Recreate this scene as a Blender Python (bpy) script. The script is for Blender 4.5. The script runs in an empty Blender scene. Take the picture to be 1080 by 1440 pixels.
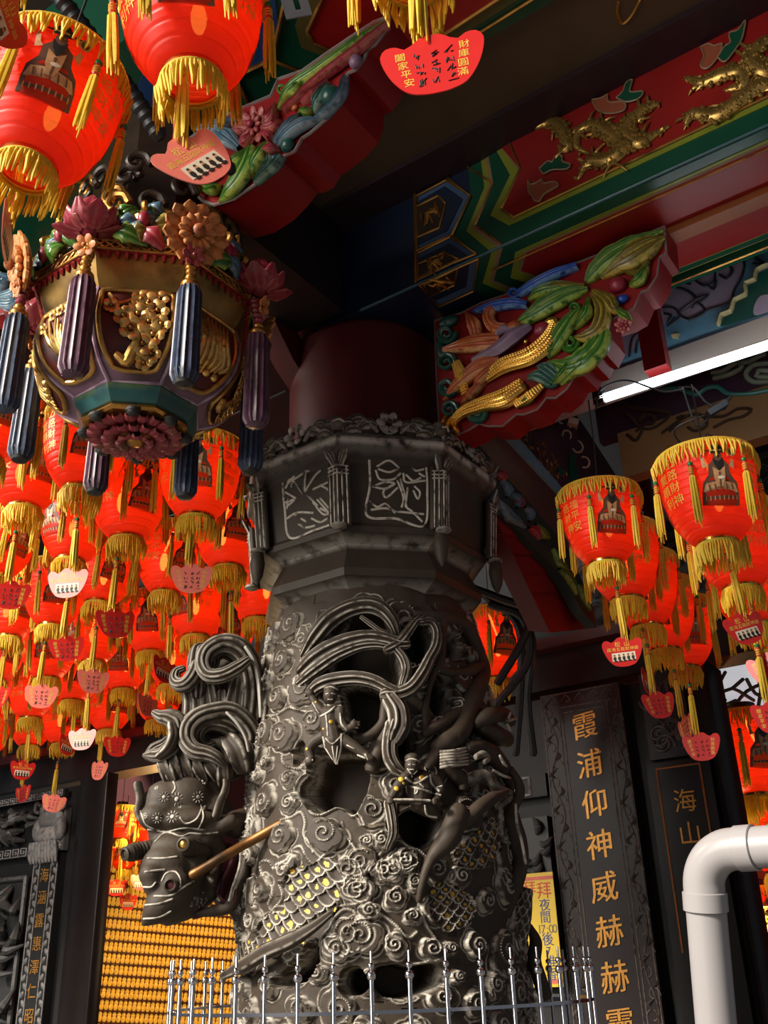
import bpy, bmesh, math, random
import numpy as np
from mathutils import Vector, Matrix
from mathutils.bvhtree import BVHTree
rnd = random.Random(7)
nrs = np.random.RandomState(5)
COL = bpy.context.scene.collection
R_ = math.radians
# ------------------------------------------------------------------ camera model (35 mm lens, tilted up)
F = 1380.0
TH = R_(25.0); RO = R_(1.93)
CAM = np.array([0.0, 0.0, 1.6])
FW = np.array([0, math.cos(TH), math.sin(TH)])
_r0 = np.array([1.0, 0, 0]); _u0 = np.cross(_r0, FW)
CU = _u0*math.cos(RO)+_r0*math.sin(RO)
CR = _r0*math.cos(RO)-_u0*math.sin(RO)
def ray(x, y): return FW+CR*((x-540)/F)-CU*((y-720)/F)
def proj(P):
    v = np.asarray(P, float)-CAM; z = v@FW
    return np.array([540+F*(v@CR)/z, 720-F*(v@CU)/z])
def hd(x, y, D):
    r = ray(x, y); return CAM+r*(D/math.hypot(r[0], r[1]))
def dep(x, y, D): return CAM+ray(x, y)*D
def pY(x, y, Y):
    r = ray(x, y); return CAM+r*(Y/r[1])
# ------------------------------------------------------------------ facade frame: s along the front, t toward the visitor, z up
A0 = hd(537, 1400, 3.6); A0[2] = 0
_a = R_(56)
DS = np.array([math.sin(_a), -math.cos(_a), 0]); DT = np.array([-math.cos(_a), -math.sin(_a), 0]); UZ = np.array([0, 0, 1.0])
def L(s, t, z): return A0+DS*s+DT*t+UZ*z
def loc(P):
    v = np.asarray(P)-A0; return np.array([v@DS, v@DT, v[2]])
def ht(x, y, t):
    r = ray(x, y); return CAM+r*(((A0+DT*t-CAM)@DT)/(r@DT))
def hz(x, y, z):
    r = ray(x, y); return CAM+r*((z-CAM[2])/r[2])
def hs(x, y, s):
    r = ray(x, y); return CAM+r*(((A0+DS*s-CAM)@DS)/(r@DS))
KR = dict(k1=(360, 840, 5.4), k2=(540, 840, 5.4), k3=(360, 1020, 5.4), k4=(540, 1020, 5.4), k5=(320, 1200, 5.4),
          k6=(500, 1200, 5.4), k7=(180, 880, 5.4), k8=(170, 1060, 4.696), k9=(600, 320, 3.0857), k10=(280, 0, 3.857),
          k11=(20, 380, 4.909), k12=(180, 380, 4.909), k13=(60, 140, 3.857), k14=(620, 1160, 4.5), k15=(540, 180, 4.154),
          k16=(800, 330, 3.857), k17=(760, 0, 3.375), k18=(640, 560, 4.154), k19=(300, 560, 4.909), k20=(500, 560, 4.909),
          k21=(0, 1080, 4.0), k22=(740, 940, 2.88), i=(0, 0, 1.0))
def q(k, *pts):
    x0, y0, s = KR[k]; return [(x0+p[0]/s, y0+p[1]/s)+tuple(p[2:]) for p in pts]
# ------------------------------------------------------------------ mesh builder
class MB:
    def __init__(s): s.v = []; s.f = []; s.m = []; s.p = []; s.g = []; s.n = 0
    def add(s, V, Fs, mi=0, paint=None, gilt=None):
        V = np.asarray(V, float).reshape(-1, 3); k = len(V)
        s.v.append(V); s.p.append(np.zeros(k) if paint is None else np.broadcast_to(np.asarray(paint, float), (k,)))
        s.g.append(np.zeros(k) if gilt is None else np.broadcast_to(np.asarray(gilt, float), (k,)))
        b = s.n
        if isinstance(Fs, np.ndarray): s.f += (Fs+b).tolist()
        else: s.f += [[i+b for i in f] for f in Fs]
        s.m += [mi]*len(Fs); s.n += k; return s
    def box(s, c, ax, hx, mi=0, **k):
        ax = [np.asarray(a, float) for a in ax]; c = np.asarray(c, float)
        V = [c+ax[0]*hx[0]*i+ax[1]*hx[1]*j+ax[2]*hx[2]*l for i in (-1, 1) for j in (-1, 1) for l in (-1, 1)]
        return s.add(V, [[0, 1, 3, 2], [4, 6, 7, 5], [0, 4, 5, 1], [2, 3, 7, 6], [0, 2, 6, 4], [1, 5, 7, 3]], mi, **k)
    def boxL(s, s0, s1, t0, t1, z0, z1, mi=0, **k):
        return s.box(L((s0+s1)/2, (t0+t1)/2, (z0+z1)/2), (DS, DT, UZ), (abs(s1-s0)/2, abs(t1-t0)/2, abs(z1-z0)/2), mi, **k)
    def prism(s, pts, ext, mi=0, **k):
        """pts: 3-D outline, ext: extrusion vector"""
        P = np.asarray(pts, float); n = len(P); V = np.vstack([P, P+np.asarray(ext)])
        Fs = [list(range(n))[::-1], [n+i for i in range(n)]]+[[i, (i+1) % n, n+(i+1) % n, n+i] for i in range(n)]
        return s.add(V, Fs, mi, **k)
    def grid(s, G, mi=0, close_u=False, paint=None, gilt=None):
        G = np.asarray(G, float); a, b = G.shape[:2]
        I = np.arange(a*b).reshape(a, b)
        if close_u: I = np.hstack([I, I[:, :1]])
        Q = np.stack([I[:-1, :-1], I[:-1, 1:], I[1:, 1:], I[1:, :-1]], -1).reshape(-1, 4)
        return s.add(G.reshape(-1, 3), Q, mi, None if paint is None else np.asarray(paint).ravel(), None if gilt is None else np.asarray(gilt).ravel())
    def tube(s, P, r, seg=10, mi=0, step=None, ridges=0, amp=.16, flat=1.0, up=None, cap=True, paint=None, ph=0, smooth=True):
        P = np.asarray(P, float); r = np.broadcast_to(np.asarray(r, float), (len(P),)).astype(float)
        if not smooth and len(P) > 2 and seg <= 8:
            D = np.diff(P, axis=0); D /= np.linalg.norm(D, axis=1)[:, None]+1e-12
            cut = [i+1 for i in range(len(D)-1) if D[i]@D[i+1] < .8]
            if cut:
                for a, b in zip([0]+cut, cut+[len(P)-1]): s.tube(P[a:b+1], r[a:b+1], seg, mi, None, ridges, amp, flat, up, cap, paint, ph, False)
                return s
        if smooth and len(P) > 2: P, r = catmull(P, r, step or max(float(r.max())*.5, .002))
        n = len(P); T = np.gradient(P, axis=0); T /= np.linalg.norm(T, axis=1)[:, None]+1e-12
        u = np.asarray(up, float) if up is not None else (np.array([0, 0, 1.]) if abs(T[0][2]) < .9 else np.array([1., 0, 0]))
        th = np.linspace(0, 2*np.pi, seg, endpoint=False)+ph
        rr = np.ones(seg); pa = np.zeros(seg)
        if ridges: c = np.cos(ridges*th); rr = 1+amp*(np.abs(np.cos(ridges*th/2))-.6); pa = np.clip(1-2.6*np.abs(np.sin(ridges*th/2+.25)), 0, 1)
        rows = []
        for i in range(n):
            if up is None or i == 0: u = u-T[i]*(u@T[i])
            else: u = np.asarray(up, float)-T[i]*(np.asarray(up)@T[i])
            u /= np.linalg.norm(u)+1e-12; w = np.cross(T[i], u)
            rows.append(P[i]+(np.cos(th)*rr*r[i]*flat)[:, None]*u+(np.sin(th)*rr*r[i])[:, None]*w)
        if cap:
            for end, sg in ((0, -1), (-1, 1)):
                c = P[end]; base = rows[end]; ex = T[end]*r[end]*sg
                e1 = c+(base-c)*.75+ex*.5*min(1, flat); e2 = c+(base-c)*.05+ex*.7*min(1, flat)
                if end == 0: rows = [e2, e1]+rows
                else: rows = rows+[e1, e2]
        G = np.stack(rows)
        pp = np.broadcast_to(pa, G.shape[:2]) if paint is None else np.full(G.shape[:2], paint)
        s.grid(G, mi, True, paint=pp)
        if cap:
            m = len(rows)*seg; b = s.n-m
            s.f.append([b+i for i in range(seg)][::-1]); s.f.append([b+m-seg+i for i in range(seg)]); s.m += [mi, mi]
        return s
    def ell(s, c, r, ax=None, mi=0, seg=14, rings=8, paint=0., gilt=0., zmin=-1):
        c = np.asarray(c, float); r = np.broadcast_to(np.asarray(r, float), (3,)); ax = np.eye(3) if ax is None else np.asarray(ax, float)
        ph = np.linspace(math.asin(zmin), np.pi/2, rings+1); th = np.linspace(0, 2*np.pi, seg, endpoint=False)
        G = np.stack([np.outer(np.cos(ph), np.cos(th))*r[0], np.outer(np.cos(ph), np.sin(th))*r[1], np.outer(np.sin(ph), np.ones(seg))*r[2]], -1)
        return s.grid(c+G@ax, mi, True, paint=np.full(G.shape[:2], paint), gilt=np.full(G.shape[:2], gilt))
    def lathe(s, prof, c=(0, 0, 0), ax=None, seg=24, mi=0, ph=0, paint=None):
        c = np.asarray(c, float); ax = np.eye(3) if ax is None else np.asarray(ax, float)
        th = np.linspace(0, 2*np.pi, seg, endpoint=False)+ph
        G = np.stack([np.stack([p[0]*np.cos(th), p[0]*np.sin(th), np.full(seg, p[1])], -1) for p in prof])
        pp = None if paint is None else np.repeat(np.asarray(paint, float)[:, None], seg, 1)
        return s.grid(c+G@ax, mi, True, paint=pp)
    def leaf(s, P, w, up, h=.006, mi=0, cols=9, rib=.35, wave=0, edge=.8, step=None, gilt=0., thick=.004, veins=0):
        """domed carved leaf along P, half-widths w, standing proud of a face whose normal is up"""
        P = np.asarray(P, float); w = np.broadcast_to(np.asarray(w, float), (len(P),)).astype(float)
        P, w = catmull(P, w, step or max(float(w.max())*.35, .003)); up = np.asarray(up, float); up = up/np.linalg.norm(up)
        T = np.gradient(P, axis=0); T /= np.linalg.norm(T, axis=1)[:, None]+1e-12
        S = np.cross(T, up); S /= np.linalg.norm(S, axis=1)[:, None]+1e-12
        u = np.linspace(-1, 1, cols); n = len(P)
        if wave: w = w*(1+.18*np.abs(np.sin(np.linspace(0, wave*np.pi, n))))
        prof = (1-u**2)**.5*h - np.exp(-(u/.16)**2)*h*rib
        if veins: prof = prof+h*.13*np.cos(np.pi*2*veins*np.abs(u))*(1-u**2)
        G = P[:, None, :]+S[:, None, :]*(w[:, None]*u)[:, :, None]+up*((prof[None, :]*np.clip(w/w.max()*1.6, .2, 1)[:, None])[:, :, None])
        base = np.stack([G[:, -1]-up*thick, G[:, 0]-up*thick], 1)
        G = np.concatenate([base[:, 1:], G, base[:, :1]], 1)
        pv = np.concatenate([[0], np.clip((np.abs(u)-.55)/.4, 0, 1)*edge+np.exp(-(u/.1)**2)*edge*.5+(np.clip(np.cos(np.pi*2*veins*np.abs(u))-.55, 0, 1)*edge*1.1 if veins else 0), [0]])
        return s.grid(G, mi, paint=np.broadcast_to(pv, G.shape[:2]), gilt=np.full(G.shape[:2], gilt))
    def build(s, name, mats, parent=None, smooth=40, local=None, kind=None):
        V = np.vstack(s.v)
        o_par = parent
        if local is not None: V = V-np.asarray(local)
        me = bpy.data.meshes.new(name)
        me.from_pydata(V.tolist(), [], s.f)
        mats = mats if isinstance(mats, (list, tuple)) else [mats]
        for m in mats: me.materials.append(m)
        if len(mats) > 1: me.polygons.foreach_set('material_index', np.array(s.m, np.int32))
        for nm, arr in (('paint', s.p), ('gilt', s.g)):
            a = np.concatenate(arr)
            if a.any():
                at = me.attributes.new(nm, 'FLOAT', 'POINT'); at.data.foreach_set('value', a.astype(np.float32))
        if smooth:
            me.polygons.foreach_set('use_smooth', np.ones(len(me.polygons), bool))
            me.set_sharp_from_angle(angle=R_(smooth))
        me.update()
        o = bpy.data.objects.new(name, me); COL.objects.link(o)
        if parent is not None: o.parent = parent
        if kind: o['kind'] = kind
        return o
def catmull(P, r, step):
    P = np.asarray(P, float); n = len(P)
    if n < 3:
        k = max(2, int(np.linalg.norm(P[-1]-P[0])/step)+1); t = np.linspace(0, 1, k)
        return P[0]+(P[-1]-P[0])*t[:, None], r[0]+(r[-1]-r[0])*t
    E = np.vstack([2*P[0]-P[1], P, 2*P[-1]-P[-2]]); er = np.concatenate([[r[0]], r, [r[-1]]])
    out = []; ro = []
    for i in range(1, n):
        k = max(1, min(40, int(np.linalg.norm(E[i+1]-E[i])/step)))
        t = np.arange(k)/k; t2 = t*t; t3 = t2*t
        b = np.stack([-.5*t3+t2-.5*t, 1.5*t3-2.5*t2+1, -1.5*t3+2*t2+.5*t, .5*t3-.5*t2], 1)
        out.append(b@E[i-1:i+3]); ro.append(er[i]+(er[i+1]-er[i])*t)
    out.append(E[n:n+1]); ro.append(er[n:n+1])
    return np.vstack(out), np.concatenate(ro)
def cat2(pts, step):
    P = np.array([[p[0], p[1], 0] for p in pts], float); return catmull(P, np.ones(len(P)), step)[0][:, :2]
def basis(nrm, up=(0, 0, 1)):
    """rows: right, up, normal for a face looking along nrm"""
    nrm = np.asarray(nrm, float); nrm = nrm/np.linalg.norm(nrm); up = np.asarray(up, float)
    if abs(nrm@up) > .98: up = np.array([0, 1., 0])
    x = np.cross(up, nrm); x /= np.linalg.norm(x); return np.stack([x, np.cross(nrm, x), nrm])
def empty(name, at, rz=0):
    o = bpy.data.objects.new(name, None); COL.objects.link(o); o.location = Vector(at); o.rotation_euler.z = rz
    o.empty_display_size = .1; return o
def tag(o, label=None, cat=None, group=None, kind=None):
    if label: o['label'] = label
    if cat: o['category'] = cat
    if group: o['group'] = group
    if kind: o['kind'] = kind
    return o
def copy_tree(o, parent=None):
    c = o.copy(); COL.objects.link(c)
    if parent is not None: c.parent = parent
    for ch in kids.get(o.name, []): copy_tree(ch, c)
    return c
kids = {}
def own(o):
    """remember the children of a finished prototype (fast lookup for copies)"""
    kids[o.name] = list(o.children)
    for ch in o.children: own(ch)
    return o
# ------------------------------------------------------------------ procedural materials
MATS = {}
def mat(name, base, hi=None, rough=.5, metal=0., noise=.3, ns=25., bump=0., emit=0., ecol=None, gilt=None, spec=.5, transl=0., see=0., dirt=None, coat=0.):
    if name in MATS: return MATS[name]
    m = bpy.data.materials.new(name); m.use_nodes = True; nt = m.node_tree; N = nt.nodes; K = nt.links
    b = N['Principled BSDF']; out = N['Material Output']
    tc = N.new('ShaderNodeTexCoord'); no = N.new('ShaderNodeTexNoise'); no.inputs['Scale'].default_value = ns; no.inputs['Detail'].default_value = 6
    K.new(tc.outputs['Object'], no.inputs['Vector'])
    mx = N.new('ShaderNodeMix'); mx.data_type = 'RGBA'
    mx.inputs['A'].default_value = (*[c*(1-noise) for c in base], 1); mx.inputs['B'].default_value = (*[min(1, c*(1+noise)) for c in base], 1)
    K.new(no.outputs['Fac'], mx.inputs['Factor']); cur = mx.outputs['Result']
    if dirt:
        n2 = N.new('ShaderNodeTexNoise'); n2.inputs['Scale'].default_value = ns*.35; n2.inputs['Detail'].default_value = 8; K.new(tc.outputs['Object'], n2.inputs['Vector'])
        rp = N.new('ShaderNodeMapRange'); rp.inputs['From Min'].default_value = .52; rp.inputs['From Max'].default_value = .7; K.new(n2.outputs['Fac'], rp.inputs['Value'])
        m3 = N.new('ShaderNodeMix'); m3.data_type = 'RGBA'; m3.inputs['B'].default_value = (*dirt, 1); K.new(cur, m3.inputs['A']); K.new(rp.outputs['Result'], m3.inputs['Factor']); cur = m3.outputs['Result']
    if hi is not None:
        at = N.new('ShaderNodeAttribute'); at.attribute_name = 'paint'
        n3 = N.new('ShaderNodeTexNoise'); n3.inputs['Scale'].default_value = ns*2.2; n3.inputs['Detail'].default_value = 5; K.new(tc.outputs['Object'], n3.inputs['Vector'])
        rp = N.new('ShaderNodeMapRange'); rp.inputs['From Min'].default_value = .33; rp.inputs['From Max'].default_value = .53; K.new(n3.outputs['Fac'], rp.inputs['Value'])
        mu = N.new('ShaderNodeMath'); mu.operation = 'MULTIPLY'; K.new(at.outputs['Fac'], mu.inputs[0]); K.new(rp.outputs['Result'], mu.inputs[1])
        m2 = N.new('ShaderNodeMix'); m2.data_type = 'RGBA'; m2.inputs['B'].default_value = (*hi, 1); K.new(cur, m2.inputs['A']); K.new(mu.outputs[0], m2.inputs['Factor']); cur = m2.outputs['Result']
    b.inputs['Metallic'].default_value = metal
    if gilt is not None:
        at = N.new('ShaderNodeAttribute'); at.attribute_name = 'gilt'
        n3 = N.new('ShaderNodeTexNoise'); n3.inputs['Scale'].default_value = 55; n3.inputs['Detail'].default_value = 4; K.new(tc.outputs['Object'], n3.inputs['Vector'])
        ad = N.new('ShaderNodeMath'); ad.operation = 'ADD'; K.new(at.outputs['Fac'], ad.inputs[0]); K.new(n3.outputs['Fac'], ad.inputs[1])
        rp = N.new('ShaderNodeMapRange'); rp.inputs['From Min'].default_value = 1.0; rp.inputs['From Max'].default_value = 1.08; K.new(ad.outputs[0], rp.inputs['Value'])
        m2 = N.new('ShaderNodeMix'); m2.data_type = 'RGBA'; m2.inputs['B'].default_value = (*gilt, 1); K.new(cur, m2.inputs['A']); K.new(rp.outputs['Result'], m2.inputs['Factor']); cur = m2.outputs['Result']
        K.new(rp.outputs['Result'], b.inputs['Metallic'])
    K.new(cur, b.inputs['Base Color'])
    b.inputs['Roughness'].default_value = rough; b.inputs['Specular IOR Level'].default_value = spec
    if coat: b.inputs['Coat Weight'].default_value = coat; b.inputs['Coat Roughness'].default_value = .25
    if bump:
        n4 = N.new('ShaderNodeTexNoise'); n4.inputs['Scale'].default_value = ns*3; n4.inputs['Detail'].default_value = 5; K.new(tc.outputs['Object'], n4.inputs['Vector'])
        bp = N.new('ShaderNodeBump'); bp.inputs['Strength'].default_value = bump; bp.inputs['Distance'].default_value = .004; K.new(n4.outputs['Fac'], bp.inputs['Height']); K.new(bp.outputs['Normal'], b.inputs['Normal'])
    if emit:
        b.inputs['Emission Strength'].default_value = emit; b.inputs['Emission Color'].default_value = (*(ecol or base), 1)
    sh = b.outputs[0]
    if transl:
        tr = N.new('ShaderNodeBsdfTranslucent'); K.new(cur, tr.inputs['Color']); ms = N.new('ShaderNodeMixShader'); ms.inputs[0].default_value = transl
        K.new(sh, ms.inputs[1]); K.new(tr.outputs[0], ms.inputs[2]); sh = ms.outputs[0]
    if see:
        tr = N.new('ShaderNodeBsdfTransparent'); tr.inputs['Color'].default_value = (1, .75, .45, 1); ms = N.new('ShaderNodeMixShader'); ms.inputs[0].default_value = see
        K.new(sh, ms.inputs[1]); K.new(tr.outputs[0], ms.inputs[2]); sh = ms.outputs[0]
    K.new(sh, out.inputs['Surface'])
    MATS[name] = m; return m
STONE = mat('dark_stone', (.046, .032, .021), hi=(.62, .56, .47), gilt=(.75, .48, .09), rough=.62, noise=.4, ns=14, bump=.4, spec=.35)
STONEP = mat('plain_dark_stone', (.044, .032, .022), hi=(.58, .53, .46), rough=.52, noise=.4, ns=10, bump=.3, spec=.35)
SHINY = mat('polished_black_stone', (.010, .006, .005), hi=(.16, .14, .13), rough=.3, noise=.3, ns=8, spec=.22)
MOUTH = mat('maroon_mouth', (.09, .012, .02), rough=.5)
GOLD = mat('gilding', (.80, .47, .10), rough=.3, metal=1., noise=.25, ns=40)
GOLDD = mat('old_gilding', (.50, .24, .055), hi=(.95, .62, .2), rough=.33, metal=.85, noise=.5, ns=22, dirt=(.10, .02, .01))
GOLDP = mat('gold_paint', (.60, .34, .06), rough=.45, metal=.3, noise=.2)
REDW = mat('red_lacquer', (.16, .008, .008), rough=.4, noise=.3, ns=6, coat=.0)
REDD = mat('deep_red_lacquer', (.085, .006, .006), rough=.45, noise=.3, ns=6)
REDB = mat('bright_red_paint', (.22, .006, .006), rough=.5, noise=.25, ns=10, spec=.25)
STEEL = mat('stainless_steel', (.62, .60, .62), rough=.17, metal=1., noise=.06)
PVC = mat('white_pvc', (.36, .335, .335), rough=.3, noise=.05, ns=5)
BLACK = mat('black_rubber', (.012, .012, .013), rough=.5)
WIRE = mat('black_cable', (.010, .010, .011), rough=.4)
# ------------------------------------------------------------------ lettering (built-in font outlines)
_gl = {}
def glyph(ch):
    if ch in _gl: return _gl[ch]
    cu = bpy.data.curves.new('glyph', 'FONT'); cu.body = ch; cu.resolution_u = 2
    o = bpy.data.objects.new('glyph', cu); COL.objects.link(o); bpy.context.view_layer.update()
    me = bpy.data.meshes.new_from_object(o.evaluated_get(bpy.context.evaluated_depsgraph_get()))
    V = np.array([v.co[:] for v in me.vertices], float).reshape(-1, 3); Fs = [list(p.vertices) for p in me.polygons]
    bpy.data.objects.remove(o); bpy.data.curves.remove(cu); bpy.data.meshes.remove(me)
    if len(V):
        V[:, 0] -= (V[:, 0].max()+V[:, 0].min())/2; V[:, 1] -= .38
    _gl[ch] = (V, Fs); return _gl[ch]
def write(mb, text, org, right, down, size, step, mi=0, lift=None, fn=None, thick=0., bold=0.):
    """characters one after the other along `down` (or along right when horizontal); fn maps local (x, y) when given"""
    for i, ch in enumerate(text):
        V, Fs = glyph(ch)
        if not len(V): continue
        X = V[:, 0]*size; Yv = V[:, 1]*size
        if fn is not None: P = fn(X, Yv, i)
        else:
            c = np.asarray(org)+np.asarray(step)*i
            P = c+X[:, None]*np.asarray(right)-Yv[:, None]*np.asarray(down)
            if thick:
                nn = np.cross(right, -np.asarray(down)); nn /= np.linalg.norm(nn)
                be = {}
                for f in Fs:
                    for a, b2 in zip(f, f[1:]+f[:1]): be[(a, b2)] = 1
                sides = [[a, b2, b2+len(P), a+len(P)] for (a, b2) in be if (b2, a) not in be]
                mb.add(np.vstack([P, P+nn*thick]), sides+[[j+len(P) for j in f] for f in Fs], mi); continue
        mb.add(P, Fs, mi)
def light(name, kind, at, aim, energy, color, **k):
    l = bpy.data.lights.new(name, kind); l.energy = energy; l.color = color
    for a, b in k.items(): setattr(l, a, b)
    o = bpy.data.objects.new(name, l); COL.objects.link(o); o.location = Vector(at)
    o.rotation_euler = (Vector(aim)-Vector(at)).to_track_quat('-Z', 'Y').to_euler(); return o
SKY = .15; SUN = 6.0; EXPO = 0.0; FILL = 230
# ================================================================== THE DRAGON COLUMN
AX, AY = A0[0], A0[1]
def Rb(z): return np.interp(z, [0, 1.35, 1.9, 2.45, 2.75, 2.86], [.47, .47, .455, .415, .375, .35])
def cyl(x, y, off=0.):
    """point of the column's surface (plus off) under a photo position"""
    r = ray(x, y); R = .43; P = None
    for _ in range(6):
        dx, dy = CAM[0]-AX, CAM[1]-AY; a = r[0]**2+r[1]**2; b = dx*r[0]+dy*r[1]; c = dx*dx+dy*dy-(R+off)**2; D = b*b-a*c
        k = (-b-math.sqrt(max(D, 0)))/a; P = CAM+r*k; R = float(Rb(P[2]))
    return P
def uz(x, y):
    P = cyl(x, y); return np.array([math.atan2(P[0]-AX, -(P[1]-AY)), P[2]])
def flower(mb, c, nrm, R, n=8, layers=2, mi=0, mc=None, up=(0, 0, 1), dome=.35, paint=.0, gilt=0, wide=1.):
    B = basis(nrm, up); c = np.asarray(c, float)
    for l in range(layers):
        rr = R*(1-.42*l); ang0 = (math.pi/n)*l
        for i in range(n):
            a = ang0+2*math.pi*i/n; dr = B[0]*math.cos(a)+B[1]*math.sin(a); tg = np.cross(B[2], dr)
            pc = c+dr*rr*.62+B[2]*R*(.12+.17*l)
            tilt = dr*.93+B[2]*.30
            mb.ell(pc, (rr*.42, rr*.62*math.sin(math.pi/n)*1.12*wide+1e-4, R*.13), (tilt/np.linalg.norm(tilt), tg, np.cross(tilt/np.linalg.norm(tilt), tg)), mi, 8, 5, paint=paint, gilt=gilt)
    mb.ell(c+B[2]*R*(.2+.15*layers), (R*.2, R*.2, R*.2*dome*2), B, mi if mc is None else mc, 10, 6)
def remesh(mb, vox, it=4):
    o = mb.build('blank', STONE, smooth=0); md = o.modifiers.new('r', 'REMESH'); md.mode = 'VOXEL'; md.voxel_size = vox
    ms = o.modifiers.new('s', 'SMOOTH'); ms.iterations = it; ms.factor = .5
    bpy.context.view_layer.update()
    me = bpy.data.meshes.new_from_object(o.evaluated_get(bpy.context.evaluated_depsgraph_get()))
    V = np.empty(len(me.vertices)*3); me.vertices.foreach_get('co', V); V = V.reshape(-1, 3); Fs = [list(p.vertices) for p in me.polygons]
    m0 = o.data; bpy.data.objects.remove(o); bpy.data.meshes.remove(m0); bpy.data.meshes.remove(me)
    return V, Fs, BVHTree.FromPolygons([Vector(v) for v in V], Fs)
def hit(bvh, x, y, fb=None):
    h = bvh.ray_cast(Vector(CAM), Vector(ray(x, y)).normalized())
    if h[0] is None: return fb, None
    return np.array(h[0]), np.array(h[1])
def pline(mb, bvh, k, pts, r, mi=0, paint=1., lift=0., gilt=None):
    """a carved ridge running over a surface; r in crop px"""
    pts = q(k, *pts); s = KR[k][2]; P2 = cat2(pts, 2.2) if len(pts) > 2 else np.array(pts, float)[:, :2]
    out = []
    for x, y in P2:
        h, n = hit(bvh, x, y)
        if h is not None: out.append(h+(n*lift if n is not None else 0))
    if len(out) < 2: return
    out = np.array(out); dd = np.linalg.norm(out-CAM, axis=1).mean()/F
    mb.tube(out, r/s*dd, 6, mi, paint=paint, smooth=len(out) > 2)
col = tag(empty('dragon_column', A0), 'massive dark carved stone column with coiled dragon, clouds and warriors behind steel railing', 'column', kind='thing')
CL = dict(parent=col, local=A0)
# ---------------- carved cloud relief as a displaced drum
th = np.concatenate([np.linspace(-np.pi, -1.8, 26)[:-1], np.arange(-1.8, 1.8, .0063), np.linspace(1.8, np.pi, 26)[1:-1]])
zz = np.concatenate([np.linspace(0, 1.3, 9)[:-1], np.arange(1.3, 2.862, .0027)])
TT, ZZ = np.meshgrid(th, zz); RBZ = Rb(ZZ); H = np.zeros_like(TT); PT = np.zeros_like(TT); GT = np.zeros_like(TT)
H += .006*np.sin(TT*7+np.sin(ZZ*9))*np.sin(ZZ*11+TT*3)
def win(u0, z0, rad):
    i0, i1 = np.searchsorted(zz, [z0-rad, z0+rad]); w = rad/.42; j0, j1 = np.searchsorted(th, [u0-w, u0+w])
    return slice(i0, i1), slice(j0, j1)
def cloud(u0, z0, R, rot=0, flip=1, turns=1.6, rise=.021):
    w = win(u0, z0, R*1.55); X = (TT[w]-u0)*.43/R*flip; Y = (ZZ[w]-z0)/R
    if X.size == 0: return
    c, s = math.cos(rot), math.sin(rot); X, Y = X*c+Y*s, -X*s+Y*c
    a = np.arctan2(Y, X); r = np.hypot(X*.86, Y*1.06)
    rho = .80+.15*np.abs(np.sin(2.5*a+.6))+.14*np.cos(a+2.2)
    ins = np.clip((rho-r)/.08, 0, 1)
    H[w] = np.maximum(H[w], rise*(ins**.5)+.003*ins)
    lw = .0026/R
    for rr, am in ((rho, 1.), (rho*1.24, .6)):
        dl = np.abs(r-rr); m = np.exp(-(dl/lw)**2)
        if am < 1: m = m*(np.cos(a-3.9) > -.35)
        H[w] += m*.006*am; PT[w] = np.maximum(PT[w], np.clip(m*1.5-.25, 0, 1)*am)
    t = np.linspace(0, 1, 46); ar = 2*math.pi*turns*t+.4; sr = .60*(1-t)+.07
    d = np.full(X.shape, 9.)
    for k in range(46): d = np.minimum(d, (X-sr[k]*np.cos(ar[k]))**2+(Y-sr[k]*np.sin(ar[k]))**2)
    m = np.exp(-d/(lw*1.05)**2); H[w] += m*.008; PT[w] = np.maximum(PT[w], np.clip(m*1.5-.25, 0, 1))
def fill():
    occ = []
    for k, cx, cy, R, rot, fl in CLD:
        x, y = q(k, (cx, cy))[0]; a = uz(x, y); occ.append((a[0]*.43, a[1], R/KR[k][2]*.0025))
    n = 0
    for _ in range(5000):
        u, z, r = nrs.uniform(-1.45, 1.45), nrs.uniform(1.3, 2.72), nrs.uniform(.034, .075)
        if all(math.hypot(u*.43-a, z-b) > (r+c)*.98 for a, b, c in occ):
            cloud(u, z, r, nrs.uniform(0, 6.28), nrs.choice([-1, 1])); occ.append((u*.43, z, r)); n += 1
def groove(k, pts, wd=.0042, rise=.011):
    P = cat2(q(k, *pts), 3.); U = np.array([uz(x, y) for x, y in P])
    for j in range(0, len(U)):
        a = U[j]; w = win(a[0], a[1], .03); d2 = ((TT[w]-a[0])*.43)**2+(ZZ[w]-a[1])**2; m = np.exp(-d2/wd**2)
        H[w] = np.maximum(H[w], H[w]*(1-m)+np.maximum(H[w]*0+rise, H[w])*m); PT[w] = np.maximum(PT[w], np.clip(m*1.5-.3, 0, 1))
def inside(poly):
    x = TT; z = ZZ; c = np.zeros(x.shape, bool); n = len(poly)
    for i in range(n):
        x1, z1 = poly[i]; x2, z2 = poly[(i+1) % n]
        t = (z1 > z) != (z2 > z)
        with np.errstate(divide='ignore', invalid='ignore'): c ^= t & (x < (x2-x1)*(z-z1)/(z2-z1+1e-12)+x1)
    return c
def polyof(k, pts): return [tuple(uz(x, y)) for x, y in cat2(q(k, *(pts+[pts[0]])), 4.)]
def oval(k, cx, cy, rx, ry): return polyof(k, [(cx+rx*math.cos(a), cy+ry*math.sin(a)) for a in np.linspace(0, 2*math.pi, 12, endpoint=False)])
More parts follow.
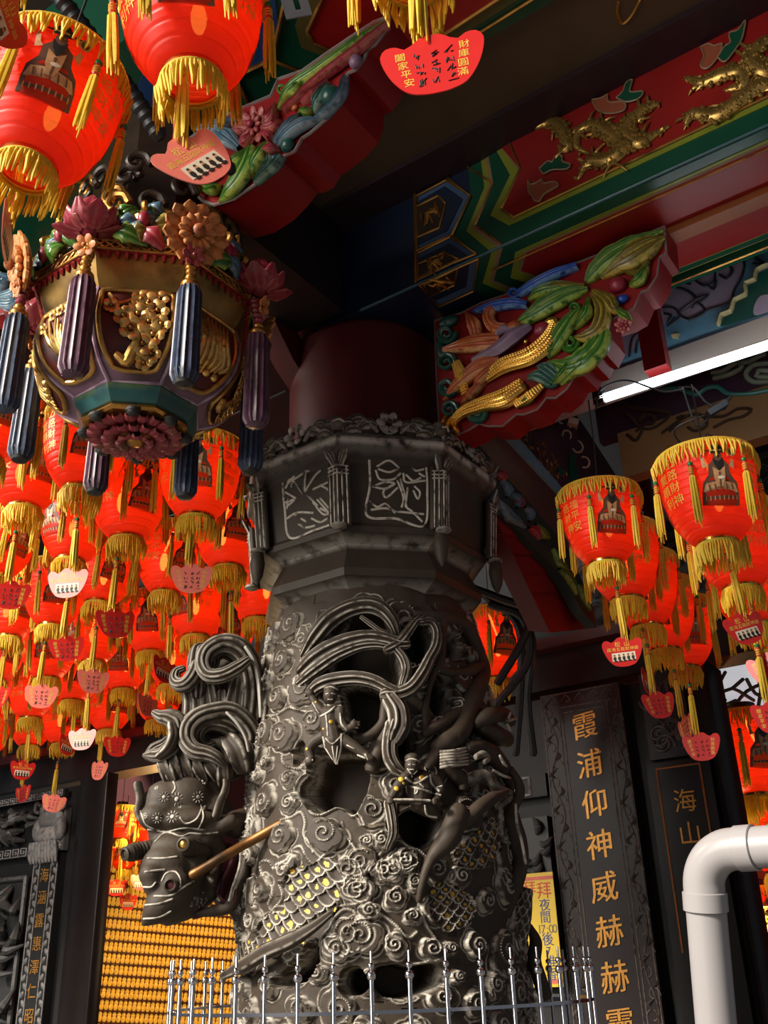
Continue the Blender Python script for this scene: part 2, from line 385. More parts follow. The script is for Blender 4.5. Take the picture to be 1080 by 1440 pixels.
CLD = [('k1', 290, 205, 120, 0, 1), ('k1', 225, 480, 100, .3, 1), ('k1', 185, 755, 95, -.2, 1), ('k1', 215, 1035, 130, .2, -1), ('k3', 110, 280, 60, 0, 1),
       ('k3', 270, 400, 70, 0, 1), ('k3', 215, 835, 125, .7, 1), ('k3', 535, 815, 145, .6, -1), ('k3', 885, 640, 120, .9, -1), ('k3', 845, 875, 58, 0, -1), ('k3', 950, 865, 72, 1, 1),
       ('k3', 790, 1030, 130, .4, 1), ('k5', 925, 120, 110, .9, -1), ('k5', 985, 290, 115, .1, 1), ('k5', 925, 600, 165, .6, 1), ('k5', 840, 720, 110, -.4, 1), ('k6', 30, 250, 115, .4, -1),
       ('k6', 45, 620, 150, 0, -1), ('k6', 300, 330, 88, 1, 1), ('k6', 435, 210, 62, 1.6, 1), ('k6', 420, 470, 66, 0, -1), ('k6', 290, 690, 95, 2, 1), ('k6', 570, 720, 100, .5, -1),
       ('k6', 110, 430, 80, 0, 1), ('k6', 210, 120, 90, .4, 1), ('k6', 360, 60, 90, .3, -1), ('k6', 760, 930, 52, 0, 1), ('k6', 705, 715, 48, 0, 1), ('k6', 640, 900, 60, 0, 1), ('k4', 160, 1000, 95, .3, 1), ('k4', 60, 1090, 90, 1.3, -1),
       ('k5', 560, 900, 90, .5, 1), ('k5', 700, 900, 80, 0, 1), ('k5', 330, 1000, 110, 0, -1), ('k5', 150, 1010, 100, 0, 1), ('k6', 120, 960, 110, .3, 1), ('k6', 380, 1010, 110, 0, 1), ('k6', 640, 1080, 120, .3, -1),
       ('k2', 620, 960, 40, 0, 1), ('k4', 640, 900, 70, .2, 1), ('k4', 740, 980, 70, .9, -1), ('k3', 330, 200, 50, 0, 1), ('k2', 430, 960, 70, 0, 1)]
for k, cx, cy, R, rot, fl in CLD:
    x, y = q(k, (cx, cy))[0]; a = uz(x, y); x2, y2 = x, y+R/KR[k][2]; b = uz(x2, y2)
    cloud(a[0], a[1], max(.02, abs(a[1]-b[1])), rot, fl)
fill()
for i in range(60):
    u = nrs.choice([-1, 1])*nrs.uniform(1.15, 1.75); cloud(u, nrs.uniform(1.32, 2.8), nrs.uniform(.045, .09), nrs.uniform(0, 6), nrs.choice([-1, 1]))
for i in range(16): cloud(nrs.uniform(-.9, .9), nrs.uniform(1.2, 1.42), nrs.uniform(.045, .07), nrs.uniform(0, 6))
for k, pts in [('k1', [(60, 400), (80, 480), (92, 620), (85, 800), (70, 950), (40, 1080)]), ('k3', [(40, 60), (10, 250), (0, 340)]),
               ('k3', [(160, 1070), (270, 1020), (290, 945), (350, 920), (390, 1000), (450, 1050), (540, 975), (620, 970), (660, 1050)]),
               ('k3', [(200, 720), (290, 690), (350, 660), (380, 740), (370, 830), (420, 900), (440, 960)]),
               ('k3', [(210, 180), (215, 290), (320, 330), (430, 290), (440, 330), (340, 400), (300, 490), (310, 570), (390, 580), (420, 660), (500, 680), (640, 620), (740, 690), (800, 610)]),
               ('k3', [(1000, 640), (980, 760), (1010, 840), (1000, 900), (940, 980)]), ('k3', [(690, 850), (730, 900), (770, 960)]), ('k3', [(800, 760), (880, 760), (960, 700), (980, 620)]),
               ('k5', [(360, 420), (425, 330), (385, 200), (375, 120), (470, 100), (520, 30)]), ('k5', [(470, 545), (440, 480), (360, 450), (320, 390), (350, 300), (330, 200), (270, 150), (260, 70), (320, 60), (360, 130)]),
               ('k5', [(800, 600), (815, 500), (880, 430), (960, 440), (1030, 540), (1080, 530)]), ('k5', [(850, 240), (980, 150), (1080, 70)]), ('k5', [(860, 400), (980, 390), (1080, 370)]),
               ('k4', [(0, 930), (100, 870), (180, 920), (250, 940), (310, 990)]), ('k4', [(120, 680), (200, 620), (330, 600)]), ('k6', [(470, 330), (520, 520), (600, 640)]), ('k6', [(440, 840), (540, 830), (650, 800)]),
               ('k6', [(200, 680), (240, 620), (330, 650)]), ('k6', [(120, 430), (220, 480), (320, 560), (400, 640), (460, 600)]), ('k1', [(110, 350), (200, 350), (330, 380), (350, 480), (320, 660)]),
               ('k1', [(100, 590), (180, 600), (260, 580)]), ('k1', [(80, 900), (170, 890), (260, 840), (380, 870)]), ('k1', [(280, 690), (255, 780), (300, 850), (390, 870)])]: groove(k, pts)
def scales(poly, r=.028, slope=0.):
    ins = inside(poly); best = np.full(H.shape, -1.); 
    I = np.where(ins); U = TT[I]*.43; Z = ZZ[I]+slope*U; hh = np.full(U.shape, .0); pp = np.zeros(U.shape); gg = np.zeros(U.shape); done = np.zeros(U.shape, bool)
    for back in (2, 1, 0):
        j = np.floor(Z/(r*.85)).astype(int)+back; cz = (j+.0)*r*.85; off = (j % 2)*r*.95; cx = np.round((U-off)/(r*1.9))*r*1.9+off
        d = np.hypot((U-cx), (Z-cz)*.9)/r; m = (d < 1)&(Z <= cz+r*.2)&~done
        rn = np.modf(np.abs(np.sin(cx*391.7+cz*177.3)*4373.1))[0]
        hh[m] = .012+.009*(d[m])**2; pp[m] = np.clip((d[m]-.80)/.12, 0, 1)*np.clip((1.02-d[m])/.08, 0, 1)
        gg[m] = np.where(rn[m] > .3, np.clip(.78-1.0*np.hypot((U-cx)[m]/r, ((Z-cz)[m]/r+.45)), 0, 1), 0); done |= m
    H[I] = hh-.004; PT[I] = pp; GT[I] = gg
scales(polyof('k5', [(455, 250), (500, 130), (620, 85), (850, 60), (850, 400), (700, 520), (450, 690), (270, 660), (310, 480), (440, 430)]), .030, .35)
scales(polyof('k5', [(60, 700), (240, 640), (300, 660), (250, 760), (60, 860)]), .028, .35)
scales(polyof('k5', [(420, 800), (640, 640), (700, 700), (690, 900), (560, 960)]), .028, .35)
scales(polyof('k6', [(540, 330), (620, 210), (800, 290), (880, 480), (700, 600), (560, 480)]), .021, -.2)
scales(polyof('k4', [(500, 960), (640, 860), (800, 720), (860, 900), (760, 1080), (560, 1080)]), .026, -.3)
HOLES = [polyof('k1', [(540, 560), (560, 410), (640, 250), (760, 140), (900, 110), (1020, 200), (1080, 330), (1090, 560), (1060, 690), (900, 620), (760, 580), (640, 600)]),
         polyof('k1', [(640, 690), (760, 670), (900, 690), (975, 740), (960, 950), (880, 1050), (780, 1060), (690, 900)]),
         polyof('k3', [(410, 400), (460, 260), (560, 230), (700, 220), (830, 230), (860, 330), (840, 480), (800, 590), (740, 670), (620, 610), (540, 640), (440, 650), (360, 560), (350, 470)]),
         polyof('k3', [(310, 170), (350, 130), (390, 260), (340, 290), (290, 290)]),
         oval('k2', 270, 330, 100, 170), oval('k2', 525, 390, 65, 125), oval('k2', 440, 740, 95, 170), oval('k2', 80, 560, 70, 110),
         polyof('k4', [(100, 720), (180, 640), (320, 610), (480, 630), (440, 800), (350, 900), (250, 920), (140, 830)]), polyof('k4', [(90, 60), (190, 40), (230, 160), (150, 260), (90, 230)]),
         polyof('k5', [(540, 820), (640, 690), (690, 720), (680, 860), (600, 960), (430, 1010), (380, 960)]), polyof('k6', [(150, 860), (320, 840), (440, 860), (660, 840), (650, 1000), (400, 1100), (180, 1080), (100, 960)]),
         polyof('k5', [(880, 900), (960, 870), (1020, 900), (1080, 1000), (980, 1080), (900, 1060), (860, 990)])]
hole = np.zeros(H.shape, bool)
for p in HOLES: hole |= inside(p)
hs2 = hole.astype(float)
for _ in range(3): hs2 = (hs2+np.roll(hs2, 1, 0)+np.roll(hs2, -1, 0)+np.roll(hs2, 1, 1)+np.roll(hs2, -1, 1))/5
rimp = np.clip(1-np.abs(hs2-.35)*4, 0, 1)*.8
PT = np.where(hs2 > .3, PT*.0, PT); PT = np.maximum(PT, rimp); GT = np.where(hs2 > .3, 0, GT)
RAD = (RBZ+H)*(1-hs2)+(np.minimum(.285, RBZ-.02)+.010*np.sin(TT*60)*0)*hs2
G = np.stack([AX+RAD*np.sin(TT), AY-RAD*np.cos(TT), ZZ], -1)
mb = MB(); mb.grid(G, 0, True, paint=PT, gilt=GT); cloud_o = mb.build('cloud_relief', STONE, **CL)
# ---------------- ribbons, limbs and swags that stand free of the drum
def limb(mb, k, pts, off=.03, step=None, seg=12, **kw):
    s = KR[k][2]; P = []; r = []
    for p in pts:
        x, y = KR[k][0]+p[0]/s, KR[k][1]+p[1]/s; o = p[3] if len(p) > 3 else off
        c = cyl(x, y, o); P.append(c); r.append(p[2]/s*(c-CAM)@FW/F)
    mb.tube(P, r, seg, step=step or .008, **kw)
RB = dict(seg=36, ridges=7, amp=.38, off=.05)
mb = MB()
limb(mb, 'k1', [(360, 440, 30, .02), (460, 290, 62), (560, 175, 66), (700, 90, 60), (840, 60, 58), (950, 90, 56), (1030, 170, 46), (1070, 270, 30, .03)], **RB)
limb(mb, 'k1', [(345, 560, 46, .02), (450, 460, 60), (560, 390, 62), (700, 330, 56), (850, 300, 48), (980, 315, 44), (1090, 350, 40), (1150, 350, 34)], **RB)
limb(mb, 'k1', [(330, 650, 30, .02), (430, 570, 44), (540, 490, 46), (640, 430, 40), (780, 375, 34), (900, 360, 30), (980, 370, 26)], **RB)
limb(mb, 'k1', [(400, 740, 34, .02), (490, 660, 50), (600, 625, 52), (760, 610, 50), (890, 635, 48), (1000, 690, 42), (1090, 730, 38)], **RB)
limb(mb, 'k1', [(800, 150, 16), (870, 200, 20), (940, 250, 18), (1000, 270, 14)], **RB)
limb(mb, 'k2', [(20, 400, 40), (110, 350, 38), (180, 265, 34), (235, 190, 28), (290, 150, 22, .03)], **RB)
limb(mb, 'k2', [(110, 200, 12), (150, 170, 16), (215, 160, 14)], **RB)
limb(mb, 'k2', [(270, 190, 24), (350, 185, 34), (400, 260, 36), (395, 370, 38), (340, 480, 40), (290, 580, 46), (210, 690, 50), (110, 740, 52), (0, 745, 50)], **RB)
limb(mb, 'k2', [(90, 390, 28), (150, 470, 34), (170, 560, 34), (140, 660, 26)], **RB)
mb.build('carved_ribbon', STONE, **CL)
mb = MB()
limb(mb, 'k2', [(40, 760, 60), (100, 860, 76), (110, 980, 78), (70, 1080, 66)], **RB)
limb(mb, 'k4', [(75, 0, 64), (45, 120, 56), (45, 230, 54), (90, 320, 50), (160, 370, 30)], **RB)
limb(mb, 'k3', [(1010, 590, 40, .03), (1030, 700, 40, .03), (1040, 820, 36, .03), (1000, 930, 26, .02)], **RB)
mb.build('carved_drapery', STONE, **CL)
mb = MB(); LB = dict(off=.02, seg=14)
limb(mb, 'k2', [(240, 130, 34), (340, 150, 48), (450, 160, 52), (590, 195, 56), (665, 300, 58), (715, 440, 62), (740, 560, 72), (700, 700, 78), (640, 850, 82), (575, 1000, 84), (520, 1080, 84)], **LB)
limb(mb, 'k2', [(440, 180, 46), (440, 300, 36), (430, 420, 40), (410, 520, 46)], **LB)
limb(mb, 'k2', [(400, 530, 40), (480, 565, 34), (560, 570, 34), (640, 560, 50), (720, 520, 50)], ridges=0, **LB)
limb(mb, 'k2', [(380, 560, 30), (335, 700, 28), (312, 850, 30), (300, 1000, 36)], **LB)
limb(mb, 'k2', [(300, 1030, 40), (420, 970, 44), (520, 900, 44), (600, 860, 40)], **LB)
limb(mb, 'k1', [(1000, 720, 40, .03), (975, 860, 36), (960, 960, 40), (860, 1060, 44), (760, 1075, 40)], **LB)
limb(mb, 'k3', [(880, 330, 60), (910, 250, 50), (960, 120, 46), (1000, 20, 40)], **LB)
limb(mb, 'k4', [(400, 170, 60), (470, 130, 80), (560, 60, 84), (600, -20, 84)], **LB)
limb(mb, 'k4', [(330, 320, 40), (380, 240, 52), (430, 180, 50)], **LB)
for i in range(6): limb(mb, 'k4', [(430, 200+i*24, 12, .05), (520, 195+i*22, 13, .06), (640, 165+i*26, 8, .04)], seg=8, paint=.7)
limb(mb, 'k4', [(470, 330, 40), (540, 370, 60), (600, 430, 56), (600, 480, 40)], **LB)
limb(mb, 'k4', [(560, 660, 90, .06), (500, 840, 88, .06), (430, 930, 70, .05), (360, 1010, 44, .04), (330, 1080, 34, .03)], **LB)
limb(mb, 'k4', [(520, 800, 60, .06), (640, 700, 58, .07), (730, 620, 56, .08), (830, 550, 48, .08), (950, 500, 8, .08)], **LB)
limb(mb, 'k6', [(600, 0, 46, .04), (540, 120, 36, .04), (500, 260, 30, .03), (480, 360, 24, .02)], **LB)
mb.build('carved_limb', STONE, **CL); mb = MB()
limb(mb, 'k5', [(-30, 930, 30, .05), (120, 850, 52, .06), (300, 740, 58, .06), (480, 660, 58, .06), (650, 560, 40, .05), (780, 460, 26, .03)], ridges=5, amp=.15, seg=24, off=.05)
mb.build('carved_stem', STONE, **CL)
mb = MB()   # the second, smaller dragon at the right
limb(mb, 'k4', [(640, 170, 50), (720, 170, 66), (820, 220, 72), (900, 320, 66), (950, 430, 46), (960, 520, 26)], off=.04)
limb(mb, 'k4', [(700, 240, 24, .09), (750, 220, 30, .09), (790, 250, 26, .09), (760, 280, 18, .1)], paint=.3)
limb(mb, 'k4', [(640, 420, 50, .03), (740, 370, 40, .05), (800, 400, 34, .06), (840, 460, 30, .06), (960, 520, 26, .05), (940, 570, 22, .05), (870, 620, 20, .04)], paint=.25)
limb(mb, 'k2', [(700, 960, 40, .05), (800, 900, 66, .07), (900, 890, 60, .06), (960, 940, 46, .05)])
limb(mb, 'k2', [(740, 980, 50, .05), (850, 1040, 70, .05), (930, 1080, 60, .04)])
for a in ((930, 940, 1000, 920), (930, 960, 960, 1010), (940, 930, 960, 880)): limb(mb, 'k2', [(a[0], a[1], 12, .1), (a[2], a[3], 10, .1)], seg=8, paint=.7)
limb(mb, 'k4', [(830, 340, 10, .1), (900, 380, 12, .1), (960, 400, 9, .09)], paint=.8, seg=8); limb(mb, 'k4', [(880, 230, 10, .1), (910, 290, 12, .1), (930, 310, 8, .09)], paint=.8, seg=8)
mb.build('small_dragon_head', STONE, **CL)
mb = MB()   # free-hanging stems and scaly tail at the right edge
def free(mb, k, pts, Y, **kw):
    s = KR[k][2]; P = []; r = []
    for p in pts:
        c = pY(KR[k][0]+p[0]/s, KR[k][1]+p[1]/s, p[3] if len(p) > 3 else Y); P.append(c); r.append(p[2]/s*(c-CAM)@FW/F)
    mb.tube(P, r, kw.pop('seg', 14), step=kw.pop('step', .008), **kw)
free(mb, 'k4', [(960, 330, 26), (1020, 430, 34), (1030, 520, 40), (985, 610, 46), (955, 720, 50), (985, 860, 50), (1020, 1000, 48), (1035, 1080, 46)], 3.42)
free(mb, 'k14', [(450, -60, 46), (500, 110, 48), (500, 250, 52), (455, 390, 62), (400, 540, 60), (360, 700, 50), (330, 830, 46)], 3.42)
free(mb, 'k4', [(1000, 600, 10), (1010, 740, 12), (1050, 900, 12), (1075, 1050, 12)], 3.37, paint=.7, seg=8)
free(mb, 'k14', [(300, 60, 40), (350, 200, 50), (380, 330, 56), (300, 420, 50), (220, 480, 46), (200, 620, 50), (230, 760, 50)], 3.55)
free(mb, 'k14', [(330, 0, 44), (360, 140, 40), (420, 280, 40), (440, 380, 40)], 3.55)
free(mb, 'k14', [(210, 200, 46), (190, 330, 60), (200, 440, 56), (150, 600, 50), (160, 760, 60), (200, 880, 70)], 3.5)
free(mb, 'k14', [(560, 640, 20), (600, 740, 40), (590, 860, 46), (620, 960, 46), (660, 1080, 46)], 3.5)
free(mb, 'k14', [(360, 800, 50), (350, 900, 60), (420, 1000, 60), (520, 1060, 50)], 3.42)
mb.build('free_stem', STONE, **CL)
mb = MB()
P = [pY(*q('k14', p)[0][:2], 3.44) for p in [(540, 400), (510, 560), (480, 700), (450, 840), (480, 1000), (540, 1150)]]
Pc, rc = catmull(np.array(P), np.array([34, 58, 62, 60, 58, 60])/4.5*.00236, .0035); Tn = np.gradient(Pc, axis=0); Tn /= np.linalg.norm(Tn, axis=1)[:, None]
an = np.linspace(0, 2*np.pi, 60, endpoint=False); rows = []; pr = []; gr = []
for i in range(len(Pc)):
    u = np.cross(Tn[i], [0, 1., 0]); u /= np.linalg.norm(u); w = np.cross(Tn[i], u)
    s = i*.0035; j = math.floor(s/.022); fr = s/.022-j; xx = ((an*8/(2*np.pi)+.5*(j % 2)) % 1)-.5; d = np.hypot(xx*2, fr)
    hgt = np.where(d < 1, .005*d, .001); pr.append(np.clip((d-.78)/.1, 0, 1)*np.clip((1.05-d)/.1, 0, 1)*.9); gr.append(np.where((d < .5), .25, 0.))
    rows.append(Pc[i]+np.cos(an)[:, None]*u*(rc[i]+hgt)[:, None]+np.sin(an)[:, None]*w*(rc[i]+hgt)[:, None])
mb.grid(np.stack(rows), 0, True, paint=np.stack(pr), gilt=np.stack(gr)); mb.build('scaly_tail', STONE, **CL)
# ---------------- the great dragon head on the left
HY = 3.40
def hp(x, y, dy=0.): 
    p = q('k8', (x, y))[0]; return pY(p[0], p[1], HY+dy)
u8 = .00050
mb = MB()
def hb(x, y, rx, ry, dy=0, rz=None):  # blob: axes follow the picture plane
    mb.ell(hp(x, y, dy), (rx*u8, (rz or (rx+ry)/2)*u8, ry*u8), None, 0, 18, 12)
def hto(pts, **k): mb.tube([hp(p[0], p[1], p[3] if len(p) > 3 else 0) for p in pts], [p[2]*u8 for p in pts], 14, step=.01, **k)
hb(300, 330, 170, 160, .02, 130); hb(430, 290, 190, 170, .03, 140); hb(560, 260, 150, 200, .07, 120); hb(240, 420, 130, 90, -.01, 110)
hb(610, 380, 120, 140, .06); hb(420, 440, 230, 75, -.01, 110)
hto([(215, 545, 52), (330, 520, 58), (470, 535, 60), (600, 505, 58), (740, 440, 50)])
hto([(740, 470, 95, .05), (860, 430, 80, .1), (1010, 450, 75, .12)])
hb(360, 640, 190, 110, -.02, 130); hb(300, 740, 175, 130, -.05, 130); hb(450, 760, 130, 130, -.02, 120)
hb(205, 800, 85, 75, -.09, 90); hb(215, 870, 70, 60, -.09, 80); hb(350, 860, 110, 90, -.09, 70)
hto([(430, 850, 130, -.02), (330, 950, 140, -.06), (250, 1020, 110, -.08), (185, 1085, 60, -.08), (140, 1135, 10, -.08)])
hto([(300, 1010, 120, -.05), (430, 990, 100, -.03), (520, 950, 90, 0), (600, 930, 50, 0)])
hto([(560, 560, 90, .02), (640, 640, 60, .05), (600, 760, 60, .03), (590, 850, 50, .0)])
V, Fs, bh = remesh(mb, .0075, 5)
mb = MB(); mb.add(V, Fs)
for pts in ([(225, 580), (300, 520), (400, 545), (460, 525), (540, 530), (640, 520)], [(180, 500), (300, 515), (420, 490), (560, 505)], [(330, 150), (360, 220), (340, 260)], [(180, 690), (280, 690), (370, 680)],
            [(160, 780), (240, 770), (290, 765)], [(150, 880), (200, 880), (230, 850)], [(220, 940), (330, 935), (400, 890), (480, 840)], [(150, 1000), (250, 990), (340, 960)], [(150, 1090), (250, 1080), (330, 1040)],
            [(270, 840), (300, 790), (360, 780), (395, 830), (390, 880)], [(530, 340), (545, 420), (510, 500)], [(390, 420), (430, 460), (500, 430), (540, 350)], [(700, 180), (680, 230)], [(130, 380), (170, 470), (260, 510)]):
    pline(mb, bh, 'k8', pts, 6.5, paint=.8)
for (x, y, r) in [(285, 285, 24), (370, 300, 30), (510, 285, 26), (540, 180, 20), (240, 425, 24), (340, 415, 28), (160, 410, 14), (235, 225, 10), (390, 350, 7)]:
    px, py = q('k8', (x, y))[0]; h, n = hit(bh, px, py)
    if h is None: continue
    B = basis(n)
    mb.ell(h, (r*.55*u8, r*.55*u8, 6*u8), B, 0, 10, 5, paint=.9)
    for a in np.linspace(0, 2*math.pi, 10, endpoint=False):
        mb.tube([h+(B[0]*math.cos(a)+B[1]*math.sin(a))*r*u8*.9, h+(B[0]*math.cos(a)+B[1]*math.sin(a))*r*u8*1.45], 3.2*u8, 5, paint=.8, smooth=False)
for i in range(22):
    x, y = 500+nrs.randn()*32, 975+nrs.randn()*28; px, py = q('k8', (x, y))[0]; h, n = hit(bh, px, py)
    if h is not None: mb.ell(h, 9*u8, None, 0, 6, 4, paint=.35)
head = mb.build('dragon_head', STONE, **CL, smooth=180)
HL = dict(parent=head, local=A0)
def stub(pts, r, pupil, name):
    m = MB(); P = np.array([hp(*p) for p in pts]); Pc, _ = catmull(P, np.ones(len(P)), .004)
    rr = [r*u8*(1+.05*math.sin(i*1.7)) for i in range(len(Pc))]; m.tube(Pc, rr, 20, smooth=False); e = m.build(name, STONE, **HL)
    m = MB(); d = Pc[-1]-Pc[-3]; d /= np.linalg.norm(d); B = basis(d)
    m.lathe([(r*u8*.75, 0), (r*u8*.8, .006), (r*u8*.55, .009), (r*u8*.5, .004)], Pc[-1]+d*r*u8*.55, B, 18, 0); m.build('eye_ring', STONEP, parent=e, local=A0)
    if pupil: m = MB(); m.ell(Pc[-1]+d*r*u8*.62, (r*u8*.48, r*u8*.48, r*u8*.3), B, 0, 12, 7); tag(m.build('gilded_pupil', GOLD, parent=e, local=A0), 'gilded pupil')
stub([(330, 600, .02), (230, 620, -.02), (130, 640, -.05), (60, 655, -.08)], 56, False, 'eye')
stub([(560, 660, .04), (500, 635, -.03), (430, 605, -.1)], 58, True, 'eye')
m = MB(); h, n = hit(bh, *q('k8', (330, 868))[0]); B = basis(n)
m.lathe([(40*u8, -.003), (46*u8, .008), (34*u8, .012), (22*u8, .002), (16*u8, -.008)], h, B, 16); m.build('nostril', STONE, **HL)
m = MB(); m.ell(h+n*.001, (24*u8, 20*u8, 4*u8), B, 0, 10, 5); tag(m.build('nostril_pit', MOUTH, **HL), 'maroon nostril pit')
m = MB(); m.tube([hp(470, 800, -.11), hp(660, 690, -.11), hp(860, 575, -.09), hp(1075, 455, -.12)], [30*u8, 31*u8, 31*u8, 33*u8], 12, step=.02); tag(m.build('gilded_whisker', mat('worn_gilding', (.20, .085, .022), rough=.45, metal=.7, noise=.6, ns=18, dirt=(.04, .025, .015)), **HL), 'gilded straight whisker rod')
m = MB(); mb = m
m.tube([hp(830, 600, .04), hp(830, 700, .02), hp(800, 820, 0), hp(760, 930, -.01), hp(720, 1010, -.02), hp(600, 1040, -.03), hp(500, 1060, -.04)], np.array([26, 34, 40, 40, 40, 34, 16])*u8, 14, step=.01, paint=.0)
m.tube([hp(790, 620, 0), hp(785, 740, -.03), hp(740, 880, -.04), hp(715, 970, -.05)], np.array([8, 10, 10, 8])*u8, 8, paint=.6); m.build('lower_jaw', STONE, **HL)
m = MB(); m.ell(hp(690, 800, .09), (120*u8, .05, 210*u8), None, 0, 16, 10); m.tube([hp(770, 610, .08), hp(740, 720, .07), hp(690, 840, .06), hp(660, 940, .05)], np.array([40, 70, 80, 60])*u8, 14, flat=.5); m.tube([hp(480, 1085, -.05), hp(560, 1060, -.03), hp(680, 1030, -.03), hp(745, 980, -.03), hp(760, 900, -.03)], np.array([10, 14, 16, 15, 10])*u8, 8); tag(m.build('mouth', MOUTH, **HL), 'dark maroon open mouth')
for (x, y, x2, y2, r) in [(580, 820, 620, 870, 22), (640, 960, 660, 985, 14), (600, 790, 650, 720, 16)]:
    m = MB(); m.tube([hp(x, y, -.03), hp((x+x2)/2+6, (y+y2)/2, -.04), hp(x2, y2, -.03)], np.array([r, r*.8, r*.3])*u8, 10); m.build('fang', STONEP, **HL)
m = MB()
for pts in ([(110, 200, 30), (130, 300, 34), (120, 400, 30), (200, 490, 26), (240, 520, 14)], [(690, 240, 24), (650, 330, 30), (620, 420, 30), (560, 420, 20)], [(560, 350, 14), (530, 440, 20), (540, 500, 16)], [(690, 170, 20), (690, 230, 26), (640, 340, 20)]):
    m = MB(); m.tube([hp(p[0], p[1], -.02) for p in pts], [p[2]*u8 for p in pts], 12, ridges=3, amp=.2, step=.008); m.build('ear', STONE, **HL)

# mane: two tiers of rolling curls over ridged locks
mb = MB(); u7 = .00048
def mp(x, y, dy): 
    p = q('k7', (x, y))[0]; return pY(p[0], p[1], HY+dy)
def lock(pts, dy=0., ridges=9, amp=.26, **k): mb.tube([mp(p[0], p[1], p[3] if len(p) > 3 else dy) for p in pts], [p[2]*u7*1.28 for p in pts], 54, step=.007, ridges=ridges, amp=amp, **k)
lock([(930, 700, 60, .06), (950, 520, 66, .05), (935, 360, 66, .04), (880, 220, 66, .02), (790, 150, 62, 0), (690, 150, 58, -.01), (600, 210, 52, -.02), (575, 300, 46, -.03), (620, 375, 42, -.04), (720, 375, 40, -.05), (830, 320, 38, -.05), (910, 262, 28, -.05)])
lock([(800, 210, 46, .05), (720, 190, 44, .05), (660, 230, 40, .04), (650, 300, 30, .03)])
lock([(520, 520, 44, .03), (520, 400, 50, .02), (525, 280, 54, .01), (540, 190, 46, .02), (590, 175, 30, .03)])
lock([(530, 300, 44, 0), (500, 380, 46, -.01), (450, 440, 44, -.01), (390, 450, 38, 0), (355, 410, 32, .02), (370, 350, 26, .03), (420, 325, 20, .03)])
for (a, b, c2) in [((470, 760), (480, 600), (460, 480)), ((540, 740), (540, 600), (520, 440)), ((610, 720), (610, 600), (580, 400)), ((690, 720), (660, 600), (620, 420)), ((770, 720), (790, 580), (830, 420)), ((840, 720), (850, 560), (880, 360)), ((900, 740), (910, 580), (925, 380)), ((720, 720), (720, 640), (720, 520))]:
    lock([(*a, 50, .06), (*b, 48, .05), (*c2, 40, .05)], ridges=6)
lock([(900, 960, 50, .05), (930, 830, 60, .04), (860, 720, 62, .02), (760, 660, 60, .0), (640, 670, 60, -.02), (530, 710, 60, -.03), (460, 790, 54, -.04), (455, 880, 50, -.05), (510, 950, 46, -.06), (600, 970, 40, -.06), (670, 1000, 34, -.06), (740, 1060, 18, -.05)])
lock([(790, 780, 50, .02), (720, 745, 46, .0), (620, 740, 42, -.01), (545, 790, 36, -.02), (530, 870, 30, -.02), (580, 920, 26, -.02), (650, 900, 20, 0)])
lock([(870, 1060, 70, .02), (840, 960, 80, .01), (790, 890, 70, .02)], ridges=6)
lock([(200, 660, 20, .0), (260, 690, 36, -.01), (320, 700, 48, -.02), (380, 745, 56, -.02), (385, 840, 56, -.02), (340, 930, 50, -.02), (260, 985, 44, -.02), (180, 985, 34, 0), (120, 985, 12, 0)])
lock([(330, 760, 30, -.05), (340, 840, 34, -.06), (300, 930, 30, -.06), (230, 990, 20, -.05)], ridges=3)
lock([(140, 1000, 20, .02), (200, 940, 34, .03), (270, 900, 30, .03), (300, 860, 20, .03)])
for (a, b) in [((260, 980), (330, 1200)), ((350, 960), (410, 1180)), ((420, 950), (490, 1160)), ((500, 980), (580, 1150)), ((600, 1000), (680, 1140)), ((330, 1050), (360, 1180)), ((720, 1060), (720, 1180))]:
    lock([(*a, 40, .0), ((a[0]+b[0])/2+6, (a[1]+b[1])/2, 50, -.01), (*b, 36, .02)], ridges=6)
mb.build('dragon_mane', STONE, **CL)
mb = MB()
for pts in ([(890, 160, 22, -.04), (950, 260, 26, -.03), (985, 400, 26, -.02), (1000, 560, 24, -.02), (1005, 690, 20, -.01)], [(750, 660, 20, -.07), (830, 740, 26, -.07), (890, 840, 26, -.06), (915, 950, 20, -.04)]):
    mb.tube([mp(p[0], p[1], p[3]) for p in pts], [p[2]*u7 for p in pts], 12, step=.01, flat=.5)
tag(mb.build('pale_mane_edge', mat('pale_painted_stone', (.36, .33, .29), rough=.6, noise=.35, ns=30), **CL), 'pale painted edge of the mane')
mb = MB()   # hidden side of the neck joining head to drum, and beard locks below
mb.tube([mp(900, 1000, .12), mp(960, 800, .14), mp(980, 500, .16), mp(990, 300, .16)], np.array([150, 130, 110, 80])*u7, 14); mb.ell(mp(730, 470, .13), (260*u7, .05, 260*u7), None, 0, 20, 12); mb.ell(mp(700, 960, .13), (280*u7, .06, 230*u7), None, 0, 20, 12); mb.ell(hp(900, 760, .16), (130*u8, .05, 360*u8), None, 0, 18, 12); mb.ell(mp(880, 650, .13), (170*u7, .05, 300*u7), None, 0, 20, 12); mb.build('dragon_neck', STONE, **CL); mb = MB()
for pts in ([(900, 620, 40), (880, 760, 60), (840, 900, 44), (860, 1010, 60)], [(820, 980, 50), (880, 1080, 60), (980, 1160, 50)], [(740, 1000, 40), (800, 1090, 50), (880, 1190, 44)], [(870, 930, 40), (950, 1000, 40), (1010, 1110, 40)], [(930, 560, 40), (910, 700, 40), (880, 830, 30)], [(960, 760, 30), (950, 860, 40), (990, 960, 40)]):
    mb.tube([hp(p[0], p[1], .08) for p in pts], [p[2]*u8 for p in pts], 24, ridges=4, amp=.3, step=.008)
mb.build('dragon_beard', STONE, **CL)
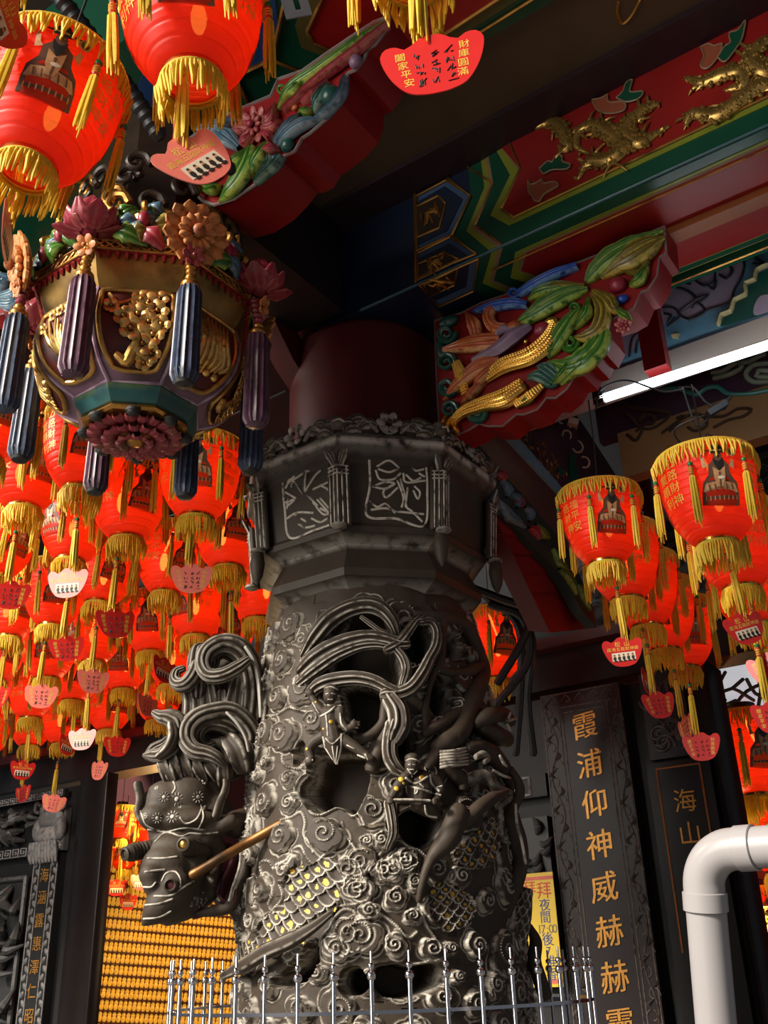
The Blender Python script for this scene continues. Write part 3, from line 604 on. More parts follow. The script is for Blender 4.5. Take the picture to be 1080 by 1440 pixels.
# ---------------- two little stone warriors
def warrior(name, ops, lines, gil, k):
    global mb
    mb = MB()
    for kk, pts, o in ops:
        s = KR[kk][2]
        if len(pts) == 1:
            x, y, rx, ry = pts[0]; c = cyl(*q(kk, (x, y))[0], o); u = (c-CAM)@FW/F/s; mb.ell(c, (rx*u, rx*u, ry*u), None, 0, 14, 9)
        else: limb(mb, kk, [(p[0], p[1], p[2], p[3] if len(p) > 3 else o) for p in pts], seg=12, step=.006)
    V, Fs, b = remesh(mb, .0028, 2); mb = MB(); mb.add(V, Fs)
    for kk, pts, r in lines: pline(mb, b, kk, pts, r, paint=.9)
    for kk, x, y, r in gil:
        h, n = hit(b, *q(kk, (x, y))[0])
        if h is not None: mb.ell(h, (r*.00046, r*.00046, .0015), basis(n), 0, 8, 4, gilt=.8)
    return mb.build(name, STONE, **CL, smooth=180)
w1 = warrior('carved_warrior', [('k1', [(565, 745, 56, 68)], .09), ('k1', [(570, 700, 60, 40)], .085), ('k1', [(560, 745, 10, 14)], .145), ('k1', [(570, 810, 30), (570, 870, 84), (565, 960, 78), (575, 1060, 74)], .06),
    ('k1', [(640, 850, 38), (650, 930, 32), (690, 1000, 30), (745, 970, 28)], .08), ('k1', [(500, 860, 36), (450, 800, 32), (415, 735, 28)], .07), ('k1', [(745, 965, 34, 36)], .085),
    ('k1', [(415, 730, 30, 32)], .075), ('k1', [(760, 950, 9), (790, 945, 8)], .09), ('k1', [(762, 970, 9), (790, 970, 8)], .09), ('k1', [(755, 990, 9), (780, 995, 8)], .09), ('k1', [(735, 945, 8), (748, 925, 7)], .095), ('k1', [(385, 730, 8), (370, 720, 7)], .08), ('k1', [(390, 715, 8), (378, 700, 7)], .08), ('k1', [(405, 705, 8), (400, 688, 7)], .08),
    ('k3', [(575, 40, 78), (590, 130, 82), (600, 210, 50), (605, 290, 12)], .06), ('k3', [(650, 100, 50), (750, 165, 42), (840, 230, 34)], .06), ('k3', [(835, 235, 30), (880, 250, 26)], .07),
    ('k3', [(520, 80, 48), (440, 130, 44), (405, 190, 40), (425, 270, 30)], .05), ('k3', [(420, 270, 30), (390, 285, 24)], .06)],
    [('k1', [(490, 905), (560, 865), (630, 800)], 10), ('k1', [(530, 880), (540, 960), (545, 1050)], 7), ('k1', [(510, 800), (560, 820), (620, 800)], 8), ('k1', [(530, 735), (550, 730)], 5), ('k1', [(575, 730), (600, 735)], 5), ('k1', [(545, 775), (580, 775)], 5), ('k1', [(520, 690), (570, 680), (620, 700)], 6),
     ('k3', [(510, 90), (540, 200), (600, 300), (640, 190), (650, 70)], 9), ('k3', [(530, 100), (580, 140), (640, 90)], 7), ('k3', [(580, 160), (600, 280)], 6), ('k3', [(620, 160), (605, 280)], 6), ('k3', [(670, 190), (760, 220), (830, 250)], 8), ('k3', [(830, 220), (850, 260)], 8), ('k3', [(690, 150), (750, 180)], 6), ('k3', [(390, 250), (430, 265)], 8), ('k3', [(440, 180), (520, 210)], 9), ('k1', [(640, 880), (650, 960), (690, 1010)], 8), ('k1', [(430, 800), (480, 880)], 7)],
    [('k1', 570, 945, 16), ('k1', 510, 1000, 10), ('k1', 455, 795, 9), ('k3', 380, 120, 14), ('k3', 385, 180, 12)], 'k1')
w2 = warrior('carved_warrior', [('k4', [(212, 305, 56, 66)], .09), ('k4', [(212, 250, 58, 40)], .085), ('k4', [(205, 310, 10, 14)], .145), ('k4', [(225, 360, 40), (260, 410, 110), (270, 500, 104), (270, 580, 80)], .05),
    ('k4', [(170, 390, 46), (110, 460, 44), (60, 545, 32)], .08), ('k4', [(350, 390, 50), (425, 460, 42), (400, 560, 30)], .07), ('k4', [(45, 570, 32, 34)], .1), ('k4', [(395, 575, 32, 32)], .09), ('k4', [(70, 570, 13), (230, 572, 13), (390, 580, 13)], .12),
    ('k4', [(30, 548, 9), (25, 590, 9)], .13), ('k4', [(45, 545, 9), (42, 592, 9)], .135), ('k4', [(60, 545, 9), (60, 592, 9)], .135), ('k4', [(380, 555, 9), (380, 598, 9)], .125), ('k4', [(396, 555, 9), (396, 598, 9)], .125), ('k4', [(412, 558, 9), (412, 596, 9)], .12),
    ('k4', [(270, 580, 90), (350, 640, 70), (400, 690, 40)], .04)],
    [('k4', [(165, 400), (240, 440), (330, 390)], 9), ('k4', [(180, 330), (215, 372), (250, 345)], 7), ('k4', [(190, 460), (260, 480), (360, 510)], 9), ('k4', [(240, 470), (235, 520), (255, 500), (245, 470)], 7), ('k4', [(350, 380), (360, 440), (420, 500)], 9), ('k4', [(400, 470), (440, 460)], 7), ('k4', [(165, 270), (210, 255), (260, 270)], 7), ('k4', [(185, 300), (200, 297)], 5), ('k4', [(220, 297), (238, 302)], 5), ('k4', [(195, 335), (225, 335)], 5), ('k4', [(80, 565), (220, 565), (350, 572)], 9), ('k4', [(60, 520), (110, 545)], 8), ('k4', [(390, 520), (430, 530)], 8), ('k4', [(260, 430), (300, 470)], 7), ('k4', [(310, 610), (330, 680), (400, 700)], 9)],
    [('k4', 130, 410, 20), ('k4', 95, 480, 18), ('k4', 290, 400, 22), ('k4', 150, 440, 10)], 'k4')
# ---------------- octagonal capital
PH = R_(-56.5-90)
def vtx(R, i, z): a = PH+i*math.pi/4; return np.array([AX+R*math.cos(a), AY+R*math.sin(a), z])
def zs(R, py, i=1, C0=None):
    lo, hi = 1.0, 5.5
    for _ in range(40):
        m = (lo+hi)/2; P = vtx(R, i, m) if C0 is None else np.array([C0[0]+R*math.cos(PH+i*math.pi/4), C0[1]+R*math.sin(PH+i*math.pi/4), m])
        if proj(P)[1] > py: lo = m
        else: hi = m
    return lo
prof = [(.30, zs(.35, 870)-.05), (.39, zs(.39, 866)), (.40, zs(.40, 856)), (.345, zs(.345, 836)), (.362, zs(.362, 829)), (.425, zs(.425, 808)), (.43, zs(.43, 797)), (.385, zs(.385, 772)), (.40, zs(.40, 764)), (.455, zs(.455, 746)), (.462, zs(.462, 738)),
        (.452, zs(.452, 734)), (.475, zs(.475, 650)), (.49, zs(.49, 640)), (.50, zs(.50, 630)), (.516, zs(.516, 624)), (.520, zs(.520, 617)), (.522, zs(.522, 612)), (.49, zs(.49, 606)), (.47, zs(.47, 596)), (.33, zs(.47, 590))]
mb = MB(); mb.lathe(prof, (AX, AY, 0), None, 8, 0, PH, paint=[0, 0, .0, 0, .5, 0, 0, 0, .5, 0, 0, 0, 0, 0, .15, .2, .9, .5, 0, 0, 0])
cap = mb.build('capital', STONEP, **CL, smooth=20)
me = cap.data; bc = BVHTree.FromPolygons([v.co+Vector(A0) for v in me.vertices], [list(p.vertices) for p in me.polygons])
CP = dict(parent=cap, local=A0)
zp0, zp1 = prof[11][1], prof[12][1]
for i in range(8):   # clustered corner pilasters
    mb = MB()
    a = PH+i*math.pi/4; e = np.array([math.cos(a), math.sin(a), 0]); tg = np.array([-e[1], e[0], 0])
    for k, w in ((-1.6, .014), (-.8, .015), (0, .017), (.8, .015), (1.6, .014)):
        o = tg*k*.019-e*abs(k)*.009
        mb.tube([vtx(.482, i, zp0-.02)+o, vtx(.500, i, zp1-.015)+o], w*.8, 8, smooth=False); mb.tube([vtx(.493, i, zp0-.02)+o*1.02, vtx(.512, i, zp1-.03)+o*1.02], .0032, 5, paint=.9, smooth=False)
    for zt in (.03, .045, .06): mb.tube([vtx(.508, i, zp1-zt)+tg*k*.026-e*abs(k)*.015+e*.006 for k in (-1.4, -.5, 0, .5, 1.4)], .0035, 5, paint=.8)
    for s_ in (-1, 1): mb.leaf([vtx(.50, i, zp1-.03)+tg*s_*.008, vtx(.515, i, zp1+.01)+tg*s_*.025, vtx(.525, i, zp1+.028)+tg*s_*.04], [.010, .016, .004], e, .008)
    mb.ell(vtx(.49, i, zp0-.03), (.03, .03, .012), None, 0, 10, 5, paint=.4)
    mb.build('corner_pilaster', STONE, **CP)
P1 = [[(480, 590), (495, 760), (530, 962), (700, 912), (862, 855)], [(820, 470), (830, 640), (842, 790)], [(620, 660), (540, 560), (500, 620)], [(630, 650), (700, 540), (740, 500)], [(630, 640), (640, 500)], [(500, 720), (560, 700), (520, 740)], [(510, 830), (580, 790), (690, 790)], [(560, 800), (640, 850)], [(590, 870), (640, 892), (700, 880)],
      [(680, 830), (740, 855), (790, 830)], [(690, 720), (760, 800), (820, 790)], [(720, 700), (800, 790)], [(740, 690), (810, 770)], [(650, 670), (720, 740)], [(690, 630), (790, 580)], [(740, 600), (800, 640), (810, 720)], [(520, 590), (560, 540), (540, 610)], [(500, 650), (570, 690)], [(560, 560), (620, 520), (660, 500)], [(740, 760), (820, 800)], [(520, 680), (510, 760)]]
P2 = [[(95, 430), (100, 600), (80, 810), (280, 832), (475, 880), (497, 640), (490, 480)], [(140, 500), (170, 560), (260, 560), (310, 520)], [(150, 470), (230, 430), (300, 480)], [(160, 490), (230, 510), (290, 490)], [(120, 610), (200, 580), (270, 590), (200, 625), (120, 610)], [(270, 590), (195, 640), (215, 685), (290, 620)], [(290, 570), (330, 680), (320, 750)], [(330, 520), (350, 580), (480, 570)],
      [(310, 560), (345, 690), (345, 750)], [(360, 620), (350, 740), (390, 780)], [(400, 640), (430, 695), (445, 650), (410, 610)], [(100, 710), (150, 750), (210, 730), (270, 790)], [(110, 770), (210, 760), (280, 780), (470, 800)], [(400, 790), (460, 850)], [(390, 480), (420, 500), (470, 490)], [(350, 530), (400, 570), (450, 550)], [(440, 520), (475, 540)]]
for k, PP in (('k19', P1), ('k20', P2)):
    mb = MB()
    for j, pts in enumerate(PP): pline(mb, bc, k, pts, 8.5 if j else 10, paint=1.3, lift=.0)
    tag(mb.build('relief_panel', STONE, **CP), 'carved panel with flowering branch' if k == 'k20' else 'carved panel with rock and leaves')
for i in (0, 3, 4, 5, 6, 7):
    if i in (1,): continue
    mb = MB(); c = [vtx(.47, i, zp0+.02), vtx(.47, i+1, zp0+.02), vtx(.478, i+1, zp1-.01), vtx(.478, i, zp1-.01)] if i not in (0,) else None
    if c is None: continue
    m_ = sum(c)/4; c = [m_+(p-m_)*.72 for p in c]; mb.tube(c+[c[0]], .004, 6, paint=.9, smooth=False)
    for t in range(7): p0 = m_+(c[t % 4]-m_)*.7; mb.tube([m_+(p0-m_)*.1, m_+(p0-m_)*.6+UZ*.02*math.sin(t), p0], .004, 6, paint=.6)
    mb.build('relief_panel', STONE, **CP)
zc0 = prof[18][1]
for i in range(8):    # cresting of blossoms and leaves above the cornice
    mb = MB(); a, b = vtx(.497, i, zc0), vtx(.497, i+1, zc0); mid = (a+b)/2; e = mid-np.array([AX, AY, zc0]); e /= np.linalg.norm(e); tg = (b-a)/np.linalg.norm(b-a)
    flower(mb, mid+UZ*.028+e*.006+UZ*.008, e+UZ*.1, .050, 6, 1, paint=.6); mb.lathe([(.032, 0), (.038, .008), (.030, .014)], mid+UZ*.028, basis(e), 14, paint=[0, .8, 0]) if i in (1, 5) else None
    mb.ell(a+UZ*.03, (.028, .028, .03), None, 0, 12, 7, paint=.15); mb.tube([a+UZ*.02+e*.03-tg*.02, a+UZ*.026+e*.036, a+UZ*.02+e*.03+tg*.02], .004, 6, paint=.9)
    for s_ in (-1, 1):
        for r_, zo in ((.07, .018), (.11, .034), (.15, .012), (.13, -.004)):
            p = mid+tg*s_*r_+UZ*zo
            mb.leaf([p-tg*s_*.03+UZ*.005, p+UZ*.018, p+tg*s_*.028+UZ*.006, p+tg*s_*.035-UZ*.008], [.008, .024, .020, .004], e, .018, edge=1)
        mb.tube([mid+tg*s_*.045+e*.01, mid+tg*s_*.09+UZ*.04+e*.01, mid+tg*s_*.13+UZ*.01+e*.01, mid+tg*s_*.17+UZ*.03+e*.005], .0075, 8, paint=.45)
    mb.box(mid+UZ*.012-e*.014, (tg, e, UZ), (.19, .014, .020)); mb.build('cresting', STONE, **CP)
# small hanging drops at the capital's right and left
for i, r in ((0, .46), (3, .46), (2, .44)):
    mb = MB(); p = vtx(r+.03, i, zp0-.03)
    mb.tube([p, p-UZ*.05, p-UZ*.10, p-UZ*.13], [.02, .028, .02, .004], 10); mb.build('drop_ornament', STONE, **CP)
# red lacquered shaft above
mb = MB(); zt = prof[-1][1]
mb.lathe([(.34, zt-.05), (.325, zt+.05), (.325, 3.98), (.30, 4.0), (.30, 4.9)], (AX, AY, 0), None, 64); tag(mb.build('red_shaft', REDD, **CL), 'dark red lacquered upper shaft')
# ================================================================== STEEL RAILING
rail = tag(empty('steel_railing', A0), 'round stainless steel railing with ball finials circling the carved column', 'railing')
RR = .685
mb = MB(); mb.lathe([(RR-.004, 1.494), (RR+.004, 1.494), (RR+.004, 1.503), (RR-.004, 1.503), (RR-.004, 1.494)], (0, 0, 0), None, 96); mb.build('rail', STEEL, rail); mb = MB(); mb.lathe([(RR-.006, .12), (RR+.006, .12), (RR+.006, .16), (RR-.006, .16), (RR-.006, .12)], (0, 0, 0), None, 96)
mb.build('rail', STEEL, rail)
mb = MB(); mb.tube([(0, 0, 0), (0, 0, 1.575)], .0066, 10, smooth=False); b0 = mb.build('baluster', STEEL, rail)
mb = MB(); mb.ell((0, 0, 1.586), .0125, None, 0, 14, 9); mb.ell((0, 0, 1.610), .0092, None, 0, 12, 8); mb.tube([(0, 0, 1.57), (0, 0, 1.645)], .0034, 8, smooth=False); f0 = mb.build('finial', STEEL, b0)
own(b0); NB = 42
for i in range(NB):
    a = 2*math.pi*(i+.35)/NB; o = b0 if i == 0 else copy_tree(b0, rail); o.location = (RR*math.cos(a), RR*math.sin(a), 0)
# ================================================================== CARVED WOODEN PENDANT
PURP = mat('mauve_paint', (.22, .115, .165), hi=(.50, .34, .44), rough=.45, noise=.35, ns=9, dirt=(.05, .02, .03))
TEAL = mat('teal_paint', (.008, .075, .085), hi=(.10, .14, .05), rough=.3, noise=.3, ns=9)
ORNG = mat('orange_petal_paint', (.42, .11, .025), hi=(.70, .33, .10), rough=.5, noise=.45, ns=30, dirt=(.12, .03, .01))
CRIM = mat('crimson_petal_paint', (.26, .014, .035), hi=(.50, .16, .12), rough=.4, noise=.4, ns=25, dirt=(.13, .05, .03))
LGRN = mat('green_leaf_paint', (.026, .125, .012), hi=(.50, .62, .12), rough=.28, noise=.4, ns=18)
OLIV = mat('olive_leaf_paint', (.12, .088, .010), hi=(.66, .50, .10), rough=.28, noise=.4, ns=18)
LBLU = mat('blue_leaf_paint', (.045, .115, .17), hi=(.30, .40, .45), rough=.4, noise=.4, ns=18)
RBLU = mat('royal_blue_paint', (.006, .055, .36), hi=(.25, .45, .75), rough=.35, noise=.3, ns=18)
TGRN = mat('sea_green_paint', (.010, .070, .055), hi=(.32, .48, .38), rough=.3, noise=.4, ns=18)
OFIN = mat('orange_fin_paint', (.42, .065, .010), hi=(.85, .48, .20), rough=.3, noise=.3, ns=20)
LILA = mat('lilac_paint', (.20, .12, .19), hi=(.45, .36, .42), rough=.45, noise=.35, ns=20)
NAVY = mat('navy_tassel_paint', (.018, .026, .055), hi=(.10, .15, .24), rough=.4, noise=.5, ns=14, dirt=(.02, .016, .013))
PLUM = mat('plum_tassel_paint', (.065, .022, .045), hi=(.22, .12, .16), rough=.4, noise=.5, ns=14, dirt=(.03, .02, .015))
CHAR = mat('sooty_wood', (.022, .019, .017), rough=.6, noise=.6, ns=30, bump=.6)
DRKW = mat('dark_carved_wood', (.03, .016, .010), hi=(.2, .1, .03), rough=.35, noise=.5, ns=14)
PC = hd(193, 585, 2.85); PC[2] = 0; pend0 = PC
def pz(R, y, i=1): return zs(R, y, i, PC)
def pv(R, i, z): a = PH+i*math.pi/4; return np.array([PC[0]+R*math.cos(a), PC[1]+R*math.sin(a), z])
zb = pz(.165, 569)
pen = tag(empty('carved_pendant', PC+UZ*zb), 'painted octagonal carved wooden pendant with purple basket, gilt panels and hanging wooden tassels', 'ceiling pendant')
PL = dict(parent=pen, local=PC+UZ*zb)
bprof = [(.205, 535), (.27, 505), (.318, 472), (.338, 445), (.340, 425), (.325, 404)]
bp = [(R, pz(R, y)) for R, y in bprof]
mb = MB(); mb.lathe([(.02, bp[0][1]-.01), (.19, bp[0][1]-.008)]+bp+[(.30, bp[-1][1]+.004)], PC, None, 8, 0, PH)
for i in range(8): mb.tube([pv(R-.001, i, z) for R, z in bp], .0065, 6, paint=.9); mb.tube([pv(R+.0, i+.0, bp[0][1]) for R in (.2,)]+[pv(.206, i+1, bp[0][1])], .006, 6, paint=.9)
mb.build('basket', PURP, **PL, smooth=25)
zt0, zt1 = pz(.198, 541), pz(.172, 566)
mb = MB(); mb.lathe([(.205, bp[0][1]), (.206, zt0), (.198, (zt0*2+zt1)/3), (.178, zt1+.004), (.160, zt1)], PC, None, 8, 0, PH, paint=[.9, .8, .1, .2, .9]); mb.build('teal_band', TEAL, **PL, smooth=25)
mb = MB(); mb.lathe([(.170, zt1+.001), (.176, zt1-.010), (.165, zt1-.016), (.02, zt1-.018)], PC, None, 8, 0, PH); mb.build('gilt_plate', GOLDD, **PL, smooth=25)
mb = MB(); bc0 = PC+UZ*(zt1-.018); B = np.stack([DS, -np.cross(DS, -UZ), -UZ])
for n, R, rr, up_ in ((22, .150, .050, .0), (16, .105, .040, .012), (10, .060, .024, .022)):
    for i in range(n):
        a = 2*math.pi*i/n; dr = DS*math.cos(a)+DT*math.sin(a); tg = np.cross(UZ, dr)
        mb.leaf([bc0-UZ*up_+dr*(R-rr*1.3), bc0-UZ*(up_+.012)+dr*(R-rr*.5), bc0-UZ*(up_+.008)+dr*R], [.006, math.pi*R/n*.95, math.pi*R/n*.6], -UZ, .012, edge=.7, rib=.25)
mb.build('bottom_rosette', CRIM, **PL)
mb = MB(); mb.ell(bc0-UZ*.028, (.030, .030, .016), None, 0, 16, 8); mb.build('rosette_boss', GOLDD, **PL)
for i in range(8):
    a = PH+(i+.5)*math.pi/4; mb = MB(); p = bc0+np.array([math.cos(a), math.sin(a), 0])*.158-UZ*.006
    mb.ell(p, (.021, .021, .017), None, 0, 12, 8); mb.lathe([(.022, -.004), (.024, .004), (.020, .008)], p, None, 14); mb.build('bead', CHAR, **PL)
# collar
cp_ = [(.318, 402), (.335, 388), (.352, 366), (.362, 352), (.372, 346), (.362, 341), (.33, 336)]; cq = [(R, pz(R, y)) for R, y in cp_]
mb = MB(); mb.lathe([(.29, cq[0][1]-.01)]+cq+[(.20, cq[-1][1]+.01)], PC, None, 8, 0, PH); mb.build('gilt_collar', mat('dull_gilt', (.26, .15, .035), rough=.38, metal=.6, noise=.5, ns=20, dirt=(.06, .03, .01)), **PL, smooth=25)
mb = MB()
for i in range(8):
    for f in range(10):
        u = (f+.5)/10; p1 = pv(cq[3][0], i, cq[3][1])*(1-u)+pv(cq[3][0], i+1, cq[3][1])*u; p0 = pv(cq[1][0], i, cq[1][1])*(1-u)+pv(cq[1][0], i+1, cq[1][1])*u
        e = p1-PC; e[2] = 0; e /= np.linalg.norm(e); e = e-UZ*.5
        mb.tube([p1-(p1-p0)*.05+e*.003, p1-(p1-p0)*.22+e*.003], [.010, .005], 6, smooth=False)
    mb.tube([pv(cq[3][0]+.004, i, cq[3][1]+.004), pv(cq[3][0]+.004, i+1, cq[3][1]+.004)], .007, 6, smooth=False)
mb.build('red_scallop', REDB, **PL)
mb = MB()
for i in range(8):
    for f in range(9):
        u = (f+.5)/9; p = pv(.372, i, cq[4][1]+.012)*(1-u)+pv(.372, i+1, cq[4][1]+.012)*u; tg = pv(1, i+1, 0)-pv(1, i, 0); tg /= np.linalg.norm(tg)
        for s_ in (-1, 1): mb.tube([p-tg*.016-UZ*.012*s_, p+tg*.016+UZ*.012*s_], .0035, 5, smooth=False)
    for z_ in (-.004, .028): mb.tube([pv(.374, i, cq[4][1]+z_), pv(.374, i+1, cq[4][1]+z_)], .0045, 6, smooth=False)
mb.build('gilt_lattice', GOLDD, **PL)
# panels
def fpt(i, u, v, off=0.):
    zz_ = np.interp(v, np.linspace(0, 1, len(bp)), [b[1] for b in bp]); RR_ = np.interp(v, np.linspace(0, 1, len(bp)), [b[0] for b in bp])
    a, b = pv(RR_, i, zz_), pv(RR_, i+1, zz_); e = (a+b)/2-PC; e[2] = 0; e /= np.linalg.norm(e)
    dn = np.interp(v, [0, .5, 1], [-.8, -.35, 0]); nn = e+UZ*dn; nn /= np.linalg.norm(nn)
    return (a+b)/2+(b-a)/2*u+nn*off, nn
def fw_(v): return np.interp(v, [0, .12, .3, .6, .95], [.40, .64, .82, .86, .82])
for i in range(8):
    mb = MB(); G = [[fpt(i, u*fw_(v), v, .004)[0] for u in np.linspace(-1, 1, 7)] for v in np.linspace(.14, .95, 12)]; mb.grid(G)
    pb = mb.build('panel_ground', mat('panel_ground_paint', (.10, .008, .006), rough=.5, dirt=(.01, .006, .006)), **PL)
    mb = MB(); vs = np.linspace(.14, .95, 9)
    ring = [fpt(i, -fw_(v), v, .007)[0] for v in vs]+[fpt(i, u*fw_(.95), .97, .007)[0] for u in (-.5, 0, .5)]+[fpt(i, fw_(v), v, .007)[0] for v in vs[::-1]]+[fpt(i, u*fw_(.14), .11, .007)[0] for u in (.5, 0, -.5)]
    mb.tube(ring+[ring[0]], .0085, 8, step=.008, paint=.3)
    P_ = lambda u, v, o=.010: fpt(i, u*fw_(v), v, o)[0]; N_ = lambda u, v: fpt(i, u, v)[1]
    if i in (1, 5, 3):   # blossoms on a branch
        mb.tube([P_(-.6, .25), P_(-.3, .2), P_(-.05, .3), P_(.1, .42), P_(-.1, .6), P_(-.2, .8)], [.014, .02, .018, .012, .008, .004], 8, paint=.4)
        mb.tube([P_(.0, .3), P_(.35, .28), P_(.6, .4), P_(.7, .6)], [.014, .012, .009, .005], 8, paint=.4); mb.tube([P_(-.8, .9), P_(-.5, .8), P_(-.15, .85)], .007, 6, paint=.4)
        for (u, v, r) in [(-.35, .62, .024), (.05, .66, .026), (-.12, .50, .028), (.35, .82, .026), (.62, .72, .025), (.12, .85, .024), (.55, .45, .026), (.28, .36, .026), (.75, .56, .022), (.62, .28, .022), (-.75, .75, .018), (.68, .88, .02), (.38, .58, .020), (.42, .2, .02)]:
            flower(mb, P_(u*.92, v, .012), N_(u, v), r*1.4, 5, 1, paint=.7, wide=1.2)
    elif i in (0, 4):  # orchid blades
        for k in range(11):
            u = -.8+k*.16; mb.tube([P_(.1+.06*(k-5)*.3, .22, .012), P_((u+.1)*.6, .5, .016), P_(u, .78+.1*math.sin(k*2.3), .012)], [.006, .010, .003], 8, paint=.6)
        for (u, v) in [(-.5, .88), (-.2, .9), (.2, .88), (.5, .9), (-.75, .75), (.75, .8)]: flower(mb, P_(u, v, .012), N_(u, v), .02, 5, 1, paint=.5)
        for (u, v) in [(-.2, .2), (.1, .18), (.35, .22)]: mb.ell(P_(u, v, .01), .016, None, 0, 8, 6, paint=.5)
    else:
        for k in range(9): mb.tube([P_(-.7+.17*k, .2+.02*k, .01), P_(-.8+.2*k, .45, .016), P_(-.6+.14*k, .7, .016), P_(-.7+.17*k, .9, .01)], [.006, .011, .010, .003], 8, paint=.6)
        for k in range(7): mb.ell(P_(-.6+.2*k, .3+.3*(k % 2), .012), .015, None, 0, 8, 6, paint=.6)
    tag(mb.build('gilt_panel', GOLDD, parent=pb, local=PC+UZ*zb), 'pierced gilt panel')
# tassels with rosettes at every corner
ztt, ztb = pz(.40, 392), pz(.40, 520)
for i in range(8):
    mm = PLUM if i in (1, 3, 6) else NAVY
    a = PH+i*math.pi/4; e = np.array([math.cos(a), math.sin(a), 0]); x = PC+e*.405
    mb = MB(); mb.tube([x+UZ*(ztt-.012), x+UZ*(ztt-.03), x+UZ*((ztt+ztb)/2), x+UZ*ztb], [.030, .036, .038, .040], 40, ridges=13, amp=.22, step=.02); ts = mb.build('wooden_tassel', mm, **PL)
    mb = MB(); mb.ell(x+UZ*(ztt+.002), (.030, .030, .022), None, 0, 14, 8); mb.ell(x+UZ*(ztt+.03), (.018, .018, .014), None, 0, 12, 7); mb.build('gilt_cap', GOLDD, parent=ts, local=PC+UZ*zb)
    mb = MB(); 
    for k in range(5): mb.ell(x+UZ*(ztt+.052+k*.020)-e*.004*k, (.017, .017, .012), None, 0, 12, 6)
    mb.build('knotted_cord', CRIM if i in (0, 3) else GOLDD, parent=ts, local=PC+UZ*zb)
    if i in (4, 5, 6, 7, 2): mb = MB(); mb.tube([x+UZ*(ztb+.01), x+UZ*(ztb-.012)], [.040, .034], 20, smooth=False); mb.build('charred_end', CHAR, parent=ts, local=PC+UZ*zb)
    mb = MB(); zr = ztt+.165
    if i in (0, 2, 4, 6):
        c = x+UZ*(zr+.03)+e*.0; flower(mb, c, e-UZ*.25, .108, 13, 2, paint=.6, wide=1.55); rs = mb.build('rosette', ORNG, **PL)
    else:
        c = x+UZ*(zr+.02)
        for k in range(9):
            aa = 2*math.pi*k/9; dr = e*math.cos(aa)+np.cross(UZ, e)*math.sin(aa); lo = 1 if k % 2 else .0
            mb.leaf([c-UZ*.02+dr*.02, c+dr*(.06+.02*lo)+UZ*.0, c+dr*(.085+.03*lo)+UZ*(.05-.03*lo)], [.018, .040, .010], dr+UZ*.2, .012, edge=.6)
        mb.ell(c+UZ*.045, (.050, .050, .070), None, 0, 16, 10); 
        for k in range(5): aa = PH+k*1.25; mb.leaf([c+np.array([math.cos(aa)*.045, math.sin(aa)*.045, .0]), c+np.array([math.cos(aa)*.052, math.sin(aa)*.052, .05]), c+np.array([math.cos(aa)*.02, math.sin(aa)*.02, .115])], [.02, .036, .006], (math.cos(aa), math.sin(aa), 0), .008, edge=.5)
        rs = mb.build('lotus_blossom', CRIM, **PL)
    mb = MB(); flower(mb, x+UZ*(zr-.055)+e*.012, e-UZ*.3, .038, 6, 1, paint=.4); mb.build('small_blossom', CRIM if i in (2, 6) else ORNG, **PL)
# foliage between the blossoms
lv = {LGRN: MB(), LBLU: MB(), OLIV: MB(), CRIM: MB(), GOLDD: MB(), DRKW: MB()}
for i in range(8):
    for k in range(11):
        u = nrs.uniform(.08, .92); z_ = cq[4][1]+nrs.uniform(.03, .17); a = PH+(i+u)*math.pi/4; e = np.array([math.cos(a), math.sin(a), 0]); tg = np.cross(UZ, e); r_ = .37-.25*(z_-cq[4][1]); p = PC+e*r_+UZ*z_
        dr = tg*nrs.uniform(-1, 1)+UZ*nrs.uniform(-.7, .7); dr /= np.linalg.norm(dr); ln = nrs.uniform(.07, .13)
        m_ = [LGRN, LBLU, LGRN, LBLU, OLIV, CRIM][k % 6]
        lv[m_].leaf([p-dr*ln*.5, p+e*.02, p+dr*ln*.5-e*.01], [.008, nrs.uniform(.022, .034), .003], e-UZ*.25, .012, edge=.7, wave=3, thick=.006)
    for k in range(3):
        a = PH+(i+.2+.3*k)*math.pi/4; e = np.array([math.cos(a), math.sin(a), 0]); p = PC+e*.35+UZ*(cq[4][1]+.07+.03*(k % 2)); lv[CRIM].ell(p+e*.02, (.02, .02, .03), None, 0, 10, 7); lv[GOLDD].tube([p+UZ*.02, p+e*.03+UZ*.05, p+UZ*.09], [.006, .012, .003], 8)
for k in range(70):
    a = nrs.uniform(0, 6.28); e = np.array([math.cos(a), math.sin(a), 0]); z_ = cq[4][1]+nrs.uniform(.16, .40); p = PC+e*nrs.uniform(.22, .30)+UZ*z_; m_ = [GOLDD, DRKW, GOLDD, OLIV, DRKW][k % 5]; tg = np.cross(UZ, e)
    sp = [p+e*.03+(tg*math.cos(t)+UZ*math.sin(t))*(.045-.005*t) for t in np.linspace(0, 6.5, 9)]; lv[m_].tube(sp, np.linspace(.016, .006, 9), 8, step=.008)
for m_, b_ in lv.items(): tag(b_.build('carved_foliage' if m_ not in (GOLDD, DRKW) else 'carved_scrollwork', m_, **PL), kind='stuff')
mb = MB(); mb.lathe([(.33, cq[-1][1]), (.27, cq[-1][1]+.10), (.22, cq[-1][1]+.2), (.20, cq[-1][1]+.4), (.17, cq[-1][1]+.42), (.17, 4.45)], PC, None, 8, 0, PH); mb.build('hanging_post', DRKW, **PL, smooth=25)
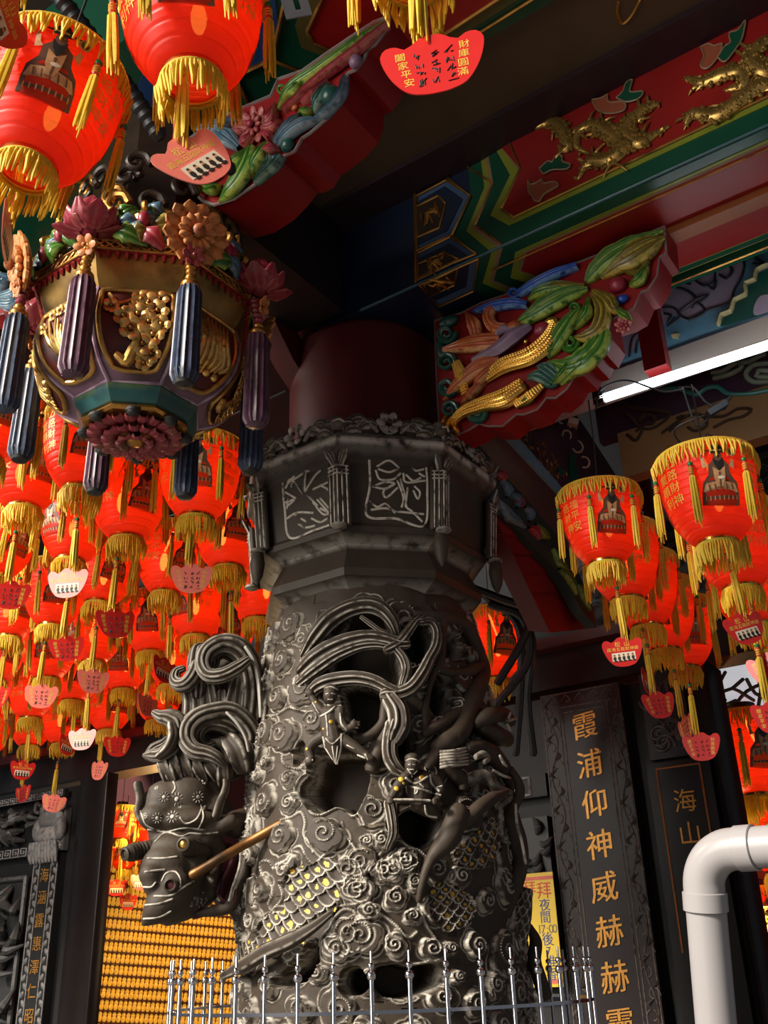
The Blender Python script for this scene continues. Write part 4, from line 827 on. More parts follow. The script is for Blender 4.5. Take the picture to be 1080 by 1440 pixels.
# ================================================================== CARVED BRACKETS
def bracket(name, label, k, t_face, thick, outline, leaves, swirls, blobs, flowers=(), redge=.004):
    o = ht(*q(k, outline[0])[0], t_face); e_ = tag(empty(name, o), label, 'carved bracket'); BL = dict(parent=e_, local=o)
    f = lambda x, y, off=0.: ht(*q(k, (x, y))[0], t_face+off)
    sc_ = lambda x, y: (f(x, y)-CAM)@FW/F/KR[k][2]
    mb = MB(); P = [f(*p) for p in outline]; mb.prism(P, -DT*thick); mb.build('board', REDB, smooth=30, **BL)
    mb = MB(); mb.tube(P+[P[0]], redge, 6, smooth=False); mb.build('moulded_rim', mat('grey_rim_paint', (.16, .13, .12), rough=.5, noise=.4, dirt=(.2, .02, .02)), **BL)
    for nm, m_, items in leaves:
        for it in items:
            mb = MB(); pts, w_ = it[0], it[1]; kw = it[2] if len(it) > 2 else {}
            n_ = len(pts); P3 = [f(p[0], p[1], .012+.02*math.sin(math.pi*j/(n_-1))) for j, p in enumerate(pts)]; s_ = sc_(*pts[0])
            ww = np.interp(np.linspace(0, 1, n_), np.linspace(0, 1, len(w_)), w_)*s_
            if kw.get('body'):
                mb.tube(P3, ww, 20, ridges=kw['body'], amp=.25, flat=.6, up=DT, step=.006)
                if m_ is GOLD:
                    Pq_, rq_ = catmull(np.array(P3), np.asarray(ww), .010)
                    for c_, w_ in zip(Pq_, rq_):
                        for j_ in range(-2, 3): a_ = j_*.5; sd_ = np.cross(DT, Pq_[-1]-Pq_[0]); sd_ /= np.linalg.norm(sd_); mb.ell(c_+DT*w_*.55*math.cos(a_)+sd_*w_*.9*math.sin(a_), (.0085, .0085, .006), None, 0, 7, 4)
            else:
                mb.leaf(P3, ww, DT, kw.get('h', .016), edge=kw.get('edge', .75), wave=kw.get('wave', 0), cols=max(21, kw.get('cols', 21)), veins=kw.get('veins', 3), rib=kw.get('rib', .35), thick=.02)
            mb.build(nm, m_, **BL)
    for nm, m_, (x, y), r, turns, sg in swirls:
        mb = MB(); s_ = sc_(x, y); tt = np.linspace(0, turns*2*math.pi, int(turns*8)+3); rr = np.linspace(r, r*.2, len(tt))
        mb.tube([f(x+a*math.cos(t*sg), y+a*math.sin(t*sg), .012+.012*(1-a/r)) for a, t in zip(rr, tt)], np.linspace(r*.34, r*.14, len(tt))*s_, 10, step=.006, ridges=3, amp=.2, ph=.5); mb.build(nm, m_, **BL)
    for nm, m_, (x, y), rx, ry in blobs:
        mb = MB(); s_ = sc_(x, y); mb.ell(f(x, y, .012), (rx*s_, ry*s_, min(rx, ry)*s_*.9), np.stack([DS, UZ, DT]), 0, 14, 9); mb.build(nm, m_, **BL)
    for nm, m_, (x, y), r, n_ in flowers:
        mb = MB(); flower(mb, f(x, y, .02), DT-UZ*.3, r*sc_(x, y), n_, 2, paint=.5); mb.build(nm, m_, **BL)
    return e_
L9 = [('acanthus_leaf', LGRN, [([(1025, 10), (900, 62), (800, 115), (735, 175), (690, 235)], [4, 34, 46, 40, 14], dict(wave=4)), ([(700, 262), (610, 285), (520, 330), (440, 385), (380, 415)], [10, 40, 46, 30, 3], dict(wave=4)), ([(650, 245), (560, 255), (490, 275), (440, 310)], [8, 30, 26, 4]),
        ([(770, 420), (750, 490), (690, 560), (610, 600), (525, 580)], [10, 44, 56, 44, 4], dict(wave=5)), ([(665, 345), (610, 410), (560, 490), (525, 565)], [8, 34, 40, 6], dict(wave=3)), ([(730, 520), (670, 590), (580, 680)], [6, 28, 3]), ([(700, 300), (690, 370), (640, 440)], [6, 26, 4])]),
      ('olive_leaf', OLIV, [([(1030, 40), (940, 85), (850, 140), (755, 218)], [8, 62, 54, 4], dict(wave=3)), ([(715, 285), (760, 350), (745, 430), (690, 470), (630, 475)], [8, 34, 38, 26, 3]), ([(720, 270), (790, 310), (815, 350), (850, 350)], [6, 26, 22, 3]), ([(690, 255), (560, 250), (450, 300)], [12, 12, 3])]),
      ('blue_scroll', RBLU, [([(655, 165), (560, 195), (470, 240), (400, 285)], [16, 22, 24, 18]), ([(440, 335), (380, 325), (300, 335), (200, 362)], [14, 22, 24, 6])]),
      ('flame_fin', OFIN, [([(320, 490), (200, 500), (50, 535)], [40, 42, 8], dict(cols=15)), ([(320, 575), (230, 600), (140, 670), (70, 748)], [26, 40, 32, 3], dict(cols=15)), ([(215, 470), (200, 415), (170, 368)], [26, 30, 5]), ([(345, 440), (285, 425), (265, 380), (290, 345), (325, 350)], [24, 26, 24, 20, 8]), ([(310, 590), (235, 650), (200, 705)], [18, 24, 3])]),
      ('scaly_body', GOLD, [([(560, 420), (530, 490), (450, 555), (340, 595), (255, 655)], [30, 44, 42, 38, 24], dict(body=6)), ([(415, 690), (340, 740), (250, 765), (160, 800), (105, 850)], [40, 48, 36, 26, 20], dict(body=7)), ([(390, 770), (450, 730), (500, 690)], [16, 22, 14], dict(body=4)), ([(130, 590), (150, 640), (170, 720)], [20, 26, 16], dict(body=5))]),
      ('crest', LILA, [([(445, 430), (380, 470), (310, 525), (200, 575)], [22, 38, 34, 14], dict(body=5)), ([(300, 480), (330, 440), (430, 440)], [14, 20, 12], dict(body=3))]),
      ('leaf_sprig', LGRN, [([(820, 360), (860, 380), (890, 410)], [6, 20, 4]), ([(880, 250), (920, 220), (960, 160)], [6, 26, 6]), ([(640, 560), (590, 630), (540, 690)], [6, 22, 4]), ([(560, 480), (540, 520), (500, 545)], [4, 16, 4]), ([(470, 700), (440, 740), (400, 770)], [4, 14, 4])]), ('flame_fin', OFIN, [([(250, 660), (190, 720), (150, 760)], [14, 20, 3]), ([(330, 450), (380, 420), (420, 410)], [10, 14, 4])]), ('gilt_claw', GOLD, [([(110, 830), (95, 860), (100, 890)], [10, 9, 3]), ([(130, 840), (125, 870), (130, 895)], [10, 9, 3]), ([(90, 820), (75, 845), (72, 870)], [9, 8, 3])]), ('sea_claw', TGRN, [([(570, 650), (520, 610), (480, 600)], [26, 30, 5]), ([(440, 650), (490, 640), (550, 680)], [10, 30, 20])])]
S9 = [('sea_scroll', TGRN, (85, 460), 42, 1.5, 1), ('sea_scroll', TGRN, (85, 585), 40, 1.5, -1), ('sea_scroll', TGRN, (90, 690), 42, 1.5, 1), ('sea_scroll', TGRN, (100, 790), 36, 1.4, -1), ('sea_scroll', TGRN, (215, 800), 44, 1.6, 1), ('blue_curl', RBLU, (378, 280), 26, 1.4, 1), ('olive_curl', OLIV, (900, 150), 56, 1.6, 1), ('green_curl', LGRN, (640, 350), 24, 1.4, -1), ('green_curl', LGRN, (620, 500), 40, 1.6, 1), ('sea_claw_curl', TGRN, (535, 660), 36, 1.4, 1)]
B9 = [('lilac_bead', LILA, (215, 465), 16, 16), ('lilac_bead', LILA, (285, 440), 14, 14), ('lilac_bead', LILA, (300, 520), 16, 16), ('lilac_bead', LILA, (240, 535), 14, 14), ('dragon_face', CRIM, (505, 445), 42, 36), ('dragon_jaw', GOLD, (540, 410), 34, 22), ('gilt_eye', GOLD, (430, 495), 12, 12), ('bud', CRIM, (830, 250), 40, 36), ('blue_bud', RBLU, (850, 310), 26, 20), ('leaf_boss', TGRN, (95, 410), 50, 30), ('gilt_foot', GOLD, (110, 850), 26, 22), ('wave_edge', TGRN, (60, 520), 18, 60)]
O9 = [(35, 405), (40, 560), (45, 700), (55, 850), (120, 905), (180, 880), (230, 850), (260, 862), (330, 862), (390, 810), (420, 812), (480, 790), (520, 740), (560, 740), (610, 700), (640, 650), (680, 640), (700, 600), (730, 590), (750, 545), (770, 540), (800, 480), (785, 400), (850, 380), (900, 350), (930, 280), (960, 270), (1000, 210), (1010, 130), (1040, 110), (1032, -5), (900, 50), (790, 100), (660, 150), (560, 185), (430, 262), (240, 325), (150, 370)]
bracket('dragon_fish_bracket', 'carved painted bracket with gold dragon fish and green leaves beside red column shaft', 'k9', .10, .13, O9, L9, S9, B9, [('red_rosette', CRIM, (855, 425), 40, 7)])
L10 = [('long_leaf', LGRN, [([(1020, 105), (850, 225), (640, 375), (500, 470), (425, 590)], [4, 24, 30, 36, 5]), ([(280, 800), (240, 900), (180, 1000), (105, 1092)], [30, 60, 52, 4], dict(wave=3)), ([(370, 780), (310, 850), (270, 960)], [26, 50, 8]), ([(160, 900), (200, 860), (270, 820)], [6, 30, 20])]),
       ('blue_leaf', LBLU, [([(560, 610), (480, 680), (410, 775)], [4, 26, 12]), ([(660, 640), (560, 665), (480, 720), (430, 790)], [5, 30, 34, 12]), ([(790, 410), (770, 500), (700, 590), (620, 650)], [6, 20, 18, 6]), ([(60, 690), (150, 740), (220, 800)], [10, 50, 20]), ([(0, 700), (90, 680), (200, 640)], [20, 30, 8])]),
       ('sea_leaf', TGRN, [([(700, 460), (640, 540), (620, 610)], [20, 44, 10]), ([(380, 850), (370, 900), (300, 980)], [20, 30, 6]), ([(440, 850), (400, 900), (300, 990)], [20, 20, 6])]),
       ('flower_petal', CRIM, [([(330, 690), (380, 640), (410, 560)], [10, 40, 6]), ([(320, 700), (400, 680), (440, 650)], [10, 34, 6]), ([(300, 690), (240, 640), (220, 600)], [10, 36, 6]), ([(290, 710), (220, 700), (180, 690)], [10, 30, 6]), ([(310, 720), (250, 760), (220, 780)], [10, 30, 6]), ([(330, 710), (380, 740), (400, 770)], [8, 26, 6]), ([(110, 900), (80, 930), (60, 980)], [10, 30, 8]), ([(330, 830), (390, 800), (440, 810)], [6, 22, 6])]), ('pine_sprig', LGRN, [([(0, 1000), (60, 1010), (120, 1000)], [6, 18, 3]), ([(20, 1040), (70, 1030), (110, 1010)], [6, 16, 3]), ([(560, 430), (520, 480), (470, 520)], [6, 26, 6]), ([(620, 590), (580, 600), (540, 610)], [6, 18, 4])]), ('red_stem', CRIM, [([(1020, 130), (860, 260), (640, 430), (460, 600)], [8, 16, 16, 10]), ([(560, 560), (620, 500), (700, 440)], [8, 14, 8])])]
B10 = [('pomegranate', TGRN, (715, 525), 62, 62), ('rose_bud', LILA, (850, 335), 40, 42), ('shell_boss', TGRN, (480, 790), 42, 40), ('maroon_bud', CRIM, (75, 950), 42, 50), ('grey_bud', LBLU, (410, 865), 26, 26), ('pale_bead', ORNG, (620, 495), 14, 14), ('pale_bead', ORNG, (655, 480), 12, 12), ('pale_bead', ORNG, (520, 585), 22, 16)]
O10 = [(-60, 1000), (20, 1090), (85, 1112), (190, 1080), (300, 1005), (380, 920), (430, 850), (460, 850), (520, 820), (560, 750), (600, 725), (700, 640), (770, 560), (800, 470), (805, 400), (850, 380), (895, 320), (915, 270), (960, 240), (1010, 170), (1035, 90), (950, 120), (850, 185), (700, 285), (560, 385), (430, 430), (390, 520), (200, 600), (60, 670), (-60, 760)]
bracket('flower_bracket', 'carved bracket with red lotus and blue and green leaves above the carved pendant', 'k10', 1.17, .20, O10, L10, [('green_curl', LGRN, (450, 480), 30, 1.4, 1)], B10, [('red_lotus', CRIM, (310, 690), 110, 9)], .006)
KR['k23'] = (0, 380, 4.0)
bracket('blue_scroll_bracket', 'blue carved bracket tip at the left edge behind the carved pendant', 'k23', 1.10, .18, [(-400, 120), (-200, 220), (0, 250), (120, 220), (170, 100), (60, 40), (-100, -40), (-400, -150)], [('blue_leaf', LBLU, [([(170, 60), (80, 120), (0, 150)], [6, 34, 20]), ([(140, 150), (60, 190), (-40, 180)], [10, 30, 20]), ([(40, 40), (0, 90), (-80, 120)], [8, 30, 20])])], [('blue_curl', LBLU, (70, 200), 50, 1.6, 1), ('blue_curl', LBLU, (10, 60), 40, 1.5, -1)], [])
# ================================================================== LANTERNS
def shade_mat(name, e, see=.025, ecol=(1., .07, .003)): return mat(name, (.74, .028, .006), rough=.45, noise=.12, ns=9, emit=e, ecol=ecol, see=see, transl=.5)
SH_HOT = shade_mat('lit_red_silk', .20); SH_MID = shade_mat('red_silk', .06, see=.012); SH_DIM = shade_mat('dim_red_silk', .2)
YARN = mat('gold_yarn', (.95, .62, .055), rough=.6, noise=.25, ns=60, transl=.4)
BRAID = mat('gold_braid', (.66, .34, .03), rough=.5, noise=.3, ns=80)
BRASS = mat('brass', (.72, .45, .12), rough=.2, metal=1.)
BULBW = mat('weak_bulb_glow', (1, .6, .2), emit=22, ecol=(1, .5, .12)); BULB = mat('bulb_glow', (1, .6, .2), emit=36, ecol=(1, .50, .12))
GREENB = mat('green_bead', (.01, .16, .035), rough=.2); REDC = mat('red_cord', (.5, .03, .015), rough=.6)
P_BLK = mat('print_black', (.012, .010, .009), rough=.5); P_TAN = mat('print_tan', (.52, .27, .12), rough=.5, noise=.5, ns=60); P_BRN = mat('print_brown', (.12, .05, .025), rough=.5); P_PALE = mat('print_pale', (.72, .60, .45), rough=.5)
LR = .18
lp = [(.40, .10), (.72, .085), (.95, .04), (1.0, 0), (1.0, -.25), (.985, -.55), (.95, -.85), (.90, -1.1), (.82, -1.35), (.72, -1.53), (.60, -1.70), (.50, -1.80), (.40, -1.86)]
_z = np.array([p[1] for p in lp])[::-1]; _r = np.array([p[0] for p in lp])[::-1]
def lrad(z): return float(np.interp(z, _z, _r))
def lsurf(a, z, off=.01): r = (lrad(z)+off)*LR; return np.array([r*math.sin(a), -r*math.cos(a), z*LR])
prof_s = []
for z in np.linspace(.10, -1.86, 110): prof_s.append(((lrad(z)-.016*(math.sin(z*40) > .72))*LR, z*LR))
mb = MB(); mb.lathe(prof_s, (0, 0, 0), None, 40); MESH = {}
def keep(k, mb, mats, **kw): o = mb.build(k, mats, None, **kw); MESH[k] = o.data; bpy.data.objects.remove(o)
keep('shade', mb, SH_HOT, smooth=60)
mb = MB(); mb.ell((.02, -.03, -.95*LR), (.020, .020, .052), None, 0, 10, 8); mb.tube([(.02, -.03, -.6*LR), (.0, 0, .1*LR)], .006, 6, smooth=False); keep('bulb', mb, BULB)
mb = MB(); mb.lathe([(.0, .36), (.30, .36), (.34, .33), (.34, .12), (.42, .10), (.42, .07)], (0, 0, 0), np.eye(3)*1, 20); 
for v in mb.v: v *= LR
keep('cap', mb, mat('black_cap', (.02, .016, .012), rough=.3))
mb = MB(); mb.lathe([(.415, -1.82), (.425, -1.84), (.425, -1.97), (.41, -1.98), (.38, -1.97)], (0, 0, 0), None, 24)
for v in mb.v: v *= LR
keep('brass_ring', mb, BRASS)
def fringe(r0, z0, ln, n, r1, seed):
    rs = np.random.RandomState(seed); m = MB()
    m.lathe([(r0-.02, z0+.03), (r0+.03, z0+.03), (r0+.045, z0), (r0+.03, z0-.05), (r0-.02, z0-.05)], (0, 0, 0), None, 32)
    for i in range(n):
        a = 2*math.pi*(i+rs.uniform(-.3, .3))/n; l = ln*rs.uniform(.72, 1.08); b = a+rs.uniform(-.05, .05); rr = r1+rs.uniform(-.04, .05)
        pts = [(r0+.03, a, z0-.02), ((r0+rr)/2+.03+rs.uniform(0, .03), a, z0-l*.35), (rr, b, z0-l*.75), (rr-.01, b+rs.uniform(-.02, .02), z0-l)]
        m.tube([(p[0]*math.sin(p[1]), -p[0]*math.cos(p[1]), p[2]) for p in pts], [.020, .026, .024, .010], 4, step=1., cap=False)
    for v in m.v: v *= LR
    return m
keep('top_fringe', fringe(1.0, .04, .42, 120, 1.05, 3), [YARN]); keep('bottom_fringe', fringe(.40, -1.94, .50, 54, .43, 4), [YARN])
def tassel_mb(L_=1.0):
    m = MB(); rs = np.random.RandomState(int(L_*100))
    m.tube([(0, 0, 0), (0, 0, -.42)], .008, 5, mi=2, smooth=False); m.ell((0, 0, -.47), .058, None, 1, 10, 7)
    m.tube([(0, 0, -.52), (0, 0, -.70)], [.045, .05], 8, mi=2, smooth=False)
    for k in range(3): m.lathe([(.05, -.56-.05*k), (.06, -.575-.05*k), (.05, -.59-.05*k)], (0, 0, 0), None, 8, mi=0)
    for k in range(22):
        a = rs.uniform(0, 6.28); r = .075*math.sqrt(rs.uniform(0, 1)); l = L_*rs.uniform(.82, 1.05)
        m.tube([(0, 0, -.69), (r*.8*math.cos(a), r*.8*math.sin(a), -.78), (r*1.1*math.cos(a)+.01, r*1.1*math.sin(a), -.69-l*.6), (r*1.25*math.cos(a)+.02, r*1.25*math.sin(a), -.69-l)], [.02, .026, .024, .010], 4, step=1., cap=False)
    for v in m.v: v *= LR
    return m
keep('tassel', tassel_mb(1.10), [YARN, GREENB, REDC])
# printed seated deity (generic) on the silk
def patch(m, a0, z0, pts, off, mi):
    c = np.mean(np.array(pts), 0); P = [lsurf(a0+c[0]/lrad(z0+c[1]), z0+c[1], off)]+[lsurf(a0+p[0]/lrad(z0+p[1]), z0+p[1], off) for p in pts]; n = len(pts)
    m.add(P, [[0, 1+i, 1+(i+1) % n] for i in range(n)], mi)
def ov(cx, cz, rx, rz, n=16): return [(cx+rx*math.cos(t), cz+rz*math.sin(t)) for t in np.linspace(0, 2*math.pi, n, endpoint=False)]
def portrait(a0, z0):
    m = MB(); rs = np.random.RandomState(8)
    patch(m, a0, z0, [(-.38, -.62), (.36, -.66), (.36, -.40), (-.36, -.36)], .012, 2)
    for x in np.linspace(-.3, .3, 8): patch(m, a0, z0, ov(x, -.52, .012, .055, 6), .016, 1)
    patch(m, a0, z0, [(-.36, -.38), (.36, -.42), (.33, -.2), (.22, -.05), (.20, .16), (.10, .26), (-.10, .27), (-.20, .16), (-.22, -.05), (-.34, -.2)], .014, 2)
    patch(m, a0, z0, [(-.34, -.38), (.34, -.41), (.28, -.24), (.08, -.20), (-.08, -.19), (-.28, -.22)], .017, 1)
    patch(m, a0, z0, [(-.12, .12), (0, .02), (.12, .12), (.10, -.14), (.04, -.30), (-.05, -.30), (-.11, -.14)], .018, 1)
    for k in range(5): patch(m, a0, z0, [(-.24+.11*k, -.24), (-.22+.11*k, -.24), (-.20+.11*k, -.37), (-.225+.11*k, -.37)], .021, 2)
    patch(m, a0, z0, [(-.02, .0), (.02, 0), (.015, -.28), (-.02, -.28)], .021, 2); patch(m, a0, z0, ov(.02, -.12, .07, .035, 10), .023, 3)
    patch(m, a0, z0, [(-.20, .14), (-.31, .10), (-.33, .32), (-.27, .34), (-.25, .2)], .018, 1); patch(m, a0, z0, [(.20, .14), (.30, .06), (.32, .24), (.27, .30), (.24, .2)], .018, 1)
    patch(m, a0, z0, [(-.34, .30), (-.31, .30), (-.25, .62), (-.27, .63)], .017, 2); patch(m, a0, z0, ov(.30, .44, .09, .10), .016, 1); patch(m, a0, z0, ov(.30, .44, .055, .065), .018, 2)
    patch(m, a0, z0, ov(.0, .33, .085, .10), .022, 2); patch(m, a0, z0, [(-.10, .30), (.10, .30), (.08, .16), (0, .02), (-.08, .16)], .024, 0)
    for x in (-.035, .035): patch(m, a0, z0, ov(x, .36, .02, .008, 8), .027, 1)
    patch(m, a0, z0, [(-.13, .41), (.13, .41), (.11, .53), (.05, .62), (-.05, .62), (-.11, .53)], .025, 0); patch(m, a0, z0, [(-.24, .47), (.24, .47), (.24, .50), (-.24, .50)], .024, 0); patch(m, a0, z0, ov(0, .47, .09, .025, 10), .028, 1)
    return m
keep('portrait', portrait(0, -.72), [P_BLK, P_TAN, P_BRN, P_PALE], smooth=0)
def inscription(cols, a0=0.):
    m = MB()
    for j, txt in enumerate(cols):
        for i, ch in enumerate(txt):
            V, Fs = glyph(ch); z0 = -.26-.27*i; aa = a0+.30*j
            P = [lsurf(aa+v[0]*.27/lrad(z0), z0+v[1]*.25, .014) for v in V]; m.add(P, Fs, 0)
    return m
keep('inscription', inscription(['五路財神', '祈福平安']), mat('gold_print', (.62, .40, .06), rough=.4, metal=.2), smooth=0)
keep('inscription_b', inscription(['事業順利', '五路財神']), mat('gold_print', (.5, .3, .05)), smooth=0)
def put(name, data, parent, at=(0, 0, 0), rz=0, sc_=1., mats=None):
    o = bpy.data.objects.new(name, data); COL.objects.link(o); o.parent = parent; o.location = at; o.rotation_euler.z = rz
    if mats:
        o.material_slots[0].link = 'OBJECT'; o.material_slots[0].material = mats
    return o
def lantern(at, rz, label, group, shade=None, sc_=1., tilt=(0, 0), cord=.5, detail=2, hole=0, insc='inscription'):
    e = tag(empty('paper_lantern', at, rz), label, 'lantern', group); e.scale = (sc_,)*3; e.rotation_euler.x, e.rotation_euler.y = tilt
    put('shade', MESH['shade'], e, mats=shade or SH_HOT); put('bulb', MESH['bulb'], e, mats=BULBW if shade is SH_MID else None); put('cap', MESH['cap'], e); put('brass_ring', MESH['brass_ring'], e)
    put('top_fringe', MESH['top_fringe'], e); put('bottom_fringe', MESH['bottom_fringe'], e)
    for k in range(3):
        put('printed_figure', MESH['portrait'], e, rz=k*2*math.pi/3); put('inscription', MESH[insc], e, rz=k*2*math.pi/3+.80)
    for k in range(6):
        a = k*math.pi/3+.52; put('tassel', MESH['tassel'], e, (1.07*LR*math.sin(a), -1.07*LR*math.cos(a), .02*LR-.04*LR*(k % 2)), rnd.uniform(0, 6))
    if cord:
        m = MB(); m.tube([(0, 0, .34*LR), (.004, 0, cord*.5), (0, 0, cord)], .0035, 6, step=.1); m.build('cord', WIRE, e)
    return e
# ------------------------------------------------------------------ ingot-shaped wish cards
TAGR = mat('red_card', (.66, .022, .018), rough=.3, noise=.08, coat=.4, transl=.15); TAG_GLARE = mat('glare_lit_red_card', (.82, .20, .15), rough=.3, noise=.08, coat=.5); CARDG = mat('card_gold_print', (.80, .50, .07), rough=.4); INK = mat('black_ink', (.02, .012, .012), rough=.6)  # pink copy of the red card has glare put into its colour
_hp = [(0, .80), (.2, .77), (.38, .62), (.52, .55), (.68, .66), (.88, .66), (1.0, .48), (.96, .16), (.80, -.26), (.55, -.60), (.25, -.72), (0, -.74)]
_op = cat2(_hp+[(-x, y) for x, y in _hp[-2:0:-1]]+[_hp[0]], .08)[:-1]
TW = .085
mb = MB(); mb.prism([(x*TW, 0.0012, y*TW-.8*TW) for x, y in _op], (0, -.0024, 0)); keep('card', mb, TAGR, smooth=30)
def cardtext():
    m = MB(); f = lambda x, z: np.stack([x, np.full_like(x, -.0016), z], -1)
    for txt, size, z0, stp in (('松山', .30, .44, .46), ('霞海五路財神爺', .215, .18, .225)):
        for i, ch in enumerate(txt):
            V, Fs = glyph(ch); x0 = (i-(len(txt)-1)/2)*stp; P = f((x0+V[:, 0]*size)*TW, (z0+V[:, 1]*size-.8)*TW); m.add(P, Fs, 0)
    m.box((0, -.0016, (-.22-.8)*TW), np.eye(3), (.58*TW, .0004, .21*TW), 1)
    for i in range(5):
        x0 = (-.45+.225*i)*TW
        for (dx, dz, rx, rz, mi) in ((0, -.10, .08, .12, 2), (0, .06, .055, .07, 3), (0, .10, .05, .06, 2), (.04, -.28, .09, .05, 2)): m.ell((x0+dx*TW, -.0022, (-.22-.8+dz*.8)*TW), (rx*TW, .0004, rz*TW), None, mi, 8, 4)
    return m
keep('front_print', cardtext(), [CARDG, P_PALE, P_BLK, P_TAN], smooth=0)
def backtext():
    m = MB(); f = lambda x, z: np.stack([-x, np.full_like(x, .0016), z], -1); rs = np.random.RandomState(2)
    for txt, x0 in (('闔家平安', -.62), ('財庫圓滿', .62)):
        for i, ch in enumerate(txt): V, Fs = glyph(ch); m.add(f((x0*(1-.06*i)+V[:, 0]*.22)*TW, (.36-.235*i+V[:, 1]*.22-.8)*TW), [q_[::-1] for q_ in Fs], 0)
    for j in range(3):
        for i in range(4):
            for s_ in range(4):
                x0, z0 = (-.28+.3*j), .3-.24*i; p = [(x0+rs.uniform(-.1, .1), z0+rs.uniform(-.1, .1)) for _ in range(2)]
                m.tube([(-x*TW, .0018, (z-.8)*TW) for x, z in p], .0010, 4, mi=1, smooth=False)
    return m
keep('back_print', backtext(), [CARDG, INK], smooth=0)
def card(at, rz, label, group, pink=False, sc_=1., tilt=(0, 0), string=.26, tassel=True):
    string = max(string, .31)
    e = tag(empty('wish_card', at, rz), label, 'wish card', group); e.scale = (sc_,)*3
    for nm_ in ('card_sheet', 'front_print', 'back_print'): o_ = put(nm_, MESH['card' if nm_ == 'card_sheet' else nm_], e, mats=(TAG_GLARE if pink else TAGR) if nm_ == 'card_sheet' else None); o_.rotation_euler = (tilt[0], tilt[1], 0)
    m = MB(); m.tube([(0, 0, -.012), (.002, .002, string*.5), (0, 0, string)], .0012, 5, step=.05); m.build('string', REDC, e)
    if tassel: put('tassel', MESH['tassel'], e, (.012, .004, string), 0)
    return e
def face(rz_to_cam, at): return math.atan2(CAM[0]-at[0], -(CAM[1]-at[1]))*1+rz_to_cam    # rz so that local -Y looks at the camera
def ori(n): return ['first', 'second', 'third', 'fourth', 'fifth', 'sixth', 'seventh', 'eighth', 'ninth', 'tenth', 'eleventh', 'twelfth', 'thirteenth', 'fourteenth', 'fifteenth', 'sixteenth'][n]
# near lanterns, upper left
def at_(x, y, d): return dep(x, y, d)
NEAR = 'large lanterns hanging near the carved pendant'
p = at_(82, 108, 2.62); lantern(p, face(.02, p), 'large sunlit red lantern cut by the left photo edge above a yellow fringe', NEAR, SH_MID, 1., (0, .12), .9)
p = at_(268, -30, 2.50); lantern(p, face(-.15, p), 'large sunlit red lantern with glare-pink red card, over the flower bracket', NEAR, SH_MID, 1., (.05, -.06), .7, insc='inscription_b')
p = at_(572, -185, 2.2); lantern(p, face(.3, p), 'lantern mostly above the frame, only its yellow bottom fringe shows', NEAR, SH_MID, 1., (0, 0), .7)
p = at_(-6, 640, 3.9); lantern(at_(-6, 540, 3.9), face(.2, p), 'red lantern at the left edge beside the pendant tassels', NEAR, SH_HOT, 1., (0, 0), .6)
NC = 'cards on the near lanterns'
p = at_(243, 196, 2.32); card(p, face(.12, p), 'glare-pink red ingot card with printed group photo strip, hanging before the carved flowers', NC, True, 1.15, (-.1, -.85), .14)
p = at_(604, 50, 1.80); card(p, face(math.pi-.08, p), 'red card showing its gold lettered back at the top, beside yellow tassel', NC, False, 1.12, (.0, .06), .10)
p = at_(22, -12, 2.0); card(p, face(1.0, p), 'dark red card edge on in the upper left corner', NC, False, 1.1, (.2, .35), .10)
p = at_(15, 305, 2.5); card(p, face(1.35, p), 'glare-pink red card turned edge on below the leftmost sunlit lantern', NC, True, 1.0, (0, .08), .12)
# glowing crowd under the left porch ceiling: rows run along the front
ZL = 3.80; GL = 'crowd of glowing lanterns under the left ceiling'; GC = 'wish cards under the glowing lanterns'
cells = []
for j, t in enumerate(np.arange(.62, -1.9, -.47)):
    for i, s in enumerate(np.arange(-1.05, -6.6, -.46)):
        s2 = s+.23*(j % 2)+rnd.uniform(-.05, .05); t2 = t+rnd.uniform(-.05, .05); z2 = 3.56+.115*(t+1.85)+rnd.uniform(-.04, .04); P = L(s2, t2, z2); x, y = proj(P-UZ*.18)
        if -40 < x < 385 and y > 600 and not (x > 345 and y > 900): cells.append((j, i, P, x, y))
rows_ = {}
for c in cells: rows_.setdefault(c[0], []).append(c)
tints = ['lit', 'bright']
for n_r, j in enumerate(sorted(rows_)):
    rw = sorted(rows_[j], key=lambda c: c[3])
    for n_c, (jj, i, P, x, y) in enumerate(rw):
        place = f'{ori(n_c)} from the left in the {ori(n_r)} row from the front'
        lantern(P, face(rnd.uniform(-2.6, 2.6), P), 'glowing red lantern, '+place, GL, SH_HOT, rnd.uniform(.95, 1.04), (rnd.uniform(-.05, .05), rnd.uniform(-.05, .05)), .0, insc='inscription' if (i+j) % 2 else 'inscription_b')
        if rnd.random() < .88:
            back = rnd.random() < .45; c = P-UZ*rnd.uniform(.55, .72)+DS*rnd.uniform(-.03, .03)
            pk = rnd.random() < .35
            card(c, face((math.pi if back else 0)+rnd.choice([0, 0, .3, -.4, .8, -.9]), P), ('pink' if pk else 'red')+(' wish card, back out, under ' if back else ' wish card under ')+f'{ori(n_c)} lantern from left in {ori(n_r)} row', GC, pk, rnd.uniform(.95, 1.05), (rnd.uniform(-.1, .1), rnd.uniform(-.18, .18)), .14)
# hanging wires of that crowd
for n_r, j in enumerate(sorted(rows_)):
    a = max(loc(c[2])[0] for c in rows_[j])+.5; b = min(loc(c[2])[0] for c in rows_[j])-.5; tt = np.mean([loc(c[2])[1] for c in rows_[j]])
    m = MB(); zw = np.mean([c[2][2] for c in rows_[j]])+.07; m.tube([L(a, tt, zw+.02), L((a+b)/2, tt, zw), L(b, tt, zw+.02)], .006, 6, step=.3); o = m.build('lantern_wire', WIRE); tag(o, f'black wire carrying the {ori(n_r)} row of glowing lanterns', 'wire', 'lantern wires')
